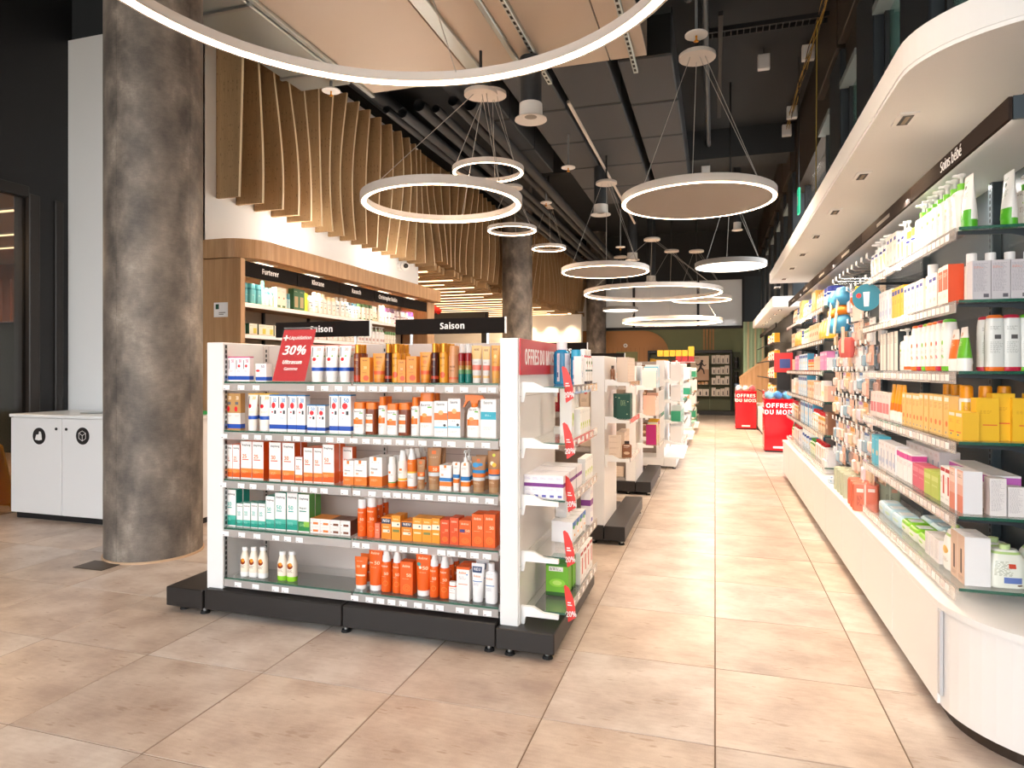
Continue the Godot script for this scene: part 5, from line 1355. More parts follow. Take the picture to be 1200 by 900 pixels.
# ---------- oak cabinet ----------
func plan(p: PackedVector2Array, y0: float, y1: float) -> MB:
	# outline in x-z pushed up from y0 to y1
	return MB.new().prism(p, y0, y1).turned(Transform3D(Basis(Vector3(1, 0, 0), Vector3(0, 0, 1), Vector3(0, 1, 0)), Vector3.ZERO))
func build_oak_cabinet() -> void:
	range_word = "hair_care_"
	var t := thing("oak_wall_cabinet", "tall oak wall cabinet with lit hair care shelves", "cabinet", Vector3(-4.45, 0, -4.85))
	var L := -4.2
	part(t, "side_panel", bv(0, 0, -0.06, 0.45, 2.25, 0.0, 0.004), M["oak"])
	part(t, "side_panel", bv(0, 0, L, 0.45, 2.25, L + 0.25, 0.004), M["oak"])
	var p := PackedVector2Array([Vector2(0, 0), Vector2(0, L), Vector2(0.55, L)])
	for k in 9:
		var w := k * PI / 16.0
		p.append(Vector2(0.25 + 0.3 * cos(w), -0.3 + 0.3 * sin(w)))
	part(t, "fascia", plan(p, 2.26, 2.43).mesh(), M["oak"])
	part(t, "back_panel", bx(0.0, 0, L, 0.02, 2.26, 0), M["beige_back"])
	# added unseen uplight strip on the cabinet roof, brightening the white wall and fins
	var up := part(t, "added_uplight_profile", bx(0.2, 2.43, L + 0.1, 0.26, 2.45, -0.35), M["white_metal"])
	part(up, "added_uplight_band", bx(0.21, 2.45, L + 0.12, 0.25, 2.453, -0.37), M["led_soft"])
	for k in 2:
		area_light("added_cabinet_uplight", Vector3(-4.22, 2.46, -6.1 - k * 1.9), Vector3(-0.12, 1, 0), Vector2(0.05, 1.7), "fff4e8", 1.5)
	for k in 5:
		var z := -0.06 - k * 0.78
		var s := part(t, "category_board", bv(0.42, 2.1, z - 0.775, 0.44, 2.235, z - 0.005, 0.002), M["sign_black"])
		if k < 4:
			lettering(s, ["Furterer", "Klorane", "Rausch", "Christophe Robin"][k], 0.05, M["ink_white"], Vector3(0.441, 2.17, z - 0.36), PI / 2, true, 0.9)
		part(t, "upright", bx(0.02, 0.1, z - 0.79, 0.05, 2.1, z - 0.77), M["black_metal"])
		var dl := part(t, "recessed_light", bv(0.3, 2.254, z - 0.5, 0.42, 2.262, z - 0.2, 0.002), M["white_metal"])
		part(dl, "light_slot", bx(0.33, 2.251, z - 0.47, 0.39, 2.2545, z - 0.23), M["downlight"])
		spot_light("oak_cabinet_light", Vector3(-4.09, 2.24, -4.85 + z - 0.35), Vector3(-0.1, -1, 0), "ffe8cc", 1.6, 62.0, 0.05)
	for y in [1.865, 1.585, 1.3, 1.02, 0.74]:
		var s := part(t, "shelf", bv(0.02, y - 0.025, L + 0.25, 0.42, y, -0.06, 0.003), M["oak"])
		part(s, "price_rail", bx(0.42, y - 0.04, L + 0.25, 0.425, y - 0.005, -0.06), M["tag_white"])
	var nt := thing("paper_notice", "small white paper notice on the oak cabinet side", "notice", on_z(259, 363, -4.85) + Vector3(0, 0, 0.001))
	part(nt, "sheet", bx(-0.075, -0.065, 0, 0.075, 0.065, 0.002), M["tag_white"])
	part(nt, "emblem", bv(-0.055, 0.005, 0.002, -0.02, 0.05, 0.0035, 0.001), plain("1d4a34", 0.5))
	part(nt, "text_line", bx(-0.02, -0.03, 0.002, 0.05, -0.022, 0.003), plain("8a8680", 0.6))
	part(nt, "text_line", bx(-0.02, -0.045, 0.002, 0.03, -0.037, 0.003), plain("8a8680", 0.6))
	# hair care along the shelves
	var rows := {
		1.865: [["slim", 0.062, 0.26, "hc_teal", "2f7a86", 1, "tall teal hair spray"], ["slim", 0.05, 0.19, "hc_teal", "4f9aa4", 1, "teal hair bottle"], ["flat_cap", 0.075, 0.19, "hc_teal", "4f9aa4", 2, "wide teal shampoo bottle"], ["slim", 0.05, 0.24, "hc_aqua", "4f9aa4", 1, "tall pale teal bottle"], ["slim", 0.05, 0.18, "hc_aqua", "6aaab0", 2, "pale teal bottle"], ["carton", 0.075, 0.2, "hc_cream", "", 2, "cream carton with a small flower"], ["slim", 0.04, 0.16, "hc_aqua", "5aa4b0", 2, "slim aqua bottle"], ["carton", 0.09, 0.22, "hc_green", "", 2, "dark green hair care carton"], ["carton", 0.05, 0.19, "hc_lime", "", 1, "lime green slim carton"], ["bottle", 0.075, 0.18, "hc_navy", "f2eee6", 1, "white bottle with dark band"], ["bottle", 0.08, 0.22, "hc_white", "efe2c8", 3, "cream shampoo bottle"], ["flat_cap", 0.075, 0.2, "hc_white", "f0dcb0", 2, "white and amber shampoo bottle"], ["bottle", 0.075, 0.22, "hc_navy", "f2eee6", 3, "white bottle with navy ring"], ["bottle", 0.065, 0.18, "hc_navy", "2a4a5a", 3, "white bottle with navy cap"], ["flat_cap", 0.07, 0.19, "hc_cream", "5a7a4a", 4, "cream bottle with green cap"], ["tube", 0.07, 0.19, "hc_cream", "e8d8b0", 2, "cream tube standing on its cap"], ["slim", 0.05, 0.22, "hc_white", "f0e8dc", 3, "slim white bottle"], ["flat_cap", 0.075, 0.2, "hc_purple", "5a2a4e", 3, "white bottle with plum cap"], ["tube", 0.075, 0.2, "hc_purple", "c83a8a", 5, "white tube with pink foot"], ["slim", 0.06, 0.2, "hc_purple", "5a2a7a", 2, "slim white bottle with violet cap"]],
		1.585: [["jar", 0.08, 0.13, "hc_aqua", "3a5a60", 1, "small aqua jar"], ["carton", 0.11, 0.1, "hc_jar", "", 4, "low carton with yellow print"], ["carton", 0.1, 0.12, "hc_green", "", 2, "low green carton"], ["carton", 0.12, 0.15, "hc_green", "", 1, "taller green carton"], ["bottle", 0.06, 0.14, "far_white", "dcd4c8", 4, "short white bottle"], ["carton", 0.07, 0.12, "white_pink", "", 4, "small pink and white carton"], ["bottle", 0.07, 0.17, "hc_white", "e8d8b0", 6, "cream bottle behind the season sign"], ["pump", 0.075, 0.22, "far_white", "bcd0b4", 8, "white pump bottle"], ["slim", 0.05, 0.17, "hc_cream", "6a9a5a", 5, "slim cream bottle with green cap"]],
		1.3: [["carton", 0.09, 0.13, "hc_green", "", 3, "small dark green carton"], ["bottle", 0.065, 0.15, "far_white", "8cc0b0", 14, "white bottle with mint cap"], ["pump", 0.07, 0.18, "far_white", "7ab0a0", 9, "white mint pump bottle"], ["jar", 0.08, 0.08, "jar_pink", "f2e8e8", 6, "small rose jar"]]}
	for y in rows:
		var z := -4.95
		for r in rows[y]:
			for k in r[5]:
				if z < -8.72:
					break
				var o := product(r[0], r[1], r[2], r[1] * 0.75, r[3], r[4] if r[4] != "" else "f4f2f0")
				var where := "top" if y > 1.8 else "second" if y > 1.5 else "third"
				put(o, r[0], "%s on the oak cabinet's %s shelf" % [r[6], where], Vector3(-4.1 - rng.randf() * 0.02, y, z - r[1] * 0.5), PI / 2)
				z -= r[1] + 0.012
	# white camera on the wall above
	var cm := thing("dome_camera", "white security camera on the wall under the timber fins", "camera", on_x(471, 312, -4.4))
	part(cm, "base", MB.new().rod(Vector3(-0.05, 0, 0), Vector3(0, 0, 0), 0.06, 16, -1.0, true).mesh(), M["white_metal"])
	part(cm, "ball", MB.new().lathe([[0.1, -0.06], [0.7, -0.045], [1.0, 0.0], [0.7, 0.045], [0.1, 0.06]], 0.13, 0.13, 18, 0.0, Vector3(0.05, 0, 0)).mesh(), M["white_metal"])
	part(cm, "lens", MB.new().rod(Vector3(0.08, 0, 0.03), Vector3(0.1, -0.01, 0.075), 0.035, 14, -1.0, true).mesh(), M["ink_black"])

func nth(k: int) -> String:
	return "%d%s" % [k, "th" if k > 10 and k < 14 else ["th", "st", "nd", "rd", "th", "th", "th", "th", "th", "th"][k % 10]]
# ---------- sun care gondola ----------
const SHELF_Y := [1.2, 0.95, 0.7, 0.45, 0.195]
const SHELF_WORD := ["top shelf", "second shelf", "middle shelf", "fourth shelf", "bottom shelf"]
var tag_mesh: Mesh
func slots(x: float, z: float, y0: float, y1: float, turn := 0.0) -> Mesh:
	var m := MB.new()
	var y := y0
	while y < y1:
		m.box(Vector3(-0.004, y, -0.001), Vector3(0.004, y + 0.016, 0.001))
		y += 0.026
	return m.turned(Transform3D(Basis(Vector3.UP, turn), Vector3(x, 0, z))).mesh()
func foot(t: Node3D, at: Vector3) -> void:
	var o := part(t, "foot", MB.new().rod(at, at + Vector3(0, 0.012, 0), 0.024, 12, 0.02, true).mesh(), M["rubber"])
	part(o, "foot_screw", MB.new().rod(at + Vector3(0, 0.012, 0), at + Vector3(0, 0.035, 0), 0.011, 8).mesh(), M["steel"])
func bracket_mesh() -> Mesh:
	# shelf bracket reaching out along +x, 0.17 m long, top at y = 0
	return cached("bracket", func() -> Mesh:
		var p := PackedVector2Array([Vector2(0, 0), Vector2(0.055, 0), Vector2(0.1, -0.022), Vector2(0.17, -0.026), Vector2(0.17, -0.045), Vector2(0.02, -0.045), Vector2(0.012, -0.09), Vector2(0, -0.09)])
		return MB.new().prism(p, -0.009, 0.009).mesh())
func season_sign(x0: float, x1: float, y0: float, y1: float, z: float, label: String, words: String, shift := 0.0) -> void:
	var s := thing("category_sign", label, "sign", Vector3((x0 + x1) * 0.5, 0, z))
	var a := (x1 - x0) * 0.5
	part(s, "board", bv(-a, y0, -0.008, a, y1, 0.008, 0.002), M["sign_black"])
	part(s, "edge_strip", bx(a, y0 - 0.002, -0.009, a + 0.006, y1 + 0.002, 0.009), M["white_metal"])
	for q in [-0.7, 0.7]:
		part(s, "support", bx(a * q - 0.006, 1.39 if z > -4 else 1.3, -0.004, a * q + 0.006, y0 + 0.01, 0.004), M["steel"])
	if words != "":
		lettering(s, words, (y1 - y0) * 0.42, M["ink_white"], Vector3(shift, (y0 + y1) * 0.5, 0.009))
func build_gondola() -> void:
	range_word = "sun_care_"
	var g := thing("sun_care_gondola", "white double-sided gondola of sun care on a black plinth", "shelf unit", Vector3.ZERO)
	tag_mesh = bx(-0.02, -0.012, -0.0006, 0.02, 0.012, 0.0006)
	# plinths
	for q in [[-2.505, -1.705], [-1.7, -0.93]]:
		part(g, "plinth", bv(q[0], 0.032, -3.73, q[1], 0.135, -2.765, 0.004), M["black_plinth"])
	for q in [[-2.74, -2.51], [-0.925, -0.66]]:
		part(g, "end_plinth", bv(q[0], 0.032, -3.74, q[1], 0.13 if q[0] < -2 else 0.122, -2.755, 0.004), M["black_plinth"])
	for p in [Vector2(-2.68, -2.82), Vector2(-2.53, -2.8), Vector2(-1.7, -2.8), Vector2(-0.97, -2.8), Vector2(-0.87, -2.79), Vector2(-0.7, -2.8), Vector2(-0.7, -3.68)]:
		foot(g, Vector3(p.x, 0, p.y))
	# end panels and back panel
	for q in [[-2.52, -2.42], [-0.92, -0.835]]:
		part(g, "end_panel", bv(q[0], 0.115, -3.5, q[1], 1.402, -2.8, 0.003), M["white_panel"])
	part(g, "back_panel", bx(-2.42, 0.135, -3.17, -0.92, 1.395, -3.12), plain("c5b8b0", 0.6))
	for y in [1.1, 0.83, 0.58, 0.33]:
		part(g, "panel_joint", bx(-2.42, y, -3.1195, -0.92, y + 0.0025, -3.1185), plain("8f847d", 0.6))
	for x in [-2.395, -1.66]:
		var u := part(g, "upright", bx(x - 0.012, 0.135, -3.119, x + 0.012, 1.39, -3.112), plain("b9aea7", 0.5))
		part(u, "slot", slots(x, -3.1112, 0.16, 1.38), M["rubber"])
	var ss := part(g, "slotted_edge", bx(-2.42, 0.14, -2.83, -2.417, 1.39, -2.81), M["steel"])
	part(ss, "slot", slots(-2.4165, -2.82, 0.15, 1.38, PI / 2), M["rubber"])
	# glass shelves with price rails
	for k in 5:
		var y: float = SHELF_Y[k]
		for half in [[-2.412, -1.672], [-1.664, -0.928]]:
			var s := part(g, "glass_shelf", bx(half[0], y - 0.008, -3.105, half[1], y, -2.802), M["glass"])
			part(s, "glass_edge", bx(half[0], y - 0.008, -2.802, half[1], y, -2.8), M["glass_edge"])
			part(s, "price_rail", bx(half[0], y - 0.046, -2.803, half[1], y - 0.008, -2.799), M["rail_grey"])
			for x in [half[0] + 0.012, half[1] - 0.012]:
				part(s, "bracket", bx(x - 0.005, y - 0.04, -3.11, x + 0.005, y - 0.009, -2.86), M["white_metal"])
		if k == 4:
			part(g, "base_deck", bx(-2.412, 0.137, -3.115, -0.928, 0.15, -2.83), M["black_plinth"])
	# what stands on it: kind, picture span u0 u1, top v, print, cap, rows deep, words
	var O := "ec7a24"
	var table := [
		[["carton", 267, 275.5, 418.3, "us_pink_plain", "", 2, "pink and white sun cream carton with magenta top"], ["carton", 275.5, 284, 418.3, "us_pink", "", 2, "pink and white carton with red dot and magenta top"], ["carton", 284, 292.5, 418.3, "us_pink", "", 2, "pink and white carton with red dot and magenta top"], ["carton", 299.5, 312, 426, "us_low", "", 1, "low white carton with red dot and blue foot"],
		["tube", 361, 377, 404, "us_tube", "", 2, "white tube with red dot and blue band"], ["tube", 378, 393, 404, "us_tube", "", 2, "white tube with red dot and blue band"], ["tube", 394, 409, 404, "us_tube", "", 2, "white tube with red dot and blue band"],
		["slim", 412, 421.7, 404, "nu_oil", "gold", 2, "amber oil bottle with gold cap"], ["carton", 422, 433, 418.7, "nu_box30", "", 1, "orange sun cream carton"], ["tube", 433.7, 449.7, 413.7, "nu_tube", "d8862c", 2, "orange tube with coral band"], ["slim", 449.5, 457.5, 403, "nu_dark", "gold", 2, "dark brown oil bottle with gold cap"], ["slim", 457.7, 467.5, 403, "nu_gold", "gold", 3, "golden oil bottle with gold cap"], ["carton", 466, 475, 422, "nu_box", "", 1, "low orange sun cream carton"], ["carton", 476, 488, 418, "nu_box", "", 2, "orange sun cream carton with round emblem"], ["tube", 489.7, 503, 412.5, "nu_tube", "d8862c", 2, "orange tube with coral band"], ["slim", 503.3, 512.5, 402, "nu_dark", "gold", 2, "dark brown oil bottle with gold cap"], ["slim", 513, 523, 402, "nu_gold", "gold", 3, "golden oil bottle with gold cap"], ["can", 524, 536, 404.7, "nu_copper", "c98f60", 2, "copper spray can with copper cap"], ["slim", 536, 543.4, 403, "nu_duo", "clear", 2, "red to green two-phase bottle with clear cap"], ["slim", 543.6, 551, 403, "nu_duo", "clear", 2, "red to green two-phase bottle with clear cap"], ["tube", 551, 563.5, 405, "nu_silver", "d9d5d2", 1, "gold and silver tube"], ["tube", 563.7, 573.5, 406, "nu_silver", "d9d5d2", 1, "gold and silver tube"], ["tube", 574, 585, 405, "nu_goldtube", "cf9a50", 2, "golden tube with coral band"]],
		[["carton", 264, 273, 461, "us_brown", "", 2, "brown and white carton with red dot"], ["carton", 273, 282, 461, "us_brown", "", 2, "brown and white carton with red dot"], ["tube", 287, 299, 461.7, "us_tube_yellow", "", 2, "cream tube with yellow crimp and blue band"], ["tube", 300, 315, 461.7, "us_tube_yellow", "", 2, "cream tube with yellow crimp and blue band"], ["carton", 315.5, 325, 463, "us_blue30", "", 2, "tall white carton with 30 and blue foot"], ["carton", 325.2, 336, 463, "us_blue30", "", 2, "tall white carton with 30 and blue foot"], ["carton", 337, 347.3, 463, "us_blue30", "", 2, "tall white carton with 30 and blue foot"], ["carton", 347.5, 358, 463, "us_blue30", "", 2, "tall white carton with 30 and blue foot"], ["carton", 360, 370.8, 474.7, "us_blue50", "", 2, "low white carton with 50 and blue foot"], ["carton", 371, 381, 474.7, "us_blue50", "", 2, "low white carton with 50 and blue foot"], ["carton", 386, 396.5, 463, "us_blue50", "", 2, "tall white carton with 50 and blue foot"], ["carton", 396.8, 411, 463, "us_blue50", "", 2, "tall white carton with 50 and blue foot"],
		["flat_cap", 412.5, 426, 472, "eu_white", O, 2, "small white lotion bottle with orange cap"], ["flat_cap", 427, 440, 472, "eu_oil", O, 2, "brown oil bottle with white label and orange cap"], ["slim", 441, 451.5, 465, "eu_white", O, 2, "slim white spray with orange cap"], ["flat_cap", 452, 465, 473, "eu_white", O, 2, "small white lotion bottle with orange cap"], ["flat_cap", 466, 479, 473, "eu_oil", O, 2, "brown oil bottle with white label and orange cap"], ["slim", 480, 489.7, 466, "eu_white", O, 2, "slim white spray with orange cap"], ["flat_cap", 490.5, 507.5, 460, "eu_white", O, 2, "large white lotion bottle with broad orange cap"], ["carton", 508.5, 524, 470, "eu_box", "", 2, "white carton with orange band and penguin"], ["carton", 525, 540, 467.5, "eu_box", "", 2, "white carton with orange band and penguin"], ["trigger", 545.5, 562.5, 462.5, "eu_white", O, 1, "white sprayer with orange trigger"], ["carton", 563.5, 581.5, 468, "eu_teal", "", 2, "white carton with teal band"]],
		[["carton", 262.5, 272, 521, "dl_or25", "", 2, "slim white and orange carton with 25"], ["carton", 272.7, 281, 521, "dl_or25", "", 2, "slim white and orange carton with 25"], ["carton", 282, 294.7, 517.5, "dl_or25", "", 2, "large white and orange carton with 25"], ["carton", 295.5, 309, 517.5, "dl_or25", "", 2, "large white and orange carton with 25"], ["carton", 315.5, 329, 519, "dl_or30", "", 2, "large white and orange carton with 30"], ["carton", 331, 345, 519, "dl_or30", "", 2, "large white and orange carton with 30"], ["carton", 346, 354.5, 536, "dl_or50", "", 1, "short white and orange carton with 50"], ["carton", 356, 366.7, 525, "dl_or50", "", 2, "slim white and orange carton with 50"], ["carton", 367.5, 377.5, 525, "dl_or50", "", 2, "slim white and orange carton with 50"], ["carton", 378, 391.5, 521, "dl_or50", "", 2, "large white and orange carton with 50"], ["carton", 402, 414.5, 540, "lr_box", "", 2, "low white carton with orange foot"], ["carton", 415, 430, 540, "lr_box", "", 2, "low white carton with orange foot"], ["carton", 433, 448, 536, "lr_box", "", 2, "wider white carton with orange foot"],
		["can", 453, 461.7, 536, "lr_can", "f0ede8", 2, "white spray can with green and orange foot"], ["spray", 464, 474.7, 528, "lr_can_yellow", "f2f0ee", 3, "white spray with yellow and orange foot"], ["spray", 475.2, 486, 526.7, "lr_spray", "f2f0ee", 3, "orange and white spray"], ["tube", 486.7, 497, 538.7, "lr_kraft", "b08a64", 1, "small kraft brown tube"], ["tube", 498, 515, 526, "lr_kraft", "b08a64", 2, "large kraft brown tube"], ["carton", 514.8, 528.7, 545, "lr_box_blue", "", 2, "low white carton with blue and orange bands"], ["tube", 529, 538, 542, "lr_pump", "f2f0ee", 1, "narrow white tube with blue and orange bands"], ["pump", 538.7, 550, 528, "lr_pump", "f2f0ee", 2, "white pump bottle with blue and orange bands"], ["tube", 550.5, 568, 536, "lr_splash", "b08a64", 2, "kraft tube with blue splash"], ["tube", 569, 584.7, 529.7, "lr_sun", "b08a64", 2, "kraft tube with yellow sun"]],
		[["carton", 264, 276.5, 573.7, "dl_te30", "", 2, "large white and teal carton with 30"], ["carton", 277, 284.5, 589.7, "dl_te50", "", 2, "small white and teal carton"], ["carton", 285, 293.2, 589.7, "dl_te50", "", 2, "small white and teal carton"], ["carton", 294, 302, 589.7, "dl_te30", "", 2, "small white and teal carton"], ["carton", 302.5, 311, 589.7, "dl_te30", "", 2, "small white and teal carton"], ["carton", 311.5, 321.7, 582, "dl_te50", "", 2, "medium white and teal carton"], ["carton", 322.3, 335, 578, "dl_te50", "", 2, "large white and teal carton with 50"], ["carton", 336, 348.7, 578, "dl_te50", "", 2, "large white and teal carton with 50"], ["carton", 349.5, 362.5, 580, "dl_green", "", 2, "large white and green carton"],
		["can", 416.7, 426.7, 586, "av_spray", "f3f0ee", 2, "orange spray can with white cap"], ["can", 427.5, 438.8, 583.7, "av_spray", "f3f0ee", 3, "orange spray can with white cap"], ["carton", 439.2, 445.3, 613, "av_pink", "", 1, "tiny salmon carton"], ["carton", 446.7, 458, 606, "av_neu", "", 2, "orange carton with navy NEU block"], ["carton", 459, 469.5, 604, "av_yellow_olive", "", 2, "orange carton with white and olive bands"], ["carton", 470.5, 483, 611, "av_neu", "", 2, "orange carton with navy NEU block"], ["carton", 483.7, 494.7, 607.5, "av_yellow", "", 2, "light orange carton with white band"], ["carton", 495, 505.8, 607.5, "av_yellow_olive", "", 2, "orange carton with white and olive bands"], ["carton", 506, 515.3, 607.5, "av_yellow", "", 2, "light orange carton with white band"], ["carton", 515.6, 526.3, 609, "av_box_red", "", 2, "red orange carton with swirl"], ["carton", 527, 537.5, 606.7, "av_box_red", "", 2, "red orange carton with swirl"], ["carton", 538, 552, 610, "av_box_kids", "", 2, "orange carton with swirl and violet patch"], ["carton", 552.6, 566.3, 602.5, "av_box", "", 2, "large orange carton with swirl"], ["carton", 567, 580.5, 602.5, "av_box", "", 2, "large orange carton with swirl"]],
		[["milk_bottle", 280, 289.3, 642.4, "al_white", "f4f1ee", 1, "small cream drink bottle with white foot"], ["milk_bottle", 289.8, 299.5, 642.4, "al_white", "f4f1ee", 1, "small cream drink bottle with white foot"], ["milk_bottle", 300, 310.4, 642.4, "al_white", "f4f1ee", 1, "small cream drink bottle with white foot"], ["milk_bottle", 323, 333.4, 647, "al_lime", "f4f1ee", 1, "small cream drink bottle with lime foot"], ["milk_bottle", 334, 345, 647, "al_lime", "f4f1ee", 1, "small cream drink bottle with lime foot"],
		["tube", 412.5, 428, 654, "av_tube_small", "f3f0ee", 2, "short orange tube with white cap"], ["tube", 429, 446, 643, "av_tube", "f3f0ee", 2, "tall orange tube with white cap"], ["spray", 444.5, 456, 646, "av_spray", "f3f0ee", 2, "orange spray bottle with white pump"], ["spray", 457.5, 468.7, 647.5, "av_spray", "f3f0ee", 2, "orange spray bottle with white pump"], ["carton", 469.2, 483.8, 658.7, "av_box", "", 1, "orange carton with swirl and sticker"], ["tube", 484.5, 503, 649, "av_tube_kids", "f3f0ee", 2, "tall orange tube with teal cartoon patch"], ["spray", 501.5, 512.5, 651, "av_spray", "f3f0ee", 3, "orange spray bottle with white pump"], ["spray", 513, 525, 653, "av_spray", "f3f0ee", 3, "orange spray bottle with white pump"], ["flat_cap", 525, 534, 683, "av_white", "efeae6", 1, "very small white bottle"], ["carton", 535, 550, 665, "av_white", "", 2, "white carton with orange top"], ["tube", 550.5, 566.5, 661.7, "av_after", "f0eeee", 2, "white tube with navy NEU block"], ["bottle", 567.5, 581, 661.7, "av_milk", "f0eeee", 1, "white after-sun bottle"]]]
	for s in 5:
		var last := -99.0
		var place := 0
		for r in table[s]:
			place += 1
			var alike: int = table[s].filter(func(q): return q[7] == r[7]).size()
			var which: String = "" if alike == 1 else "%s from column end, " % nth(place)
			var um: float = (r[1] + r[2]) * 0.5
			var z := -2.835
			var y: float = SHELF_Y[s]
			var x0 := on_z(r[1], r[3], z).x
			var x1 := on_z(r[2], r[3], z).x
			var w := x1 - x0 - 0.001
			var h := on_z(um, r[3], z).y - y
			var d := clampf(w * 0.8, 0.02, 0.05)
			if r[0] == "carton":
				d = clampf(w * 0.75, 0.025, 0.05)
			elif r[0] in ["slim", "can", "spray"]:
				d = w
			for k in (mini(r[6], 1) if s < 2 and r[0] == "carton" else r[6]):
				var o := product(r[0], w, h, d, r[4], r[5] if r[5] != "" else "f4f1ee", "satin" if r[0] == "carton" else "")
				var lab := "%s%s, %s%s" % [r[7], " behind another" if k > 0 else "", which, "gondola's " + SHELF_WORD[s]]
				if lab.split(" ").size() > 16:
					lab = lab.replace("gondola's ", "").replace(" column end", " column")
				if lab.split(" ").size() > 16:
					lab = lab.replace(" with red dot and", " with")
				put(o, r[0], lab, Vector3((x0 + x1) * 0.5 + rng.randf_range(-0.001, 0.001), y + 0.0005, z - d * 0.5 - k * (d + 0.006)), rng.randf_range(-0.05, 0.05) if r[0] != "carton" else rng.randf_range(-0.015, 0.015))
			if um - last > 10.5:
				var tg := thing("price_tag", "small white price tag on the gondola's %s rail" % SHELF_WORD[s], "price tag", Vector3((x0 + x1) * 0.5, y - 0.03, -2.7982), 0.0, "price tags on the sun care gondola")
				part(tg, "card", tag_mesh, M["tag_white"])
				part(tg, "price_print", bx(-0.016, -0.009, 0.0006, -0.006, -0.006, 0.0009), plain("6a6664", 0.6))
				last = um
	# flat two-layer boxes on the fourth shelf
	for k in 4:
		var u0: float = [363.5, 375.3, 387, 399][k]
		var u1: float = [375, 386.7, 398.7, 410.5][k]
		for q in 2:
			var x0 := on_z(u0, 620, -2.835).x
			var x1 := on_z(u1, 620, -2.835).x
			put(product("carton", x1 - x0, 0.036, 0.1, "flat_or" if k < 2 else "flat_br", "", "satin"), "carton", "flat white box with %s print in a low stack, gondola's fourth shelf" % ("orange" if k < 2 else "brown"), Vector3((x0 + x1) * 0.5, 0.4505 + q * 0.0362, -2.885), 0.0)
	# a carton lying back row on the middle shelf
	var p0 := on_z(401, 524, -2.9)
	put(product("carton", 0.055, p0.y - 0.7, 0.04, "dl_or50", "", "satin"), "carton", "yellow-sided carton standing behind the low orange-footed boxes", Vector3(p0.x + 0.02, 0.7005, -2.935), 0.0)
	# offer sign in a clear holder
	var a := on_z(319, 447, -2.84)
	var b := on_z(357, 447, -2.84)
	var t := thing("offer_sign", "red liquidation sign with 30% leaning in a clear holder", "sign", Vector3((a.x + b.x) * 0.5, 1.2, -2.84))
	var w := (b.x - a.x)
	var tilt := Transform3D(Basis(Vector3.RIGHT, -0.36), Vector3(0, 0.004, 0))
	var h := 0.295
	part(t, "sheet", MB.new().box(Vector3(-w * 0.5, 0, -0.001), Vector3(w * 0.5, h - 0.012, 0.0)).turned(tilt).mesh(), M["sign_red"])
	part(t, "holder", MB.new().box(Vector3(-w * 0.5 - 0.004, -0.002, 0.001), Vector3(w * 0.5 + 0.004, h, 0.003)).turned(tilt).mesh(), M["acrylic"])
	part(t, "holder_back", MB.new().box(Vector3(-w * 0.5 - 0.004, -0.002, -0.005), Vector3(w * 0.5 + 0.004, h, -0.003)).turned(tilt).mesh(), M["acrylic"])
	part(t, "top_edge", MB.new().box(Vector3(-w * 0.5 - 0.004, h - 0.003, -0.005), Vector3(w * 0.5 + 0.004, h, 0.003)).turned(tilt).mesh(), M["steel"])
	part(t, "holder_foot", bx(-w * 0.5, 0.0, -0.1, w * 0.5, 0.003, 0.0), M["acrylic"])
	var ls := [["Liquidation", 0.02, 0.016, 0.235, false], ["30%", 0.052, -0.0, 0.165, true], ["Ultrasun", 0.021, 0.0, 0.1, true], ["Gamme", 0.017, 0.0, 0.064, false]]
	for l in ls:
		var o := part(t, "lettering", letters(l[0], l[1], l[4]), M["ink_white"])
		o.transform = tilt * Transform3D(Basis(Vector3(1, 0, 0), Vector3(0.14, 1, 0), Vector3(0, 0, 1)), Vector3(l[2], l[3], 0.0045))
	part(t, "white_cross", MB.new().box(Vector3(-0.085, 0.231, 0.0035), Vector3(-0.055, 0.239, 0.005)).box(Vector3(-0.074, 0.22, 0.0035), Vector3(-0.066, 0.25, 0.005)).turned(tilt).mesh(), M["ink_white"])
	# hanging season boards
	season_sign(-2.335, -1.749, 1.439, 1.522, -3.12, "black season sign standing behind the red offer sign", "Saison", 0.0)
	season_sign(-1.598, -0.997, 1.444, 1.523, -3.12, "black season sign standing above the golden oil bottles", "Saison", 0.02)

# ---------- end shelves of the gondola ----------
func offer_blade(at: Vector3, where: String, turn := 0.0) -> void:
	var o := thing("offer_flag", "red fin-shaped 20 percent offer tag on " + where, "offer flag", at, turn, "red offer tags")
	var p := PackedVector2Array([Vector2(-0.006, 0), Vector2(-0.022, 0.15), Vector2(-0.016, 0.155), Vector2(-0.004, 0.145), Vector2(0.012, 0.105), Vector2(0.02, 0.06), Vector2(0.022, 0.022)])
	o.scale = Vector3(1.25, 1.08, 1.0)
	part(o, "blade", MB.new().prism(p, -0.001, 0.001).mesh(), M["tag_red"])
	var l := lettering(o, "20%", 0.024, M["ink_white"], Vector3(0.005, 0.035, 0.0015), 0.0, true, 0.62)
	l.rotation.z = 0.12
	part(o, "small_print", bx(-0.008, 0.07, 0.001, 0.008, 0.0745, 0.0018), M["ink_white"])
	part(o, "small_print", bx(-0.008, 0.08, 0.001, 0.004, 0.0845, 0.0018), M["ink_white"])
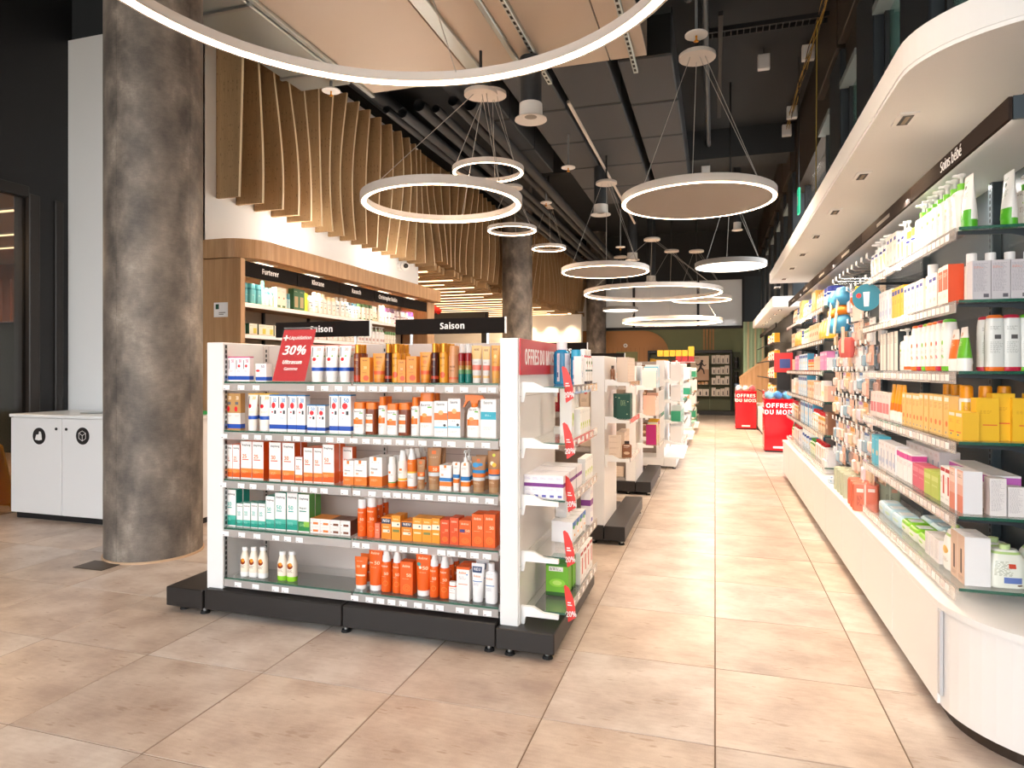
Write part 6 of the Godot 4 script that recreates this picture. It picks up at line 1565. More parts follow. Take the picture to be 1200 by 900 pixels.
func build_end_shelves() -> void:
	range_word = "promotion_"
	var t := thing("promotion_end_shelf", "white promotion end shelves with red OFFRES DU MOIS header", "shelf unit", Vector3(-0.835, 0, 0))
	part(t, "back_board", bx(0.0, 0.125, -3.49, 0.004, 1.395, -2.81), M["white_panel"])
	for y in [1.14, 0.9, 0.64, 0.38]:
		part(t, "board_joint", bx(0.004, y, -3.49, 0.005, y + 0.002, -2.81), plain("b8b6b4", 0.5))
	var hd := part(t, "header_board", bv(0.004, 1.238, -3.495, 0.012, 1.4, -2.802, 0.001), M["sign_red"])
	var le := lettering(hd, "OFFRES DU MOIS", 0.066, M["ink_white"], Vector3(0.0125, 1.318, -3.148), PI / 2, true, 1.0)
	le.scale = Vector3(0.8, 1.15, 1)
	var ys := [1.185, 0.935, 0.68, 0.428, 0.182]
	for k in 5:
		var y: float = ys[k]
		var s := part(t, "glass_shelf", bx(0.006, y - 0.008, -3.64, 0.2, y, -2.86), M["glass"])
		part(s, "glass_edge", bx(0.006, y - 0.008, -2.86, 0.2, y, -2.857), M["glass_edge"])
		part(s, "price_rail", bx(0.2, y - 0.04, -3.66, 0.204, y + 0.004, -2.93), M["rail_grey"])
		for z in [-2.845, -3.47]:
			part(s, "bracket", bracket_mesh(), M["white_metal"], Vector3(0.004, y + 0.02, z))
		for q in 6:
			part(s, "price_tag", tag_mesh, M["tag_white"], Vector3(0.2055, y - 0.018, -3.03 - q * 0.11)).rotation.y = PI / 2
	offer_blade(Vector3(-0.638, 1.11, -2.925), "the promotion end's top shelf")
	offer_blade(Vector3(-0.634, 0.855, -2.925), "the promotion end's second shelf")
	offer_blade(Vector3(-0.628, 0.615, -2.925), "the promotion end's middle shelf")
	offer_blade(Vector3(-0.632, 0.365, -2.925), "the promotion end's fourth shelf")
	offer_blade(Vector3(-0.628, 0.118, -2.925), "the promotion end's bottom shelf")
	# goods: kind, x, z, w, h, d, print, cap, label, count along z, step
	var rows := [
		["bottle", -0.768, -3.38, 0.1, 0.22, 0.08, "blue_wash", "e6e4ea", "large blue wash bottle with white label on promotion shelf", 1, 0.1],
		["flat_cap", -0.7, -3.42, 0.08, 0.18, 0.05, "blue_wash", "2aa0c8", "bright blue rinse bottle on promotion shelf", 1, 0.1],
		["carton", -0.672, -3.34, 0.04, 0.145, 0.04, "white_dots", "", "white carton with blue dots on promotion shelf", 1, 0.1],
		["bottle", -0.662, -3.42, 0.055, 0.185, 0.045, "white_flora", "f0eeee", "white bottle with flower print on promotion shelf", 3, 0.068]]
	for r in rows:
		for k in r[9]:
			put(product(r[0], r[3], r[4], r[5], r[6], r[7] if r[7] != "" else "f4f2f0"), r[0], r[8], Vector3(r[1], 1.1855, r[2] - k * r[10]), PI / 2)
	var y2 := 0.9355
	put(product("carton", 0.06, 0.235, 0.06, "white_leaf", ""), "carton", "tall white carton standing at the second promotion shelf's near corner", Vector3(-0.705, y2, -3.22), PI / 2)
	for k in 5:
		put(product("carton", 0.05, 0.125, 0.05, "white_leaf", ""), "carton", "low white carton with green leaf on the second promotion shelf", Vector3(-0.675, y2, -3.3 - k * 0.055), PI / 2)
	for k in 2:
		put(product("carton", 0.06, 0.24, 0.06, "white_leaf", ""), "carton", "tall white carton behind the leaf boxes on promotion shelf", Vector3(-0.735, y2, -3.42 - k * 0.07), PI / 2)
	for k in 5:
		for q in 3:
			put(product("carton", 0.036, 0.105, 0.13, "lilac_band", ""), "carton", "white carton with violet band, %s column and %s row, middle promotion shelf" % [nth(k + 1), nth(q + 1)], Vector3(-0.812 + k * 0.0365, 0.6805, -2.945 - q * 0.15), 0.0)
	for k in 4:
		put(product("carton", 0.05, 0.115, 0.04, "white_leaf", ""), "carton", "white carton with green leaf beside the violet banded ones", Vector3(-0.665, 0.6805, -3.41 - k * 0.056), PI / 2)
	for k in 4:
		for q in 2:
			put(product("carton", 0.075, 0.1, 0.055, "blue_green_logo", ""), "carton", "white carton with blue and green emblem, stacked on promotion shelf", Vector3(-0.68 - 0.05 * (q % 2), 0.4285 + (0.1005 if k % 2 == 1 and q == 1 else 0.0), -3.14 - k * 0.085 - (0.0 if q == 0 else 0.01)), PI / 2)
	put(product("carton", 0.08, 0.2, 0.05, "lilac_band", ""), "carton", "violet topped carton at the fourth promotion shelf's far end", Vector3(-0.665, 0.4285, -3.54), PI / 2)
	for k in 2:
		put(product("carton", 0.11, 0.155, 0.07, "green_box", ""), "carton", "bright green carton on the bottom promotion shelf", Vector3(-0.72, 0.1825, -3.1 - k * 0.1), 0.0)
	for k in 4:
		put(product("carton", 0.075, 0.16, 0.05, "white_red", ""), "carton", "white carton with red print on the bottom promotion shelf", Vector3(-0.67, 0.1825, -3.29 - k * 0.085), PI / 2)

# ---------- the gondolas behind ----------
func back_gondola(z0: float, z1: float, x1: float, top: float, white: bool, label: String, wide := 1.6) -> Node3D:
	# its end faces +x; z0 near side, z1 far side of the end
	var g := thing("gondola", label, "shelf unit", Vector3.ZERO)
	var dark: Material = M["white_panel"] if white else M["black_plinth"]
	part(g, "end_plinth", bv(x1, 0.03, z1 - 0.55, x1 + 0.15, 0.135, z0 + 0.02, 0.004), dark)
	part(g, "plinth", bv(x1 - wide, 0.03, z1 - 0.3, x1 - 0.005, 0.135, z0 + 0.02, 0.004), dark)
	for p in [Vector2(x1 - 0.08, z0 - 0.02), Vector2(x1 + 0.12, z0 - 0.02), Vector2(x1 + 0.12, z1 - 0.5), Vector2(x1 - wide + 0.1, z0 - 0.05)]:
		foot(g, Vector3(p.x, 0, p.y))
	part(g, "end_panel", bv(x1 - 0.1, 0.12, z1, x1, top, z0, 0.003), M["white_panel"])
	part(g, "end_panel", bv(x1 - wide, 0.12, z1, x1 - wide + 0.1, top, z0, 0.003), M["white_panel"])
	part(g, "back_panel", bx(x1 - wide + 0.1, 0.13, (z0 + z1) * 0.5 - 0.02, x1 - 0.1, top - 0.01, (z0 + z1) * 0.5 + 0.02), plain("a8988c", 0.6))
	return g
func side_shelf(g: Node3D, x1: float, z0: float, z1: float, y: float, deep := 0.17) -> void:
	var s := part(g, "glass_shelf", bx(x1 + 0.003, y - 0.008, z1 - 0.1, x1 + deep, y, z0 - 0.03), M["glass"])
	part(s, "price_rail", bx(x1 + deep, y - 0.035, z1 - 0.1, x1 + deep + 0.004, y + 0.003, z0 - 0.1), M["rail_grey"])
	for z in [z0 - 0.02, z1 + 0.03]:
		part(s, "bracket", bracket_mesh(), M["white_metal"], Vector3(x1 + 0.002, y + 0.02, z))
func front_shelf(g: Node3D, x0: float, x1: float, z0: float, zb: float, y: float) -> void:
	var s := part(g, "glass_shelf", bx(x0, y - 0.008, zb, x1, y, z0), M["glass"])
	part(s, "price_rail", bx(x0, y - 0.04, z0 - 0.002, x1, y - 0.006, z0 + 0.002), M["rail_grey"])
	part(s, "price_tag", tag_mesh, M["tag_white"], Vector3(x1 - 0.12, y - 0.022, z0 + 0.004))
	part(s, "price_tag", tag_mesh, M["tag_white"], Vector3(x1 - 0.3, y - 0.022, z0 + 0.004))
func row(kinds: Array, y: float, from: Vector3, step: Vector3, n: int, turn: float, label: String) -> void:
	# n goods side by side, kinds = [[kind, w, h, d, print, cap], ...] in turn
	var at := from
	for k in n:
		var r: Array = kinds[k % kinds.size()]
		var tall: float = 1.0 if from.z > -6.0 else [0.82, 1.0, 0.9, 1.06][rng.randi() % 4]
		var o := product(r[0], r[1], r[2] * tall, r[3], r[4], r[5] if r.size() > 5 else "f4f2f0")
		var word: String = r[6] if r.size() > 6 else ""
		var full := (word + " " + label) if word != "" else label
		var long := "%s, %s %s, %s" % [word, nth(k + 1), "from entrance end" if step.z < 0 else "towards the aisle", label]
		put(o, r[0], long if n > 1 and word != "" and long.split(" ").size() <= 16 else full, Vector3(at.x, y + 0.0005, at.z) + step.normalized() * r[1] * 0.5, turn)
		at += step.normalized() * (r[1] + 0.008)
func build_more_gondolas() -> void:
	range_word = "gift_"
	var g2 := back_gondola(-4.75, -5.36, -0.765, 1.36, false, "second white gondola on black plinths, behind the sun care gondola", 1.7)
	for y in [1.17, 0.9, 0.62]:
		side_shelf(g2, -0.765, -4.75, -5.36, y)
	for y in [1.2, 0.95, 0.7, 0.45, 0.2]:
		front_shelf(g2, -2.36, -0.87, -4.75, -5.03, y)
	row([["carton", 0.07, 0.2, 0.05, "kraft_leaf", "", "kraft carton with green leaf"], ["carton", 0.07, 0.2, 0.05, "kraft_blue", "", "kraft carton with blue emblem"], ["flat_cap", 0.1, 0.22, 0.06, "red_bottle", "b02030", "red bottle with pale label"], ["carton", 0.06, 0.2, 0.05, "magenta", "", "magenta carton"]], 0.95, Vector3(-1.36, 0, -4.8), Vector3(1, 0, 0), 6, 0.0, "on the second gondola's upper shelf")
	row([["carton", 0.09, 0.14, 0.06, "cream_set", "", "cream gift carton"], ["carton", 0.1, 0.15, 0.06, "red_bottle", "", "dark red carton"]], 0.7, Vector3(-1.36, 0, -4.8), Vector3(1, 0, 0), 5, 0.0, "on the second gondola's middle shelf")
	row([["jar", 0.08, 0.1, 0.08, "dark_green", "14605a", "dark teal jar"]], 0.45, Vector3(-1.36, 0, -4.82), Vector3(1, 0, 0), 5, 0.0, "on the second gondola's fourth shelf")
	row([["carton", 0.1, 0.14, 0.06, "cream_set", "", "cream gift carton"]], 1.2, Vector3(-1.4, 0, -4.8), Vector3(1, 0, 0), 4, 0.0, "on the second gondola's top shelf")
	# on its end: perfume and gift sets
	for k in 3:
		for q in 2:
			put(product("carton", 0.14, 0.09, 0.08, "cream_print"), "carton", "cream printed gift box stacked on the second gondola's end", Vector3(-0.66, 1.1705 + q * 0.0905, -5.0 - k * 0.15), PI / 2)
	put(product("bottle", 0.03, 0.12, 0.03, "brown_photo", "2a1a14"), "bottle", "small dark figure-shaped bottle on the second gondola's end", Vector3(-0.72, 1.1705, -4.85), PI / 2)
	for k in 3:
		put(product("carton", 0.1, 0.18, 0.06, "dark_green"), "carton", "dark green patterned carton on the second gondola's end", Vector3(-0.64 - 0.04 * (k % 2), 0.9005, -4.87 - k * 0.11), PI / 2 if k > 1 else 0.0)
	for k in 4:
		put(product("carton", 0.07, 0.17, 0.06, "cream_set"), "carton", "beige perfume carton on the second gondola's end", Vector3(-0.68, 0.6205, -5.0 - k * 0.08), PI / 2)
	put(product("carton", 0.085, 0.16, 0.04, "cream_print"), "carton", "beige perfume carton standing at the near corner", Vector3(-0.7, 0.6205, -4.83), 0.0)
	put(product("bottle", 0.07, 0.12, 0.03, "brown_photo", "241410", "gloss"), "bottle", "amber perfume bottle with black cap on the second gondola's end", Vector3(-0.615, 0.6205, -4.84), 0.0)
	season_sign(-1.6, -0.976, 1.352, 1.478, -5.2, "black sign standing on the second gondola", "Produits", 0.05)
	var g3 := back_gondola(-6.72, -7.4, -0.765, 1.3, false, "third white gondola with green gift boxes and perfume nearby", 1.6)
	for y in [1.08, 0.8, 0.5]:
		side_shelf(g3, -0.765, -6.72, -7.4, y, 0.22)
	front_shelf(g3, -2.3, -0.87, -6.72, -7.0, 1.1)
	front_shelf(g3, -2.3, -0.87, -6.72, -7.0, 0.42)
	front_shelf(g3, -2.3, -0.87, -6.72, -7.0, 0.17)
	row([["carton", 0.11, 0.12, 0.06, "peach_box", "", "peach carton"]], 1.1, Vector3(-1.3, 0, -6.78), Vector3(1, 0, 0), 3, 0.0, "on the third gondola")
	row([["carton", 0.13, 0.09, 0.06, "cream_print", "", "cream box"]], 0.17, Vector3(-1.3, 0, -6.78), Vector3(1, 0, 0), 3, 0.0, "low on the third gondola")
	row([["carton", 0.03, 0.2, 0.14, "white_pink", "", "slim white and pink carton"], ["carton", 0.04, 0.22, 0.14, "far_white", "", "slim white carton"], ["carton", 0.05, 0.21, 0.14, "aqua_box", "", "pale blue carton"]], 1.08, Vector3(-0.64, 0, -6.78), Vector3(0, 0, -1), 9, PI / 2, "on the third gondola's end")
	row([["carton", 0.05, 0.2, 0.12, "peach_box", "", "peach carton"], ["carton", 0.06, 0.18, 0.12, "white_pink", "", "white and pink carton"]], 0.8, Vector3(-0.64, 0, -6.8), Vector3(0, 0, -1), 7, PI / 2, "on the third gondola's end")
	row([["carton", 0.03, 0.2, 0.1, "magenta", "", "magenta slim box"], ["carton", 0.03, 0.22, 0.1, "sun_plain", "", "yellow slim box"], ["carton", 0.03, 0.21, 0.1, "far_teal", "", "teal slim box"], ["carton", 0.03, 0.2, 0.1, "hc_lime", "", "lime slim box"], ["carton", 0.03, 0.2, 0.1, "far_white", "", "white slim box"]], 0.5, Vector3(-0.62, 0, -6.8), Vector3(0, 0, -1), 12, PI / 2, "in the third gondola's lowest end shelf")
	season_sign(-1.33, -0.94, 1.338, 1.44, -7.2, "narrow black sign on the third gondola", "", 0.0)
	# white gondolas further down
	range_word = "cosmetics_"
	var names := ["white gondola with books and cosmetics beyond the perfume gondola", "white gondola of first-aid goods beyond the cosmetics", "last white gondola before the oak play desk"]
	var gz := [-8.6, -11.0, -13.2]
	for k in 3:
		var z: float = gz[k]
		var x1 := -0.62 + 0.03 * k
		var g := back_gondola(z, z - 1.0, x1, 1.38, true, names[k], 1.4)
		part(g, "deck", bv(x1, 0.135, z - 1.4, x1 + 0.24, 0.15, z + 0.02, 0.003), M["white_metal"])
		for y in [1.12, 0.86, 0.6, 0.34]:
			side_shelf(g, x1, z, z - 1.0, y, 0.24)
		var sets := [[["carton", 0.05, 0.2, 0.14, "far_white", "", "white carton"], ["carton", 0.07, 0.16, 0.12, "brown_photo", "", "brown photo carton"], ["bottle", 0.06, 0.18, 0.06, "white_pink", "e8c8b8", "blush bottle"]], [["carton", 0.06, 0.18, 0.12, "far_white", "", "white carton"], ["carton", 0.08, 0.14, 0.12, "far_teal", "", "teal and white carton"], ["bottle", 0.06, 0.17, 0.06, "white_blue", "f2f2f4", "pale bottle"]], [["carton", 0.1, 0.12, 0.12, "far_green", "", "green carton"], ["carton", 0.07, 0.18, 0.12, "far_white", "", "white carton"], ["jar", 0.08, 0.1, 0.08, "aqua_box", "4aa0c0", "aqua jar"]]]
		for q in 4:
			var y: float = [1.12, 0.86, 0.6, 0.34][q]
			row(sets[(k + q) % 3], y, Vector3(x1 + 0.14, 0, z - 0.05), Vector3(0, 0, -1), 10, PI / 2, "%s end shelf, %s white gondola" % [["top", "second", "third", "lowest"][q], ["book", "first-aid", "last"][k]])
			row(sets[(k + q + 1) % 3], y, Vector3(x1 - 0.5, 0, z + 0.0), Vector3(1, 0, 0), 0, 0.0, "")
		for y in [1.15, 0.9, 0.65, 0.4]:
			front_shelf(g, x1 - 1.3, x1 - 0.1, z, z - 0.3, y)
			row(sets[k], y, Vector3(x1 - 0.55, 0, z - 0.08), Vector3(1, 0, 0), 5, 0.0, "%s front shelf, %s white gondola" % ["top" if y > 1.1 else "second" if y > 0.8 else "third" if y > 0.5 else "lowest", ["book", "first-aid", "last"][k]])
	var st := thing("tester_stand", "orange cosmetics tester stand on the white gondola", "display stand", Vector3(-0.48, 1.1205, -8.95), PI / 2)
	for y in [0.0, 0.17]:
		part(st, "tray", bv(-0.16, y, -0.06, 0.16, y + 0.02, 0.06, 0.003), plain("c86a2c", 0.3))
	for x in [-0.13, 0.0, 0.13]:
		part(st, "post", bx(x - 0.012, 0.02, -0.03, x + 0.012, 0.17, 0.03), plain("c86a2c", 0.3))
	part(st, "header_card", bx(-0.14, 0.19, -0.01, 0.14, 0.26, 0.0), plain("e8d8c8", 0.5))
	var ys := thing("display_carton_tower", "yellow and red counter display on top of the first-aid gondola", "display stand", Vector3(-0.62, 1.38, -11.2))
	for k in 6:
		part(ys, "yellow_box", bv(-0.3 + k * 0.1, 0.1, -0.1, -0.21 + k * 0.1, 0.2 + (0.06 if k == 5 else 0.0), 0.02, 0.002), plain("f0b418", 0.4))
	for k in 3:
		part(ys, "red_box", bv(0.0 + k * 0.1, 0.0, -0.1, 0.09 + k * 0.1, 0.1, 0.02, 0.002), plain("b01c18", 0.4))
	part(ys, "tray", bv(-0.31, 0.0, -0.12, 0.31, 0.008, 0.03, 0.002), plain("e8e4e0", 0.4))

# ---------- counter and lit shelf wall along the facade ----------
const WALL_Y := [1.764, 1.507, 1.256, 1.008, 0.746, 0.492]
const WALL_WORD := ["top", "second", "third", "fourth", "fifth", "lowest"]
func rounded(x0: float, zc: float, xc: float, rx: float, rz: float, zfar: float, xb: float, n := 14) -> PackedVector2Array:
	var p := PackedVector2Array([Vector2(xb, zfar), Vector2(x0, zfar)])
	for k in n + 1:
		var w := PI / 2 * k / n
		p.append(Vector2(xc - rx * cos(w), zc + rz * sin(w)))
	p.append(Vector2(xb, zc + rz))
	return p
func build_counter() -> void:
	var t := thing("counter_cabinet", "long low white counter cabinet with rounded end under the lit shelves", "cabinet", Vector3.ZERO)
	part(t, "body", plan(rounded(0.775, -2.75, 1.2, 0.425, 0.41, -8.4, 1.25), 0.055, 0.405).mesh(), M["counter_white"])
	part(t, "toe_kick", plan(rounded(0.81, -2.75, 1.2, 0.39, 0.36, -8.36, 1.25), 0.0, 0.055).mesh(), plain("3a2c22", 0.5))
	part(t, "worktop", plan(rounded(0.763, -2.75, 1.2, 0.437, 0.422, -8.41, 1.25), 0.407, 0.43).mesh(), M["counter_white"])
	var z := -2.72
	for k in 9:
		part(t, "drawer_front", bv(0.765, 0.058, z - 0.622, 0.777, 0.404, z - 0.004, 0.002), M["counter_white"])
		z -= 0.628
	part(t, "edge_strip", bv(0.764, 0.1, -2.716, 0.776, 0.404, -2.69, 0.002), plain("c8c8ca", 0.3))
	# canopy with recessed lights
	var c := thing("shelf_canopy", "long white canopy with recessed lights above the shelf wall", "canopy", Vector3.ZERO)
	part(c, "soffit", plan(rounded(0.652, -2.75, 1.1, 0.448, 0.408, -8.78, 1.26), 2.33, 2.345).mesh(), M["white_wall"])
	part(c, "fascia", plan(rounded(0.648, -2.75, 1.1, 0.452, 0.412, -8.8, 1.26), 2.345, 2.45).mesh(), M["white_wall"])
	for k in 8:
		var zz := -3.17 - k * 0.86
		var l := part(c, "recessed_light", bv(0.735, 2.322, zz - 0.075, 0.81, 2.331, zz + 0.075, 0.002), M["white_metal"])
		part(l, "light_well", bx(0.752, 2.3195, zz - 0.055, 0.793, 2.3225, zz + 0.055), M["ink_black"])
		part(l, "light_slot", bx(0.764, 2.3185, zz - 0.045, 0.781, 2.3196, zz + 0.045), M["downlight_dim"])
		spot_light("canopy_light", Vector3(0.772, 2.31, zz), Vector3(-0.1, -1, 0), "ffe2bc", 1.05, 56.0, 0.04)
	# shelf wall
	var w := thing("lit_shelf_unit", "wall of lit glass shelves with dark back panels above the white counter", "shelf unit", Vector3.ZERO)
	var panels := [-2.3, -3.24, -4.2, -5.14, -6.1, -7.04, -8.0, -8.42]
	for k in panels.size() - 1:
		part(w, "back_panel", bx(1.14, 0.43, panels[k + 1] + 0.004, 1.16, 2.33, panels[k] - 0.004), M["shelf_back"])
		var u := part(w, "upright", bv(1.105, 0.43, panels[k] - 0.02, 1.14, 2.33, panels[k] + 0.02, 0.003), plain("49555c", 0.35))
		part(u, "slot", slots(1.1045, panels[k], 0.5, 2.2, PI / 2), M["rubber"])
	part(w, "end_post", bv(1.06, 0.43, -2.36, 1.14, 2.33, -2.3, 0.004), plain("39444b", 0.35))
	# header boards with a light strip behind
	z = -2.24
	for k in 6:
		var h := part(w, "header_board", bv(0.81, 1.985, z - 0.996, 0.822, 2.052, z - 0.004, 0.002), M["header_brown"])
		if k == 0:
			var le := lettering(h, "Soins bébé", 0.034, M["ink_white"], Vector3(0.809, 2.018, -2.73), -PI / 2, false)
			le.scale = Vector3(1.0, 1.2, 1)
		else:
			part(h, "lettering_line", bx(0.8085, 2.005, z - 0.62, 0.81, 2.022, z - 0.36), plain("8a827c", 0.8))
		z -= 1.0
	part(w, "header_return", bx(0.822, 1.985, -2.25, 1.14, 2.052, -2.24), M["shelf_back"])
	part(w, "header_deck", bx(0.822, 2.045, -8.2, 1.14, 2.05, -2.25), M["white_metal"])
	part(w, "light_strip", bx(0.84, 2.03, -8.1, 0.866, 2.044, -2.4), M["led_white"])
	for k in 3:
		area_light("shelf_strip_light", Vector3(0.875, 2.02, -3.3 - k * 1.9), Vector3(0.12, -1, 0), Vector2(0.04, 1.8), "fff8f0", 1.05)
	# glass shelves: near bay and far bay
	for k in 6:
		var y: float = WALL_Y[k]
		for b in [[-2.68, -4.2], [-5.66, -8.35]]:
			var s := part(w, "glass_shelf", bx(0.82, y - 0.01, b[1], 1.135, y, b[0]), M["glass"])
			part(s, "glass_edge", bx(0.82, y - 0.01, b[0], 1.135, y, b[0] + 0.002), M["glass_edge"])
			part(s, "price_rail", MB.new().box(Vector3(0.808, y - 0.045, b[1]), Vector3(0.811, y - 0.002, b[0] + 0.003)).mesh(), M["rail_grey"])
			var q := 0
			var zz: float = b[0] - 0.08
			while zz > b[1]:
				part(s, "price_tag", tag_mesh, plain(["f4efeb", "ecdcd4", "f2e2dc"][q % 3], 0.5), Vector3(0.8072, y - 0.024, zz)).rotation.y = -PI / 2
				zz -= 0.052 if b[0] > -3.0 else 0.09
				q += 1
			for zb in ([b[0] - 0.03, b[1] + 0.04] if k < 5 else []):
				part(s, "bracket", cached("wall_bracket", func() -> Mesh:
					return MB.new().prism(PackedVector2Array([Vector2(0, -0.011), Vector2(0.2, -0.011), Vector2(0.31, -0.011), Vector2(0.31, -0.075), Vector2(0.24, -0.05), Vector2(0.16, -0.028), Vector2(0, -0.022)]), -0.006, 0.006).mesh()), plain("2a3238", 0.4), Vector3(0.825, y, zb))
func wall_label(words: String, k: int, n: int, where: String) -> String:
	var long := "%s, %s of %d from round end, %s" % [words, nth(k + 1), n, where.replace("on the shelf wall's", "wall's").replace("on the far bay's", "far bay's")]
	return long if n > 1 and long.split(" ").size() <= 16 else "%s %s" % [words, where]
func wall_row(y: float, x: float, z: float, list: Array, where: String, stop := -99.0) -> float:
	# list: [kind, w, h, d, print, cap, count, words]; laid out away from z, faces towards the aisle
	for r in list:
		for k in r[6]:
			if z - r[1] < stop:
				return z
			var o := product(r[0], r[1], r[2], r[3], r[4], r[5] if r[5] != "" else "f4f2f0")
			put(o, r[0], wall_label(r[7], k, r[6], where), Vector3(x + r[3] * 0.5 + rng.randf() * 0.006, y + 0.0006, z - r[1] * 0.5), -PI / 2 + rng.randf_range(-0.03, 0.03))
			z -= r[1] + 0.006
	return z
func build_wall_products() -> void:
	range_word = "baby_care_"
	var G := "6cc024"
	# near bay, front row, shelf by shelf
	wall_row(WALL_Y[0], 0.84, -2.7, [["tottle", 0.075, 0.19, 0.05, "bb_tube", "4fae22", 1, "white baby tube with green foot"], ["pump", 0.072, 0.22, 0.06, "bb_pump", G, 7, "white baby pump bottle with green collar"], ["jar", 0.075, 0.13, 0.07, "bb_milk", "9ccf2a", 2, "white jar with lime lid"], ["pump", 0.06, 0.2, 0.06, "bb_milk", "f2f0ec", 2, "slim white pump bottle"], ["carton", 0.06, 0.17, 0.06, "bb_box", "", 3, "cream carton with navy patch"], ["pump", 0.085, 0.2, 0.07, "bb_milk", "f2f0ec", 4, "milky pump bottle with navy patch"]], "on the shelf wall's top shelf", -4.2)
	wall_row(WALL_Y[0], 0.97, -2.72, [["tottle", 0.085, 0.2, 0.05, "bb_tube", "4fae22", 1, "larger white baby tube with green foot behind it"]], "on the shelf wall's top shelf")
	for k in 2:
		put(product("pump", 0.075, 0.2, 0.07, "bb_pump", "4fae22"), "pump", "white baby pump bottle beside the shelf end on the top shelf", Vector3(1.075, WALL_Y[0] + 0.0006, -2.74 - k * 0.085), -0.4)
	wall_row(WALL_Y[1], 0.84, -2.86, [["carton", 0.06, 0.15, 0.05, "bb_orange", "", 2, "orange and cream carton"], ["carton", 0.06, 0.14, 0.05, "bb_box", "", 2, "cream carton with navy patch"], ["slim", 0.05, 0.19, 0.05, "bb_pump", "f2f0ec", 1, "cream bottle with tall white cap"], ["carton", 0.055, 0.14, 0.05, "bb_box", "", 5, "narrow cream carton with navy patch"], ["carton", 0.05, 0.15, 0.05, "bb_yellow", "", 4, "yellow carton with navy patch"], ["carton", 0.06, 0.16, 0.05, "white_blue", "", 4, "white and blue carton"]], "on the shelf wall's second shelf", -4.2)
	for k in 5:
		put(product("carton", 0.055, 0.14, 0.05, "grey_print", ""), "carton", "pale grey printed carton, %s from the aisle at the second shelf's end" % nth(k + 1), Vector3(0.9 + k * 0.058, WALL_Y[1] + 0.0006, -2.74), 0.0)
	for k in 4:
		put(product("slim", 0.045, 0.185, 0.045, "bb_pump", "f4f2f0"), "slim", "white capped bottle behind the grey cartons", Vector3(0.91 + k * 0.06, WALL_Y[1] + 0.0006, -2.84), 0.0)
	wall_row(WALL_Y[2], 0.84, -2.75, [["tottle", 0.07, 0.16, 0.05, "sht_gr", "f2efec", 1, "green and white shower tube"], ["tottle", 0.07, 0.155, 0.05, "sht_or", "f2efec", 1, "orange and white shower tube"], ["shampoo", 0.062, 0.2, 0.05, "sh_gr", "5aba2a", 1, "white shampoo bottle with green cap"], ["shampoo", 0.062, 0.2, 0.05, "sh_re", "c22a44", 1, "white shampoo bottle with red cap"], ["shampoo", 0.062, 0.2, 0.05, "sh_or", "e8742a", 2, "white shampoo bottle with orange cap"], ["shampoo", 0.062, 0.2, 0.05, "sh_gr", "9ccf2a", 1, "white shampoo bottle with green cap"], ["shampoo", 0.062, 0.2, 0.05, "sh_re", "c22a44", 1, "white shampoo bottle with red cap"], ["shampoo", 0.062, 0.2, 0.05, "sh_or", "e8742a", 1, "white shampoo bottle with orange cap"], ["slim", 0.055, 0.16, 0.05, "white_spray", "f0ece8", 2, "white spray with orange foot"], ["pump", 0.075, 0.2, 0.06, "bb_pump", "f2f0ec", 1, "cream pump bottle"], ["carton", 0.07, 0.19, 0.06, "white_dark", "", 5, "cream carton with dark edge"]], "on the shelf wall's third shelf", -4.2)
	for k in 8:
		var c: String = ["or", "re", "gr"][k % 3]
		put(product("shampoo", 0.06, 0.2, 0.045, "shb_" + c, {"or": "e8742a", "re": "c22a44", "gr": "6cbb2e"}[c]), "shampoo", "white shampoo bottle with %s cap at the end of the third shelf" % {"or": "orange", "re": "red", "gr": "green"}[c], Vector3(0.955 + (k % 4) * 0.05, WALL_Y[2] + 0.0006, -2.76 - (k / 4) * 0.075), 0.0)
	range_word = "skin_care_"
	wall_row(WALL_Y[3], 0.84, -2.72, [["carton", 0.07, 0.1, 0.05, "sun_box", "", 2, "low yellow sun carton"], ["carton", 0.055, 0.15, 0.04, "sun_carton", "", 6, "amber sun carton with white top"], ["carton", 0.05, 0.145, 0.04, "sun_carton", "", 5, "slightly shorter amber sun carton"], ["tottle", 0.055, 0.18, 0.04, "sun_tube", "f0ece8", 4, "orange and yellow sun tube"], ["carton", 0.06, 0.13, 0.05, "pink_low", "", 6, "white carton with rose block"], ["carton", 0.06, 0.17, 0.05, "pink_box", "", 4, "blush carton with rose circle"]], "on the shelf wall's fourth shelf", -4.2)
	for k in 4:
		put(product("carton", 0.07, 0.15 + 0.02 * (k % 2), 0.05, "sun_plain", ""), "carton", "plain yellow carton, %s from the aisle at the fourth shelf's end" % nth(k + 1), Vector3(0.925 + k * 0.055, WALL_Y[3] + 0.0006, -2.76 - (k % 2) * 0.02), 0.0)
	for k in 3:
		put(product("can", 0.05, 0.19, 0.05, "sun_white", "f2a01c"), "can", "white and yellow sun spray with orange cap, fourth shelf", Vector3(0.9 + k * 0.06, WALL_Y[3] + 0.0006, -2.86), 0.0)
	for k in 3:
		put(product("slim", 0.05, 0.19, 0.05, "sun_white", "f2a01c"), "slim", "yellow labelled bottle with orange cap behind the amber cartons", Vector3(0.94, WALL_Y[3] + 0.0006, -3.0 - k * 0.1), -PI / 2)
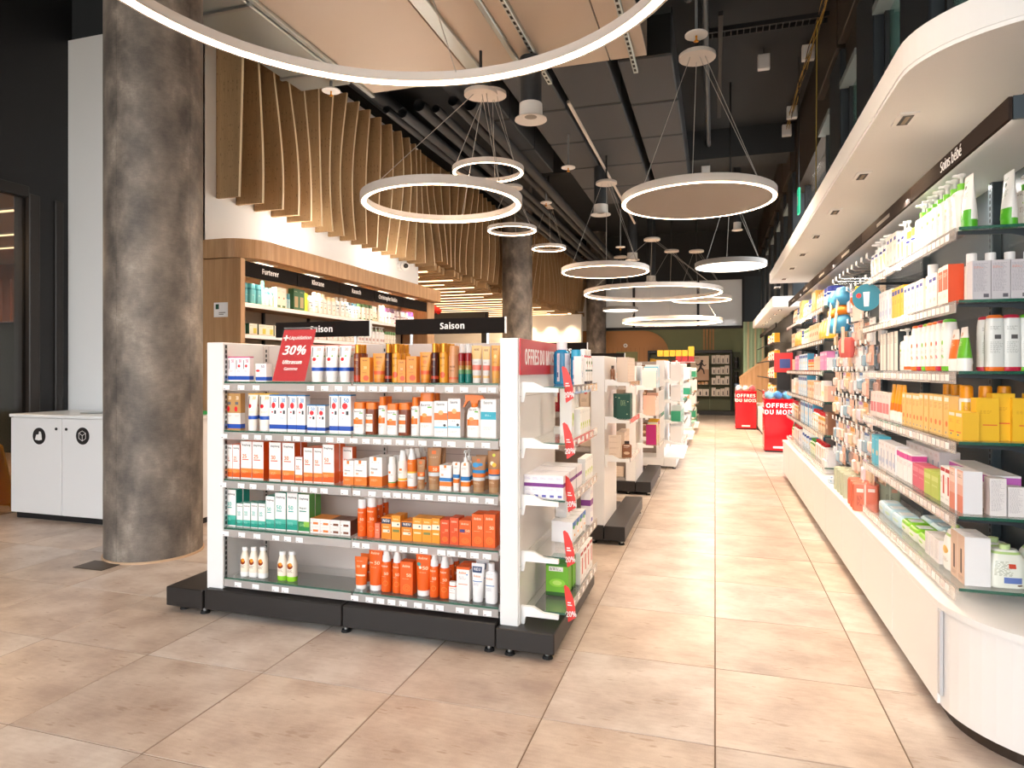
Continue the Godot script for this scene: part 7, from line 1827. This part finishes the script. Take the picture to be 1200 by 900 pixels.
	wall_row(WALL_Y[4], 0.84, -2.72, [["carton", 0.06, 0.15, 0.06, "skin_box", "", 2, "white carton with apricot front"], ["carton", 0.055, 0.14, 0.06, "white_red", "", 2, "white and red carton"], ["carton", 0.09, 0.1, 0.06, "lime_box", "", 2, "low lime carton"], ["carton", 0.09, 0.1, 0.06, "rose", "", 2, "low rose carton"], ["carton", 0.06, 0.13, 0.06, "pink_top", "", 4, "white carton with pink top"], ["carton", 0.065, 0.14, 0.06, "white_blue", "", 5, "white and pale blue carton"], ["carton", 0.08, 0.15, 0.06, "aqua_box", "", 2, "aqua blue carton"]], "on the shelf wall's fifth shelf", -4.2)
	for k in 5:
		put(product("carton", 0.085, 0.13, 0.09, "lilac_top", ""), "carton", "white carton with lilac top in the fifth shelf's back row", Vector3(1.0, WALL_Y[4] + 0.0006, -2.83 - k * 0.09), -PI / 2)
	for k in 7:
		put(product("carton", 0.07, 0.15, 0.08, "white_blue", ""), "carton", "plain white carton in the fifth shelf's back row", Vector3(0.98, WALL_Y[4] + 0.0006, -3.35 - k * 0.075), -PI / 2)
	for k in 3:
		put(product("carton", 0.05, 0.13 - 0.025 * k, 0.05, "news_box", ""), "carton", "small white stepped carton at the end of the fifth shelf", Vector3(0.95 + k * 0.055, WALL_Y[4] + 0.0006, -2.74), 0.0)
	wall_row(WALL_Y[5], 0.845, -2.72, [["carton", 0.07, 0.17, 0.08, "tall_pink", "", 2, "tall white and blush carton"], ["pouch", 0.11, 0.15, 0.07, "wipes", "bcd88a", 1, "white wipes pouch with amber circle"], ["carton", 0.055, 0.09, 0.07, "news_box", "", 3, "low grey printed carton"], ["pack", 0.13, 0.06, 0.1, "pack_green", "", 3, "green and white soft pack"], ["pack", 0.15, 0.06, 0.1, "pack_blue", "", 3, "pale blue wipes pack"]], "on the shelf wall's lowest shelf", -4.2)
	for k in 4:
		put(product("pouch", 0.13, 0.13, 0.08, "wipes_back", "c8e0a0"), "pouch", "white and green wipes pouch at the end of the lowest shelf", Vector3(0.985 + (k % 2) * 0.14, WALL_Y[5] + 0.0006, -2.76 - (k / 2) * 0.1), 0.0)
	for k in 4:
		put(product("pack", 0.14, 0.07, 0.12, "pack_blue", ""), "pack", "white folded pack in the lowest shelf's back row", Vector3(1.0, WALL_Y[5] + 0.0006, -3.1 - k * 0.15), -PI / 2)
	# on the counter itself
	for k in 3:
		put(product("twin", 0.14, 0.155, 0.09, "salmon", "f2c4b4"), "twin", "salmon coloured twin pack standing on the white counter", Vector3(0.85 + 0.005 * k, 0.4305, -4.33 - k * 0.1), -0.25)
	for k in 4:
		put(product("twin", 0.13, 0.15, 0.09, "sage_pack", "d8dac4"), "twin", "sage grey twin pack standing on the white counter", Vector3(0.86, 0.4305, -4.72 - k * 0.11), -0.3)
	for k in 3:
		put(product("twin", 0.12, 0.16, 0.1, "sage_pack", "c8ccbc"), "twin", "grey nappy pack under the lowest glass shelf", Vector3(0.98, 0.4305, -4.4 - k * 0.14), 0.1)
	put(product("pack", 0.16, 0.05, 0.1, "blister_blue", ""), "pack", "violet blue soft pouch lying on the white counter", Vector3(0.87, 0.4305, -5.3), 0.6)
	# round hanging shelf talker
	var st := thing("shelf_talker", "round petrol blue shelf sign showing a tube", "sign", Vector3(0.8, 1.66, -4.05), -0.55)
	part(st, "disc", MB.new().lathe([[1.0, 0.0], [1.0, 0.004]], 0.15, 0.15, 32).turned(Transform3D(Basis(Vector3.RIGHT, PI / 2), Vector3.ZERO)).mesh(), plain("2f7f94", 0.35))
	part(st, "tube_picture", MB.new().prism(PackedVector2Array([Vector2(-0.012, -0.05), Vector2(0.012, -0.05), Vector2(0.017, 0.03), Vector2(-0.017, 0.03)]), 0.004, 0.006).mesh(), M["tag_white"])
	part(st, "red_dot", MB.new().disc(Vector3(-0.04, 0.012, 0.0055), Vector3(0, 0, 1), 0.014, 14).mesh(), M["tag_red"])
	# hook bay between: blister cards and toys on rods
	var hb := thing("hook_panel", "bay of chrome display hooks between the glass shelves", "display rack", Vector3(0, 0, 0))
	var hk := 0
	range_word = "baby_care_"
	var cards := [["blister", "e4d4dc", "blister card with lilac top"], ["white_pink", "ecd4c8", "white and pink blister card"], ["blister_blue", "9ab4c4", "blue blister card"], ["cream_print", "e8dccb", "cream blister card"], ["baby_food", "e2c8a8", "apricot blister card"], ["white_dots", "e6e6ea", "white dotted blister card"], ["peach_box", "eccabc", "peach blister card"]]
	for rowi in 8:
		var y: float = [1.9, 1.78, 1.56, 1.4, 1.24, 1.06, 0.88, 0.72][rowi]
		for k in 9:
			var z := -4.3 - k * 0.145 - 0.03 * (rowi % 2)
			part(hb, "hook", MB.new().rod(Vector3(1.13, y, z), Vector3(0.86, y + 0.004, z), 0.004, 6).rod(Vector3(0.86, y + 0.004, z), Vector3(0.85, y + 0.02, z), 0.004, 6).mesh(), M["chrome"])
			part(hb, "price_holder", bx(0.846, y + 0.012, z - 0.02, 0.85, y + 0.04, z + 0.02), M["tag_white"])
			if rowi == 0 or rng.randf() < 0.12:
				continue
			var c: Array = cards[(rowi * 3 + k * 2 + hk) % 7]
			var hh := 0.12 + 0.02 * ((rowi + k) % 3)
			for dd in 2:
				put(product("card", 0.1, hh, 0.025, c[0], c[1]), "card", "%s on the chrome hooks" % c[2], Vector3(0.88 + dd * 0.06, y - hh + 0.006, z), -PI / 2 + 0.1 * sin(k * 2.0 + rowi))
			hk += 1
	part(hb, "cross_bar", bx(1.12, 0.7, -4.28, 1.13, 1.93, -4.26), M["chrome"])
	part(hb, "cross_bar", bx(1.12, 0.7, -5.6, 1.13, 1.93, -5.58), M["chrome"])
	# bright toys hung at the top of the hook bay
	for k in 2:
		var t := thing("toy_backpack", "blue animal toy with orange nose hanging on the hooks", "toy", Vector3(0.85, 1.57, -5.35 + k * 0.28), -PI / 2 + 0.3, "blue animal toys")
		part(t, "head", MB.new().lathe([[0.5, 0.14], [0.95, 0.17], [1.0, 0.21], [0.6, 0.26], [0.1, 0.27]], 0.17, 0.1, 16).mesh(), plain("3f93bd", 0.5))
		part(t, "nose", MB.new().lathe([[0.3, 0.06], [1.0, 0.085], [1.0, 0.12], [0.3, 0.145]], 0.13, 0.1, 14).mesh(), plain("ef8a1c", 0.5))
		part(t, "body", MB.new().lathe([[0.7, -0.04], [1.0, 0.0], [0.95, 0.05], [0.4, 0.08]], 0.16, 0.1, 16).mesh(), plain("3f93bd", 0.5))
		part(t, "strap", MB.new().rod(Vector3(0.02, 0.26, 0.03), Vector3(0.0, -0.06, 0.06), 0.01, 6).mesh(), plain("e8dcc8", 0.6))
	var bt := thing("bath_toy", "stack of bright bath toys on a white card hanging on the hooks", "toy", Vector3(0.84, 1.62, -4.5), -PI / 2 + 0.3)
	part(bt, "card", bv(-0.06, -0.06, -0.004, 0.06, 0.04, 0.004, 0.001), plain("eed8cc", 0.5))
	for k in 4:
		part(bt, "boat", MB.new().lathe([[0.4, 0.0], [1.0, 0.03], [0.9, 0.05]], 0.07, 0.05, 12, 0.0, Vector3(-0.04 + 0.03 * k, 0.04 + 0.03 * (k % 3), 0.0)).mesh(), plain(["e8702a", "4a9a3a", "f0d82a", "2a7ab8"][k], 0.4))
	var rb := thing("red_pouch", "rose red fabric pouch hanging on the hooks", "pouch", Vector3(0.82, 1.34, -4.75), -PI / 2 + 0.4)
	part(rb, "body", MB.new().lathe([[0.8, 0.0], [1.0, 0.04], [1.0, 0.11], [0.7, 0.13]], 0.13, 0.05, 14, 2.0).mesh(), plain("d2605a", 0.6))
	part(rb, "strap", bv(-0.012, 0.03, 0.02, 0.012, 0.2, 0.032, 0.002), plain("e8c8b0", 0.6))
	# far bay
	range_word = "baby_food_"
	var fb := [
		[["jar", 0.14, 0.16, 0.13, "baby_blue", "2a3a9a", 2, "large blue lidded tin"], ["pouch", 0.12, 0.15, 0.06, "baby_food", "e8a04a", 3, "cream food pouch"], ["carton", 0.12, 0.2, 0.08, "yellow_pouch", "", 2, "tall yellow carton"]],
		[["pouch", 0.13, 0.16, 0.07, "yellow_pouch", "f4f0ea", 4, "yellow pouch with white spout"], ["carton", 0.1, 0.16, 0.06, "baby_food", "", 5, "apricot food carton"], ["carton", 0.1, 0.15, 0.06, "baby_green", "", 4, "green food carton"], ["jar", 0.12, 0.15, 0.12, "baby_blue", "2a3a9a", 2, "blue lidded tin"]],
		[["carton", 0.06, 0.1, 0.06, "white_blue", "", 1, "small white carton"], ["carton", 0.12, 0.15, 0.06, "mauve_box", "", 3, "mauve carton"], ["carton", 0.11, 0.12, 0.06, "peach_box", "", 3, "peach carton"], ["jar", 0.08, 0.1, 0.08, "baby_food", "c03a3a", 5, "food jar with red lid"], ["carton", 0.12, 0.16, 0.06, "baby_blue", "", 5, "pale blue carton"]],
		[["carton", 0.1, 0.12, 0.06, "peach_box", "", 2, "peach carton"], ["carton", 0.08, 0.16, 0.06, "white_leaf", "", 2, "white carton with leaf"], ["carton", 0.1, 0.14, 0.06, "white_pink", "", 4, "white and pink carton"], ["carton", 0.1, 0.15, 0.06, "baby_food", "", 4, "apricot food carton"], ["carton", 0.12, 0.19, 0.08, "baby_blue", "", 6, "pale blue carton"]],
		[["carton", 0.15, 0.17, 0.06, "brown_photo", "", 1, "brown photo carton"], ["bottle", 0.06, 0.15, 0.06, "baby_food", "c8202a", 6, "small bottle with red cap"], ["bottle", 0.06, 0.16, 0.06, "wipes", "c8202a", 5, "white bottle with red cap"], ["carton", 0.14, 0.2, 0.08, "baby_blue", "", 6, "pale blue carton"]],
		[["carton", 0.1, 0.13, 0.06, "white_blue", "", 2, "white carton"], ["bottle", 0.07, 0.15, 0.06, "white_pink", "b82028", 7, "white bottle with red cap"], ["bottle", 0.07, 0.13, 0.06, "baby_green", "3a8a2a", 4, "green bottle"], ["jar", 0.16, 0.18, 0.14, "baby_blue", "e8f0f4", 4, "large pale blue tub"]]]
	for k in 6:
		var zz := wall_row(WALL_Y[k], 0.85, -5.7, fb[k], "on the far bay's %s shelf" % WALL_WORD[k], -8.32)
		while zz > -8.2:
			var before := zz
			zz = wall_row(WALL_Y[k], 0.85, zz, fb[k], "on the far bay's %s shelf" % WALL_WORD[k], -8.32)
			if before - zz < 0.05:
				break
	# counter goods in the far bay
	wall_row(0.43, 0.84, -5.75, [["carton", 0.2, 0.1, 0.1, "news_box", "", 1, "low printed carton"]], "on the white counter before the far bay")

# ---------- far end ----------
func promo_bin(at: Vector3, label: String, w: float, toys: String) -> void:
	var t := thing("promotion_bin", label, "display bin", at)
	part(t, "body", bv(-w * 0.5, 0.02, -w * 0.5, w * 0.5, 0.8, w * 0.5, 0.01), M["promo_red"])
	part(t, "skirting", bx(-w * 0.47, 0.0, -w * 0.47, w * 0.47, 0.02, w * 0.47), M["ink_black"])
	part(t, "rim", bv(-w * 0.51, 0.79, -w * 0.51, w * 0.51, 0.81, w * 0.51, 0.004), M["promo_red"])
	for s in [[Vector3(0, 0, w * 0.5 + 0.003), 0.0, w, 0.004], [Vector3(-w * 0.5 - 0.003, 0, 0), -PI / 2, w, 0.004]]:
		var o := part(t, "clear_guard", bx(-w * 0.49, 0.81, -0.002, w * 0.49, 0.95, 0.002), M["acrylic"], s[0] * 0.97)
		o.rotation.y = s[1]
		lettering(t, "OFFRES", 0.07, M["ink_white"], s[0] + Vector3(0, 0.71, 0), s[1], true, 1.15)
		lettering(t, "DU MOIS", 0.07, M["ink_white"], s[0] + Vector3(0, 0.61, 0), s[1], true, 1.05)
		var d := part(t, "small_print", bx(-w * 0.2, 0.06, 0, w * 0.2, 0.09, 0.001), M["ink_white"], s[0])
		d.rotation.y = s[1]
	for k in 6:
		single("soft_pack", MB.new().lathe([[0.5, 0.0], [1.0, 0.03], [0.9, 0.08], [0.3, 0.11]], 0.12, 0.12, 12, 1.0).mesh(), plain(["2a78b8", "4ab0d0", "2a5aa8", "7ac0d8"][k % 4] if toys == "blue" else ["e8d8d4", "d84a5a", "e8e4e0", "c8d0d8"][k % 4], 0.4), "%s soft pack lying in the %s red bin" % ["blue" if toys == "blue" else "pale", "nearer" if toys == "blue" else "farther"], "pack", at + Vector3(-0.13 + 0.13 * (k % 3), 0.811, -0.1 + 0.2 * (k / 3)), k * 0.7, "packs in the red bins " + toys)
func build_far_end() -> void:
	range_word = "health_"
	promo_bin(Vector3(0.93, 0, -11.0), "red offer bin filled with blue packs, beside the shelf wall's end", 0.42, "blue")
	promo_bin(Vector3(0.62, 0, -14.9), "red offer bin with pale packs before the oak partition", 0.42, "pale")
	var rb := thing("promotion_box", "small red box standing behind the blue packs", "box", at_depth(918, 425, 10.8))
	part(rb, "box", bv(-0.14, -0.16, -0.05, 0.14, 0.16, 0.05, 0.004), plain("c02a2e", 0.4))
	part(rb, "print", bx(-0.06, -0.09, 0.05, 0.1, 0.06, 0.0515), plain("3a4a8a", 0.5))
	part(rb, "stand", bx(-0.1, -0.5, -0.04, 0.1, -0.16, 0.04), M["black_metal"])
	# second shelf wall further down the facade
	var c := thing("far_counter", "shorter white counter with dark shelves beyond the red bin", "cabinet", Vector3.ZERO)
	part(c, "body", bv(0.85, 0.06, -16.2, 1.24, 0.5, -11.6, 0.01), M["counter_white"])
	part(c, "toe_kick", bx(0.87, 0.0, -16.1, 1.24, 0.06, -11.62), M["ink_black"])
	part(c, "back_panel", bx(1.2, 0.5, -16.2, 1.25, 2.19, -11.6), M["black_metal"])
	part(c, "header_board", bv(0.98, 1.98, -16.1, 1.0, 2.06, -12.0, 0.002), M["sign_black"])
	var k2 := thing("far_canopy", "short white canopy with small lights beyond the long canopy", "canopy", Vector3.ZERO)
	part(k2, "slab", bv(0.82, 2.2, -16.0, 1.24, 2.36, -10.6, 0.01), M["white_wall"])
	for q in 5:
		var l := part(k2, "recessed_light", bx(0.95, 2.194, -11.2 - q * 0.9, 1.0, 2.2, -11.1 - q * 0.9), M["ink_black"])
		part(l, "light_slot", bx(0.965, 2.192, -11.18 - q * 0.9, 0.985, 2.1945, -11.12 - q * 0.9), M["downlight"])
		spot_light("far_canopy_light", Vector3(0.975, 2.18, -11.15 - q * 0.9), Vector3(-0.15, -1, 0), "ffe2bc", 1.4, 58.0, 0.04)
	for y in [1.72, 1.42, 1.12, 0.82]:
		var s := part(c, "glass_shelf", bx(0.92, y - 0.01, -16.0, 1.2, y, -11.8), M["glass"])
		part(s, "shelf_edge", bx(0.92, y - 0.02, -16.0, 0.925, y, -11.8), M["black_metal"])
		row([["carton", 0.12, 0.16, 0.08, "far_yellow", "", "yellow carton"], ["bottle", 0.09, 0.18, 0.08, "baby_food", "e8e0d8", "cream bottle"], ["carton", 0.1, 0.15, 0.08, "far_white", "", "white carton"], ["jar", 0.11, 0.14, 0.1, "jar_pink", "e8e4e0", "pink jar"]], y, Vector3(1.0, 0, -11.9), Vector3(0, 0, -1), 14, -PI / 2, "on the far counter's dark shelves")
	row([["jar", 0.12, 0.16, 0.1, "jar_pink", "e8e4e0", "pink jar"], ["carton", 0.12, 0.14, 0.08, "sun_plain", "", "yellow carton"]], 0.5, Vector3(0.95, 0, -12.0), Vector3(0, 0, -1), 8, -PI / 2, "on the far white counter")
	# sage slatted panel and sloped oak partition
	var sp := thing("sage_slat_panel", "pale sage slatted wall panel beside the far canopy", "wall panel", Vector3(0.92, 0, -17.4))
	part(sp, "board", bx(-0.25, 0, -0.03, 0.25, 2.45, 0.0), M["sage"])
	for q in 6:
		part(sp, "slat", bv(-0.24 + q * 0.085, 0.0, 0.0, -0.2 + q * 0.085, 2.45, 0.025, 0.003), plain("c8b894" if q % 2 else "a8c4a4", 0.6))
	var pz := thing("oak_partition", "oak partition with sloping top before the sage slats", "partition", Vector3(0, 0, -16.4))
	part(pz, "panel", MB.new().prism(PackedVector2Array([Vector2(0.55, 0), Vector2(1.2, 0), Vector2(1.2, 1.55), Vector2(0.55, 1.05)]), -0.05, 0.0).mesh(), M["oak"])
	part(pz, "cap_rail", MB.new().prism(PackedVector2Array([Vector2(0.54, 1.05), Vector2(1.2, 1.555), Vector2(1.2, 1.59), Vector2(0.54, 1.085)]), -0.06, 0.01).mesh(), M["cork"])
	# green display wall
	var z := -19.1
	var a := on_z(759, 411, z)
	var b := on_z(858, 411, z)
	var e := on_z(868, 411, z)
	var dw := thing("orthopaedic_display", "green display wall framed in black with poster and goods", "shelf unit", Vector3(0, 0, z))
	part(dw, "frame_top", bv(a.x, 1.72, -0.4, b.x, 1.8, 0.0, 0.004), M["black_metal"])
	part(dw, "plinth", bv(a.x, 0.0, -0.4, e.x, 0.12, 0.02, 0.004), M["black_metal"])
	for x in [a.x, b.x - 0.04]:
		part(dw, "frame_side", bv(x, 0.12, -0.4, x + 0.04, 1.72, 0.0, 0.004), M["black_metal"])
	var n := 4
	for k in n:
		var x0 := lerpf(a.x + 0.04, b.x - 0.04, float(k) / n)
		var x1 := lerpf(a.x + 0.04, b.x - 0.04, float(k + 1) / n)
		part(dw, "back_panel", bx(x0 + 0.006, 0.12, -0.3, x1 - 0.006, 1.72, -0.26), M["green_panel"])
	for y in [1.42, 1.13, 0.84, 0.52]:
		part(dw, "shelf", bx(a.x + 0.04, y - 0.015, -0.26, b.x - 0.04, y, -0.05), M["green_panel"])
	part(dw, "side_bay", bx(b.x, 0.12, -0.4, e.x, 1.75, -0.3), M["green_panel"])
	for y in [0.9, 1.3]:
		part(dw, "side_shelf", bx(b.x, y - 0.012, -0.3, e.x, y, -0.02), M["black_metal"])
	var po := thing("runner_poster", "beige poster of a dark figure running, on the green display", "poster", on_z(820, 431.5, z + 0.0) + Vector3(0, 0, 0.02))
	var pw := 0.245
	var ph := 0.34
	part(po, "sheet", bx(-pw, -ph, -0.01, pw, ph, 0.0), plain("cdb8a4", 0.6))
	part(po, "ground_print", bx(-pw, -ph, 0.0, pw, -ph * 0.1, 0.001), plain("b08d74", 0.6))
	part(po, "text_line", bx(-pw * 0.8, ph * 0.82, 0.0, -pw * 0.1, ph * 0.87, 0.0015), plain("8a6a58", 0.6))
	var m := MB.new()
	var dk := 0.002
	m.disc(Vector3(0.06, 0.2, dk), Vector3(0, 0, 1), 0.035, 14)
	for l in [[0.05, 0.17, 0.02, 0.02, 0.04], [0.04, 0.14, -0.06, 0.08, 0.018], [-0.06, 0.08, -0.1, 0.14, 0.015], [0.06, 0.14, 0.12, 0.06, 0.018], [0.12, 0.06, 0.17, 0.1, 0.014], [0.02, 0.02, 0.1, -0.05, 0.028], [0.1, -0.05, 0.12, -0.16, 0.02], [0.02, 0.02, -0.04, -0.08, 0.028], [-0.04, -0.08, -0.16, -0.12, 0.02]]:
		var p := Vector2(l[0], l[1])
		var q := Vector2(l[2], l[3])
		var s: Vector2 = (q - p).normalized().orthogonal() * float(l[4])
		m.quad(Vector3(p.x - s.x, p.y - s.y, dk), Vector3(p.x + s.x, p.y + s.y, dk), Vector3(q.x + s.x * 0.8, q.y + s.y * 0.8, dk), Vector3(q.x - s.x * 0.8, q.y - s.y * 0.8, dk))
	part(po, "figure_print", m.mesh(), plain("33292a", 0.6))
	var xw := (b.x - a.x) / 4.0
	for y in [1.42, 1.13, 0.84, 0.52]:
		var zz := z - 0.14
		row([["carton", 0.16, 0.11, 0.1, "ortho_red", "", "orange red carton"]], y, Vector3(a.x + xw * 1.0 + 0.1, 0, zz), Vector3(1, 0, 0), 3, 0.0, "on the green display wall")
		row([["carton", 0.11, 0.23, 0.08, "ortho", "", "tall beige support carton"]], y, Vector3(a.x + xw * 3.0 + 0.03, 0, zz), Vector3(1, 0, 0), 4, 0.0, "on the green display wall")
	row([["carton", 0.12, 0.15, 0.08, "far_yellow", "", "yellow carton"]], 1.42, Vector3(a.x + 0.06, 0, z - 0.14), Vector3(1, 0, 0), 4, 0.0, "on the green display wall")
	row([["carton", 0.12, 0.13, 0.08, "far_red", "", "red carton"]], 1.13, Vector3(a.x + 0.06, 0, z - 0.14), Vector3(1, 0, 0), 4, 0.0, "on the green display wall")
	row([["carton", 0.16, 0.18, 0.08, "ortho", "", "wide beige carton"]], 0.52, Vector3(a.x + xw * 2.0 + 0.03, 0, z - 0.14), Vector3(1, 0, 0), 3, 0.0, "under the poster on the green display")
	row([["jar", 0.09, 0.1, 0.08, "baby_food", "4a3a2a", "small amber jar"]], 0.84, Vector3(a.x + xw * 2.0 + 0.03, 0, z - 0.14), Vector3(1, 0, 0), 5, 0.0, "under the poster on the green display")
	for k in 2:
		var bz := thing("brace_model", ["black wrist brace on the display's upper side shelf", "black knee brace on the display's lower side shelf"][k], "brace", Vector3((b.x + e.x) * 0.5, [1.3, 0.9][k], z - 0.1))
		part(bz, "sleeve", MB.new().lathe([[0.7, 0.0], [0.9, 0.1], [0.6, 0.2], [0.9, 0.3]], 0.14, 0.12, 14).mesh(), M["ink_black"])
		part(bz, "strap", MB.new().lathe([[0.8, 0.16], [0.8, 0.2]], 0.15, 0.13, 14).mesh(), plain("3a3a40", 0.6))
	var bs := thing("blue_stocking_model", "blue leg model standing in the display's side bay", "leg model", Vector3((b.x + e.x) * 0.5 + 0.02, 0.125, z - 0.1))
	part(bs, "leg", MB.new().lathe([[0.6, 0.0], [0.5, 0.1], [0.8, 0.35], [0.65, 0.55], [1.0, 0.75]], 0.16, 0.16, 14).mesh(), plain("2f5f96", 0.5))
	part(bs, "toe", MB.new().lathe([[0.9, 0.0], [0.9, 0.05], [0.5, 0.09]], 0.12, 0.22, 12, 0.0, Vector3(0, 0, 0.05)).mesh(), plain("2f5f96", 0.5))
	# oak wall panel with a rounded shoulder, vertical slats, far door
	var o0 := on_z(700, 387, -19.55)
	var o1 := on_z(784, 411, -19.55)
	var poly := PackedVector2Array([Vector2(o0.x - 1.2, 0), Vector2(o1.x, 0), Vector2(o1.x, 1.75)])
	for k in 9:
		var w := PI / 2 * k / 8.0
		poly.append(Vector2(o1.x - 0.75 + 0.75 * cos(w), 1.7 + 0.7 * sin(w)))
	poly.append(Vector2(o0.x - 1.2, 2.4))
	var op := thing("oak_wall_panel", "oak wall panel with a rounded shoulder on the green far wall", "wall panel", Vector3(0, 0, -19.6))
	part(op, "panel", MB.new().prism(poly, 0.0, 0.05).mesh(), plain("b9834e", 0.55))
	for k in 24:
		part(op, "groove_strip", bx(o0.x - 1.1 + k * 0.13, 0.05, 0.05, o0.x - 1.085 + k * 0.13, 1.9, 0.055), plain("a87444", 0.6))
	for k in 4:
		var x := on_z(825 + k * 3.6, 400, -19.6).x
		single("wall_slat", bv(-0.025, 1.8, 0.0, 0.025, 2.42, 0.03, 0.003), plain("b98a5a", 0.6), "thin oak slat on the green wall above the display", "slat", Vector3(x, 0, -19.6), 0.0, "oak slats above the display")
	var d0 := on_z(722, 440, -19.5)
	var d1 := on_z(747, 440, -19.5)
	var df := struct("door_3", bx(d0.x, 0, -19.55, d1.x, 1.78, -19.5), plain("8a8a5c", 0.6), "green framed far door in the oak wall")
	part(df, "door_leaf", bx(d0.x + 0.1, 0, -19.5, d1.x - 0.1, 1.6, -19.48), plain("2f3a2e", 0.4))
	var sm := thing("wall_sensor", "small round white sensor on the oak far wall", "sensor", on_z(733, 405, -19.52))
	part(sm, "plate", MB.new().rod(Vector3.ZERO, Vector3(0, 0, 0.02), 0.06, 18, -1.0, true).mesh(), M["ceiling_white"])
	part(sm, "centre", MB.new().rod(Vector3(0, 0, 0.02), Vector3(0, 0, 0.03), 0.03, 14, -1.0, true).mesh(), plain("a89a8a", 0.5))
	# rounded oak play desk
	var dk2 := thing("play_desk", "rounded oak children's desk with mint base at the aisle end", "desk", Vector3(-0.72, 0, -16.6))
	var hp := PackedVector2Array([Vector2(-0.3, 0.35), Vector2(0.26, 0.35), Vector2(0.26, 0.85)])
	for k in 9:
		var w := PI / 2 * k / 8.0
		hp.append(Vector2(0.06 + 0.2 * cos(w), 0.8 + 0.2 * sin(w)))
	for k in 9:
		var w := PI / 2 + PI / 2 * k / 8.0
		hp.append(Vector2(-0.1 + 0.2 * cos(w), 0.8 + 0.2 * sin(w)))
	part(dk2, "back_board", MB.new().prism(hp, -0.3, -0.24).mesh(), M["oak"])
	part(dk2, "front", bv(-0.3, 0.06, -0.24, 0.26, 0.4, 0.3, 0.03), plain("dcbf9c", 0.5))
	part(dk2, "base", bv(-0.32, 0.0, -0.3, 0.3, 0.06, 0.34, 0.01), M["mint"])
	part(dk2, "cube_stool", bv(-0.12, 0.4, -0.1, 0.06, 0.54, 0.08, 0.01), plain("e8cfae", 0.5))
	# counter zone behind the oak cabinet
	var wz := struct("wall_counter", bx(-8.6, 0, -18.6, -3.62, 2.83, -18.4), M["white_wall"], "white wall lit by downlights behind the timber screen")
	for k in 4:
		spot_light("counter_wall_light", Vector3(-3.9 - k * 0.6, 2.8, -18.1), Vector3(0, -1, -0.15), "ffdcae", 1.5, 40.0, 0.03)
		part(wz, "downlight", MB.new().rod(Vector3(-3.9 - k * 0.6, 2.815, -18.1), Vector3(-3.9 - k * 0.6, 2.835, -18.1), 0.05, 12, -1.0, true).mesh(), M["downlight"])
	struct("wall_counter_side", bx(-8.75, 0, -19.6, -8.6, 3.0, -9.4), M["white_wall"], "side wall of the counter zone")
	struct("wall_counter_near", bx(-8.6, 0, -9.44, -4.6, 3.0, -9.3), M["white_wall"], "near wall of the counter zone")
	var q0 := on_z(498, 353, -13.4)
	var q1 := on_z(571, 353, -13.4)
	var pf := thing("black_portal_frame", "black portal frame of the counter zone behind the season sign", "frame", Vector3(0, 0, -13.4))
	part(pf, "head", bv(q0.x - 0.6, 2.34, -0.1, q1.x, 2.5, 0.1, 0.005), M["black_metal"])
	part(pf, "post", bv(q1.x - 0.1, 0, -0.1, q1.x, 2.34, 0.1, 0.005), M["black_metal"])
	part(pf, "post", bv(q0.x - 0.6, 0, -0.1, q0.x - 0.5, 2.34, 0.1, 0.005), M["black_metal"])
	var rs := thing("red_plush", "bright red toy hanging in the counter zone's portal", "toy", on_z(507, 363, -13.3))
	part(rs, "body", MB.new().lathe([[0.3, -0.09], [1.0, -0.03], [0.9, 0.06], [0.3, 0.1]], 0.28, 0.16, 12).mesh(), plain("d8261c", 0.6))
	part(rs, "head", MB.new().lathe([[0.3, -0.07], [1.0, 0.0], [0.3, 0.07]], 0.16, 0.14, 12, 0.0, Vector3(0.14, -0.03, 0)).mesh(), plain("d8261c", 0.6))
	var cw := thing("bullet_camera", "cream wall camera in the counter zone's portal", "camera", on_z(528, 364, -18.28))
	part(cw, "housing", MB.new().rod(Vector3(-0.1, 0.02, 0), Vector3(0.06, -0.03, 0.1), 0.08, 14, -1.0, true).mesh(), plain("e8dcc8", 0.5))
	part(cw, "lens", MB.new().rod(Vector3(0.06, -0.03, 0.1), Vector3(0.075, -0.035, 0.11), 0.05, 12, -1.0, true).mesh(), M["ink_black"])
	var cl := thing("sales_counter", "white sales counter behind the gondolas", "counter", Vector3(-6.2, 0, -14.6))
	part(cl, "front", bv(-1.6, 0.0, -0.4, 1.9, 1.5, 0.0, 0.01), M["white_panel"])
	part(cl, "monitor", bv(0.9, 1.5, -0.3, 1.5, 1.85, -0.25, 0.01), plain("3a5a78", 0.2))
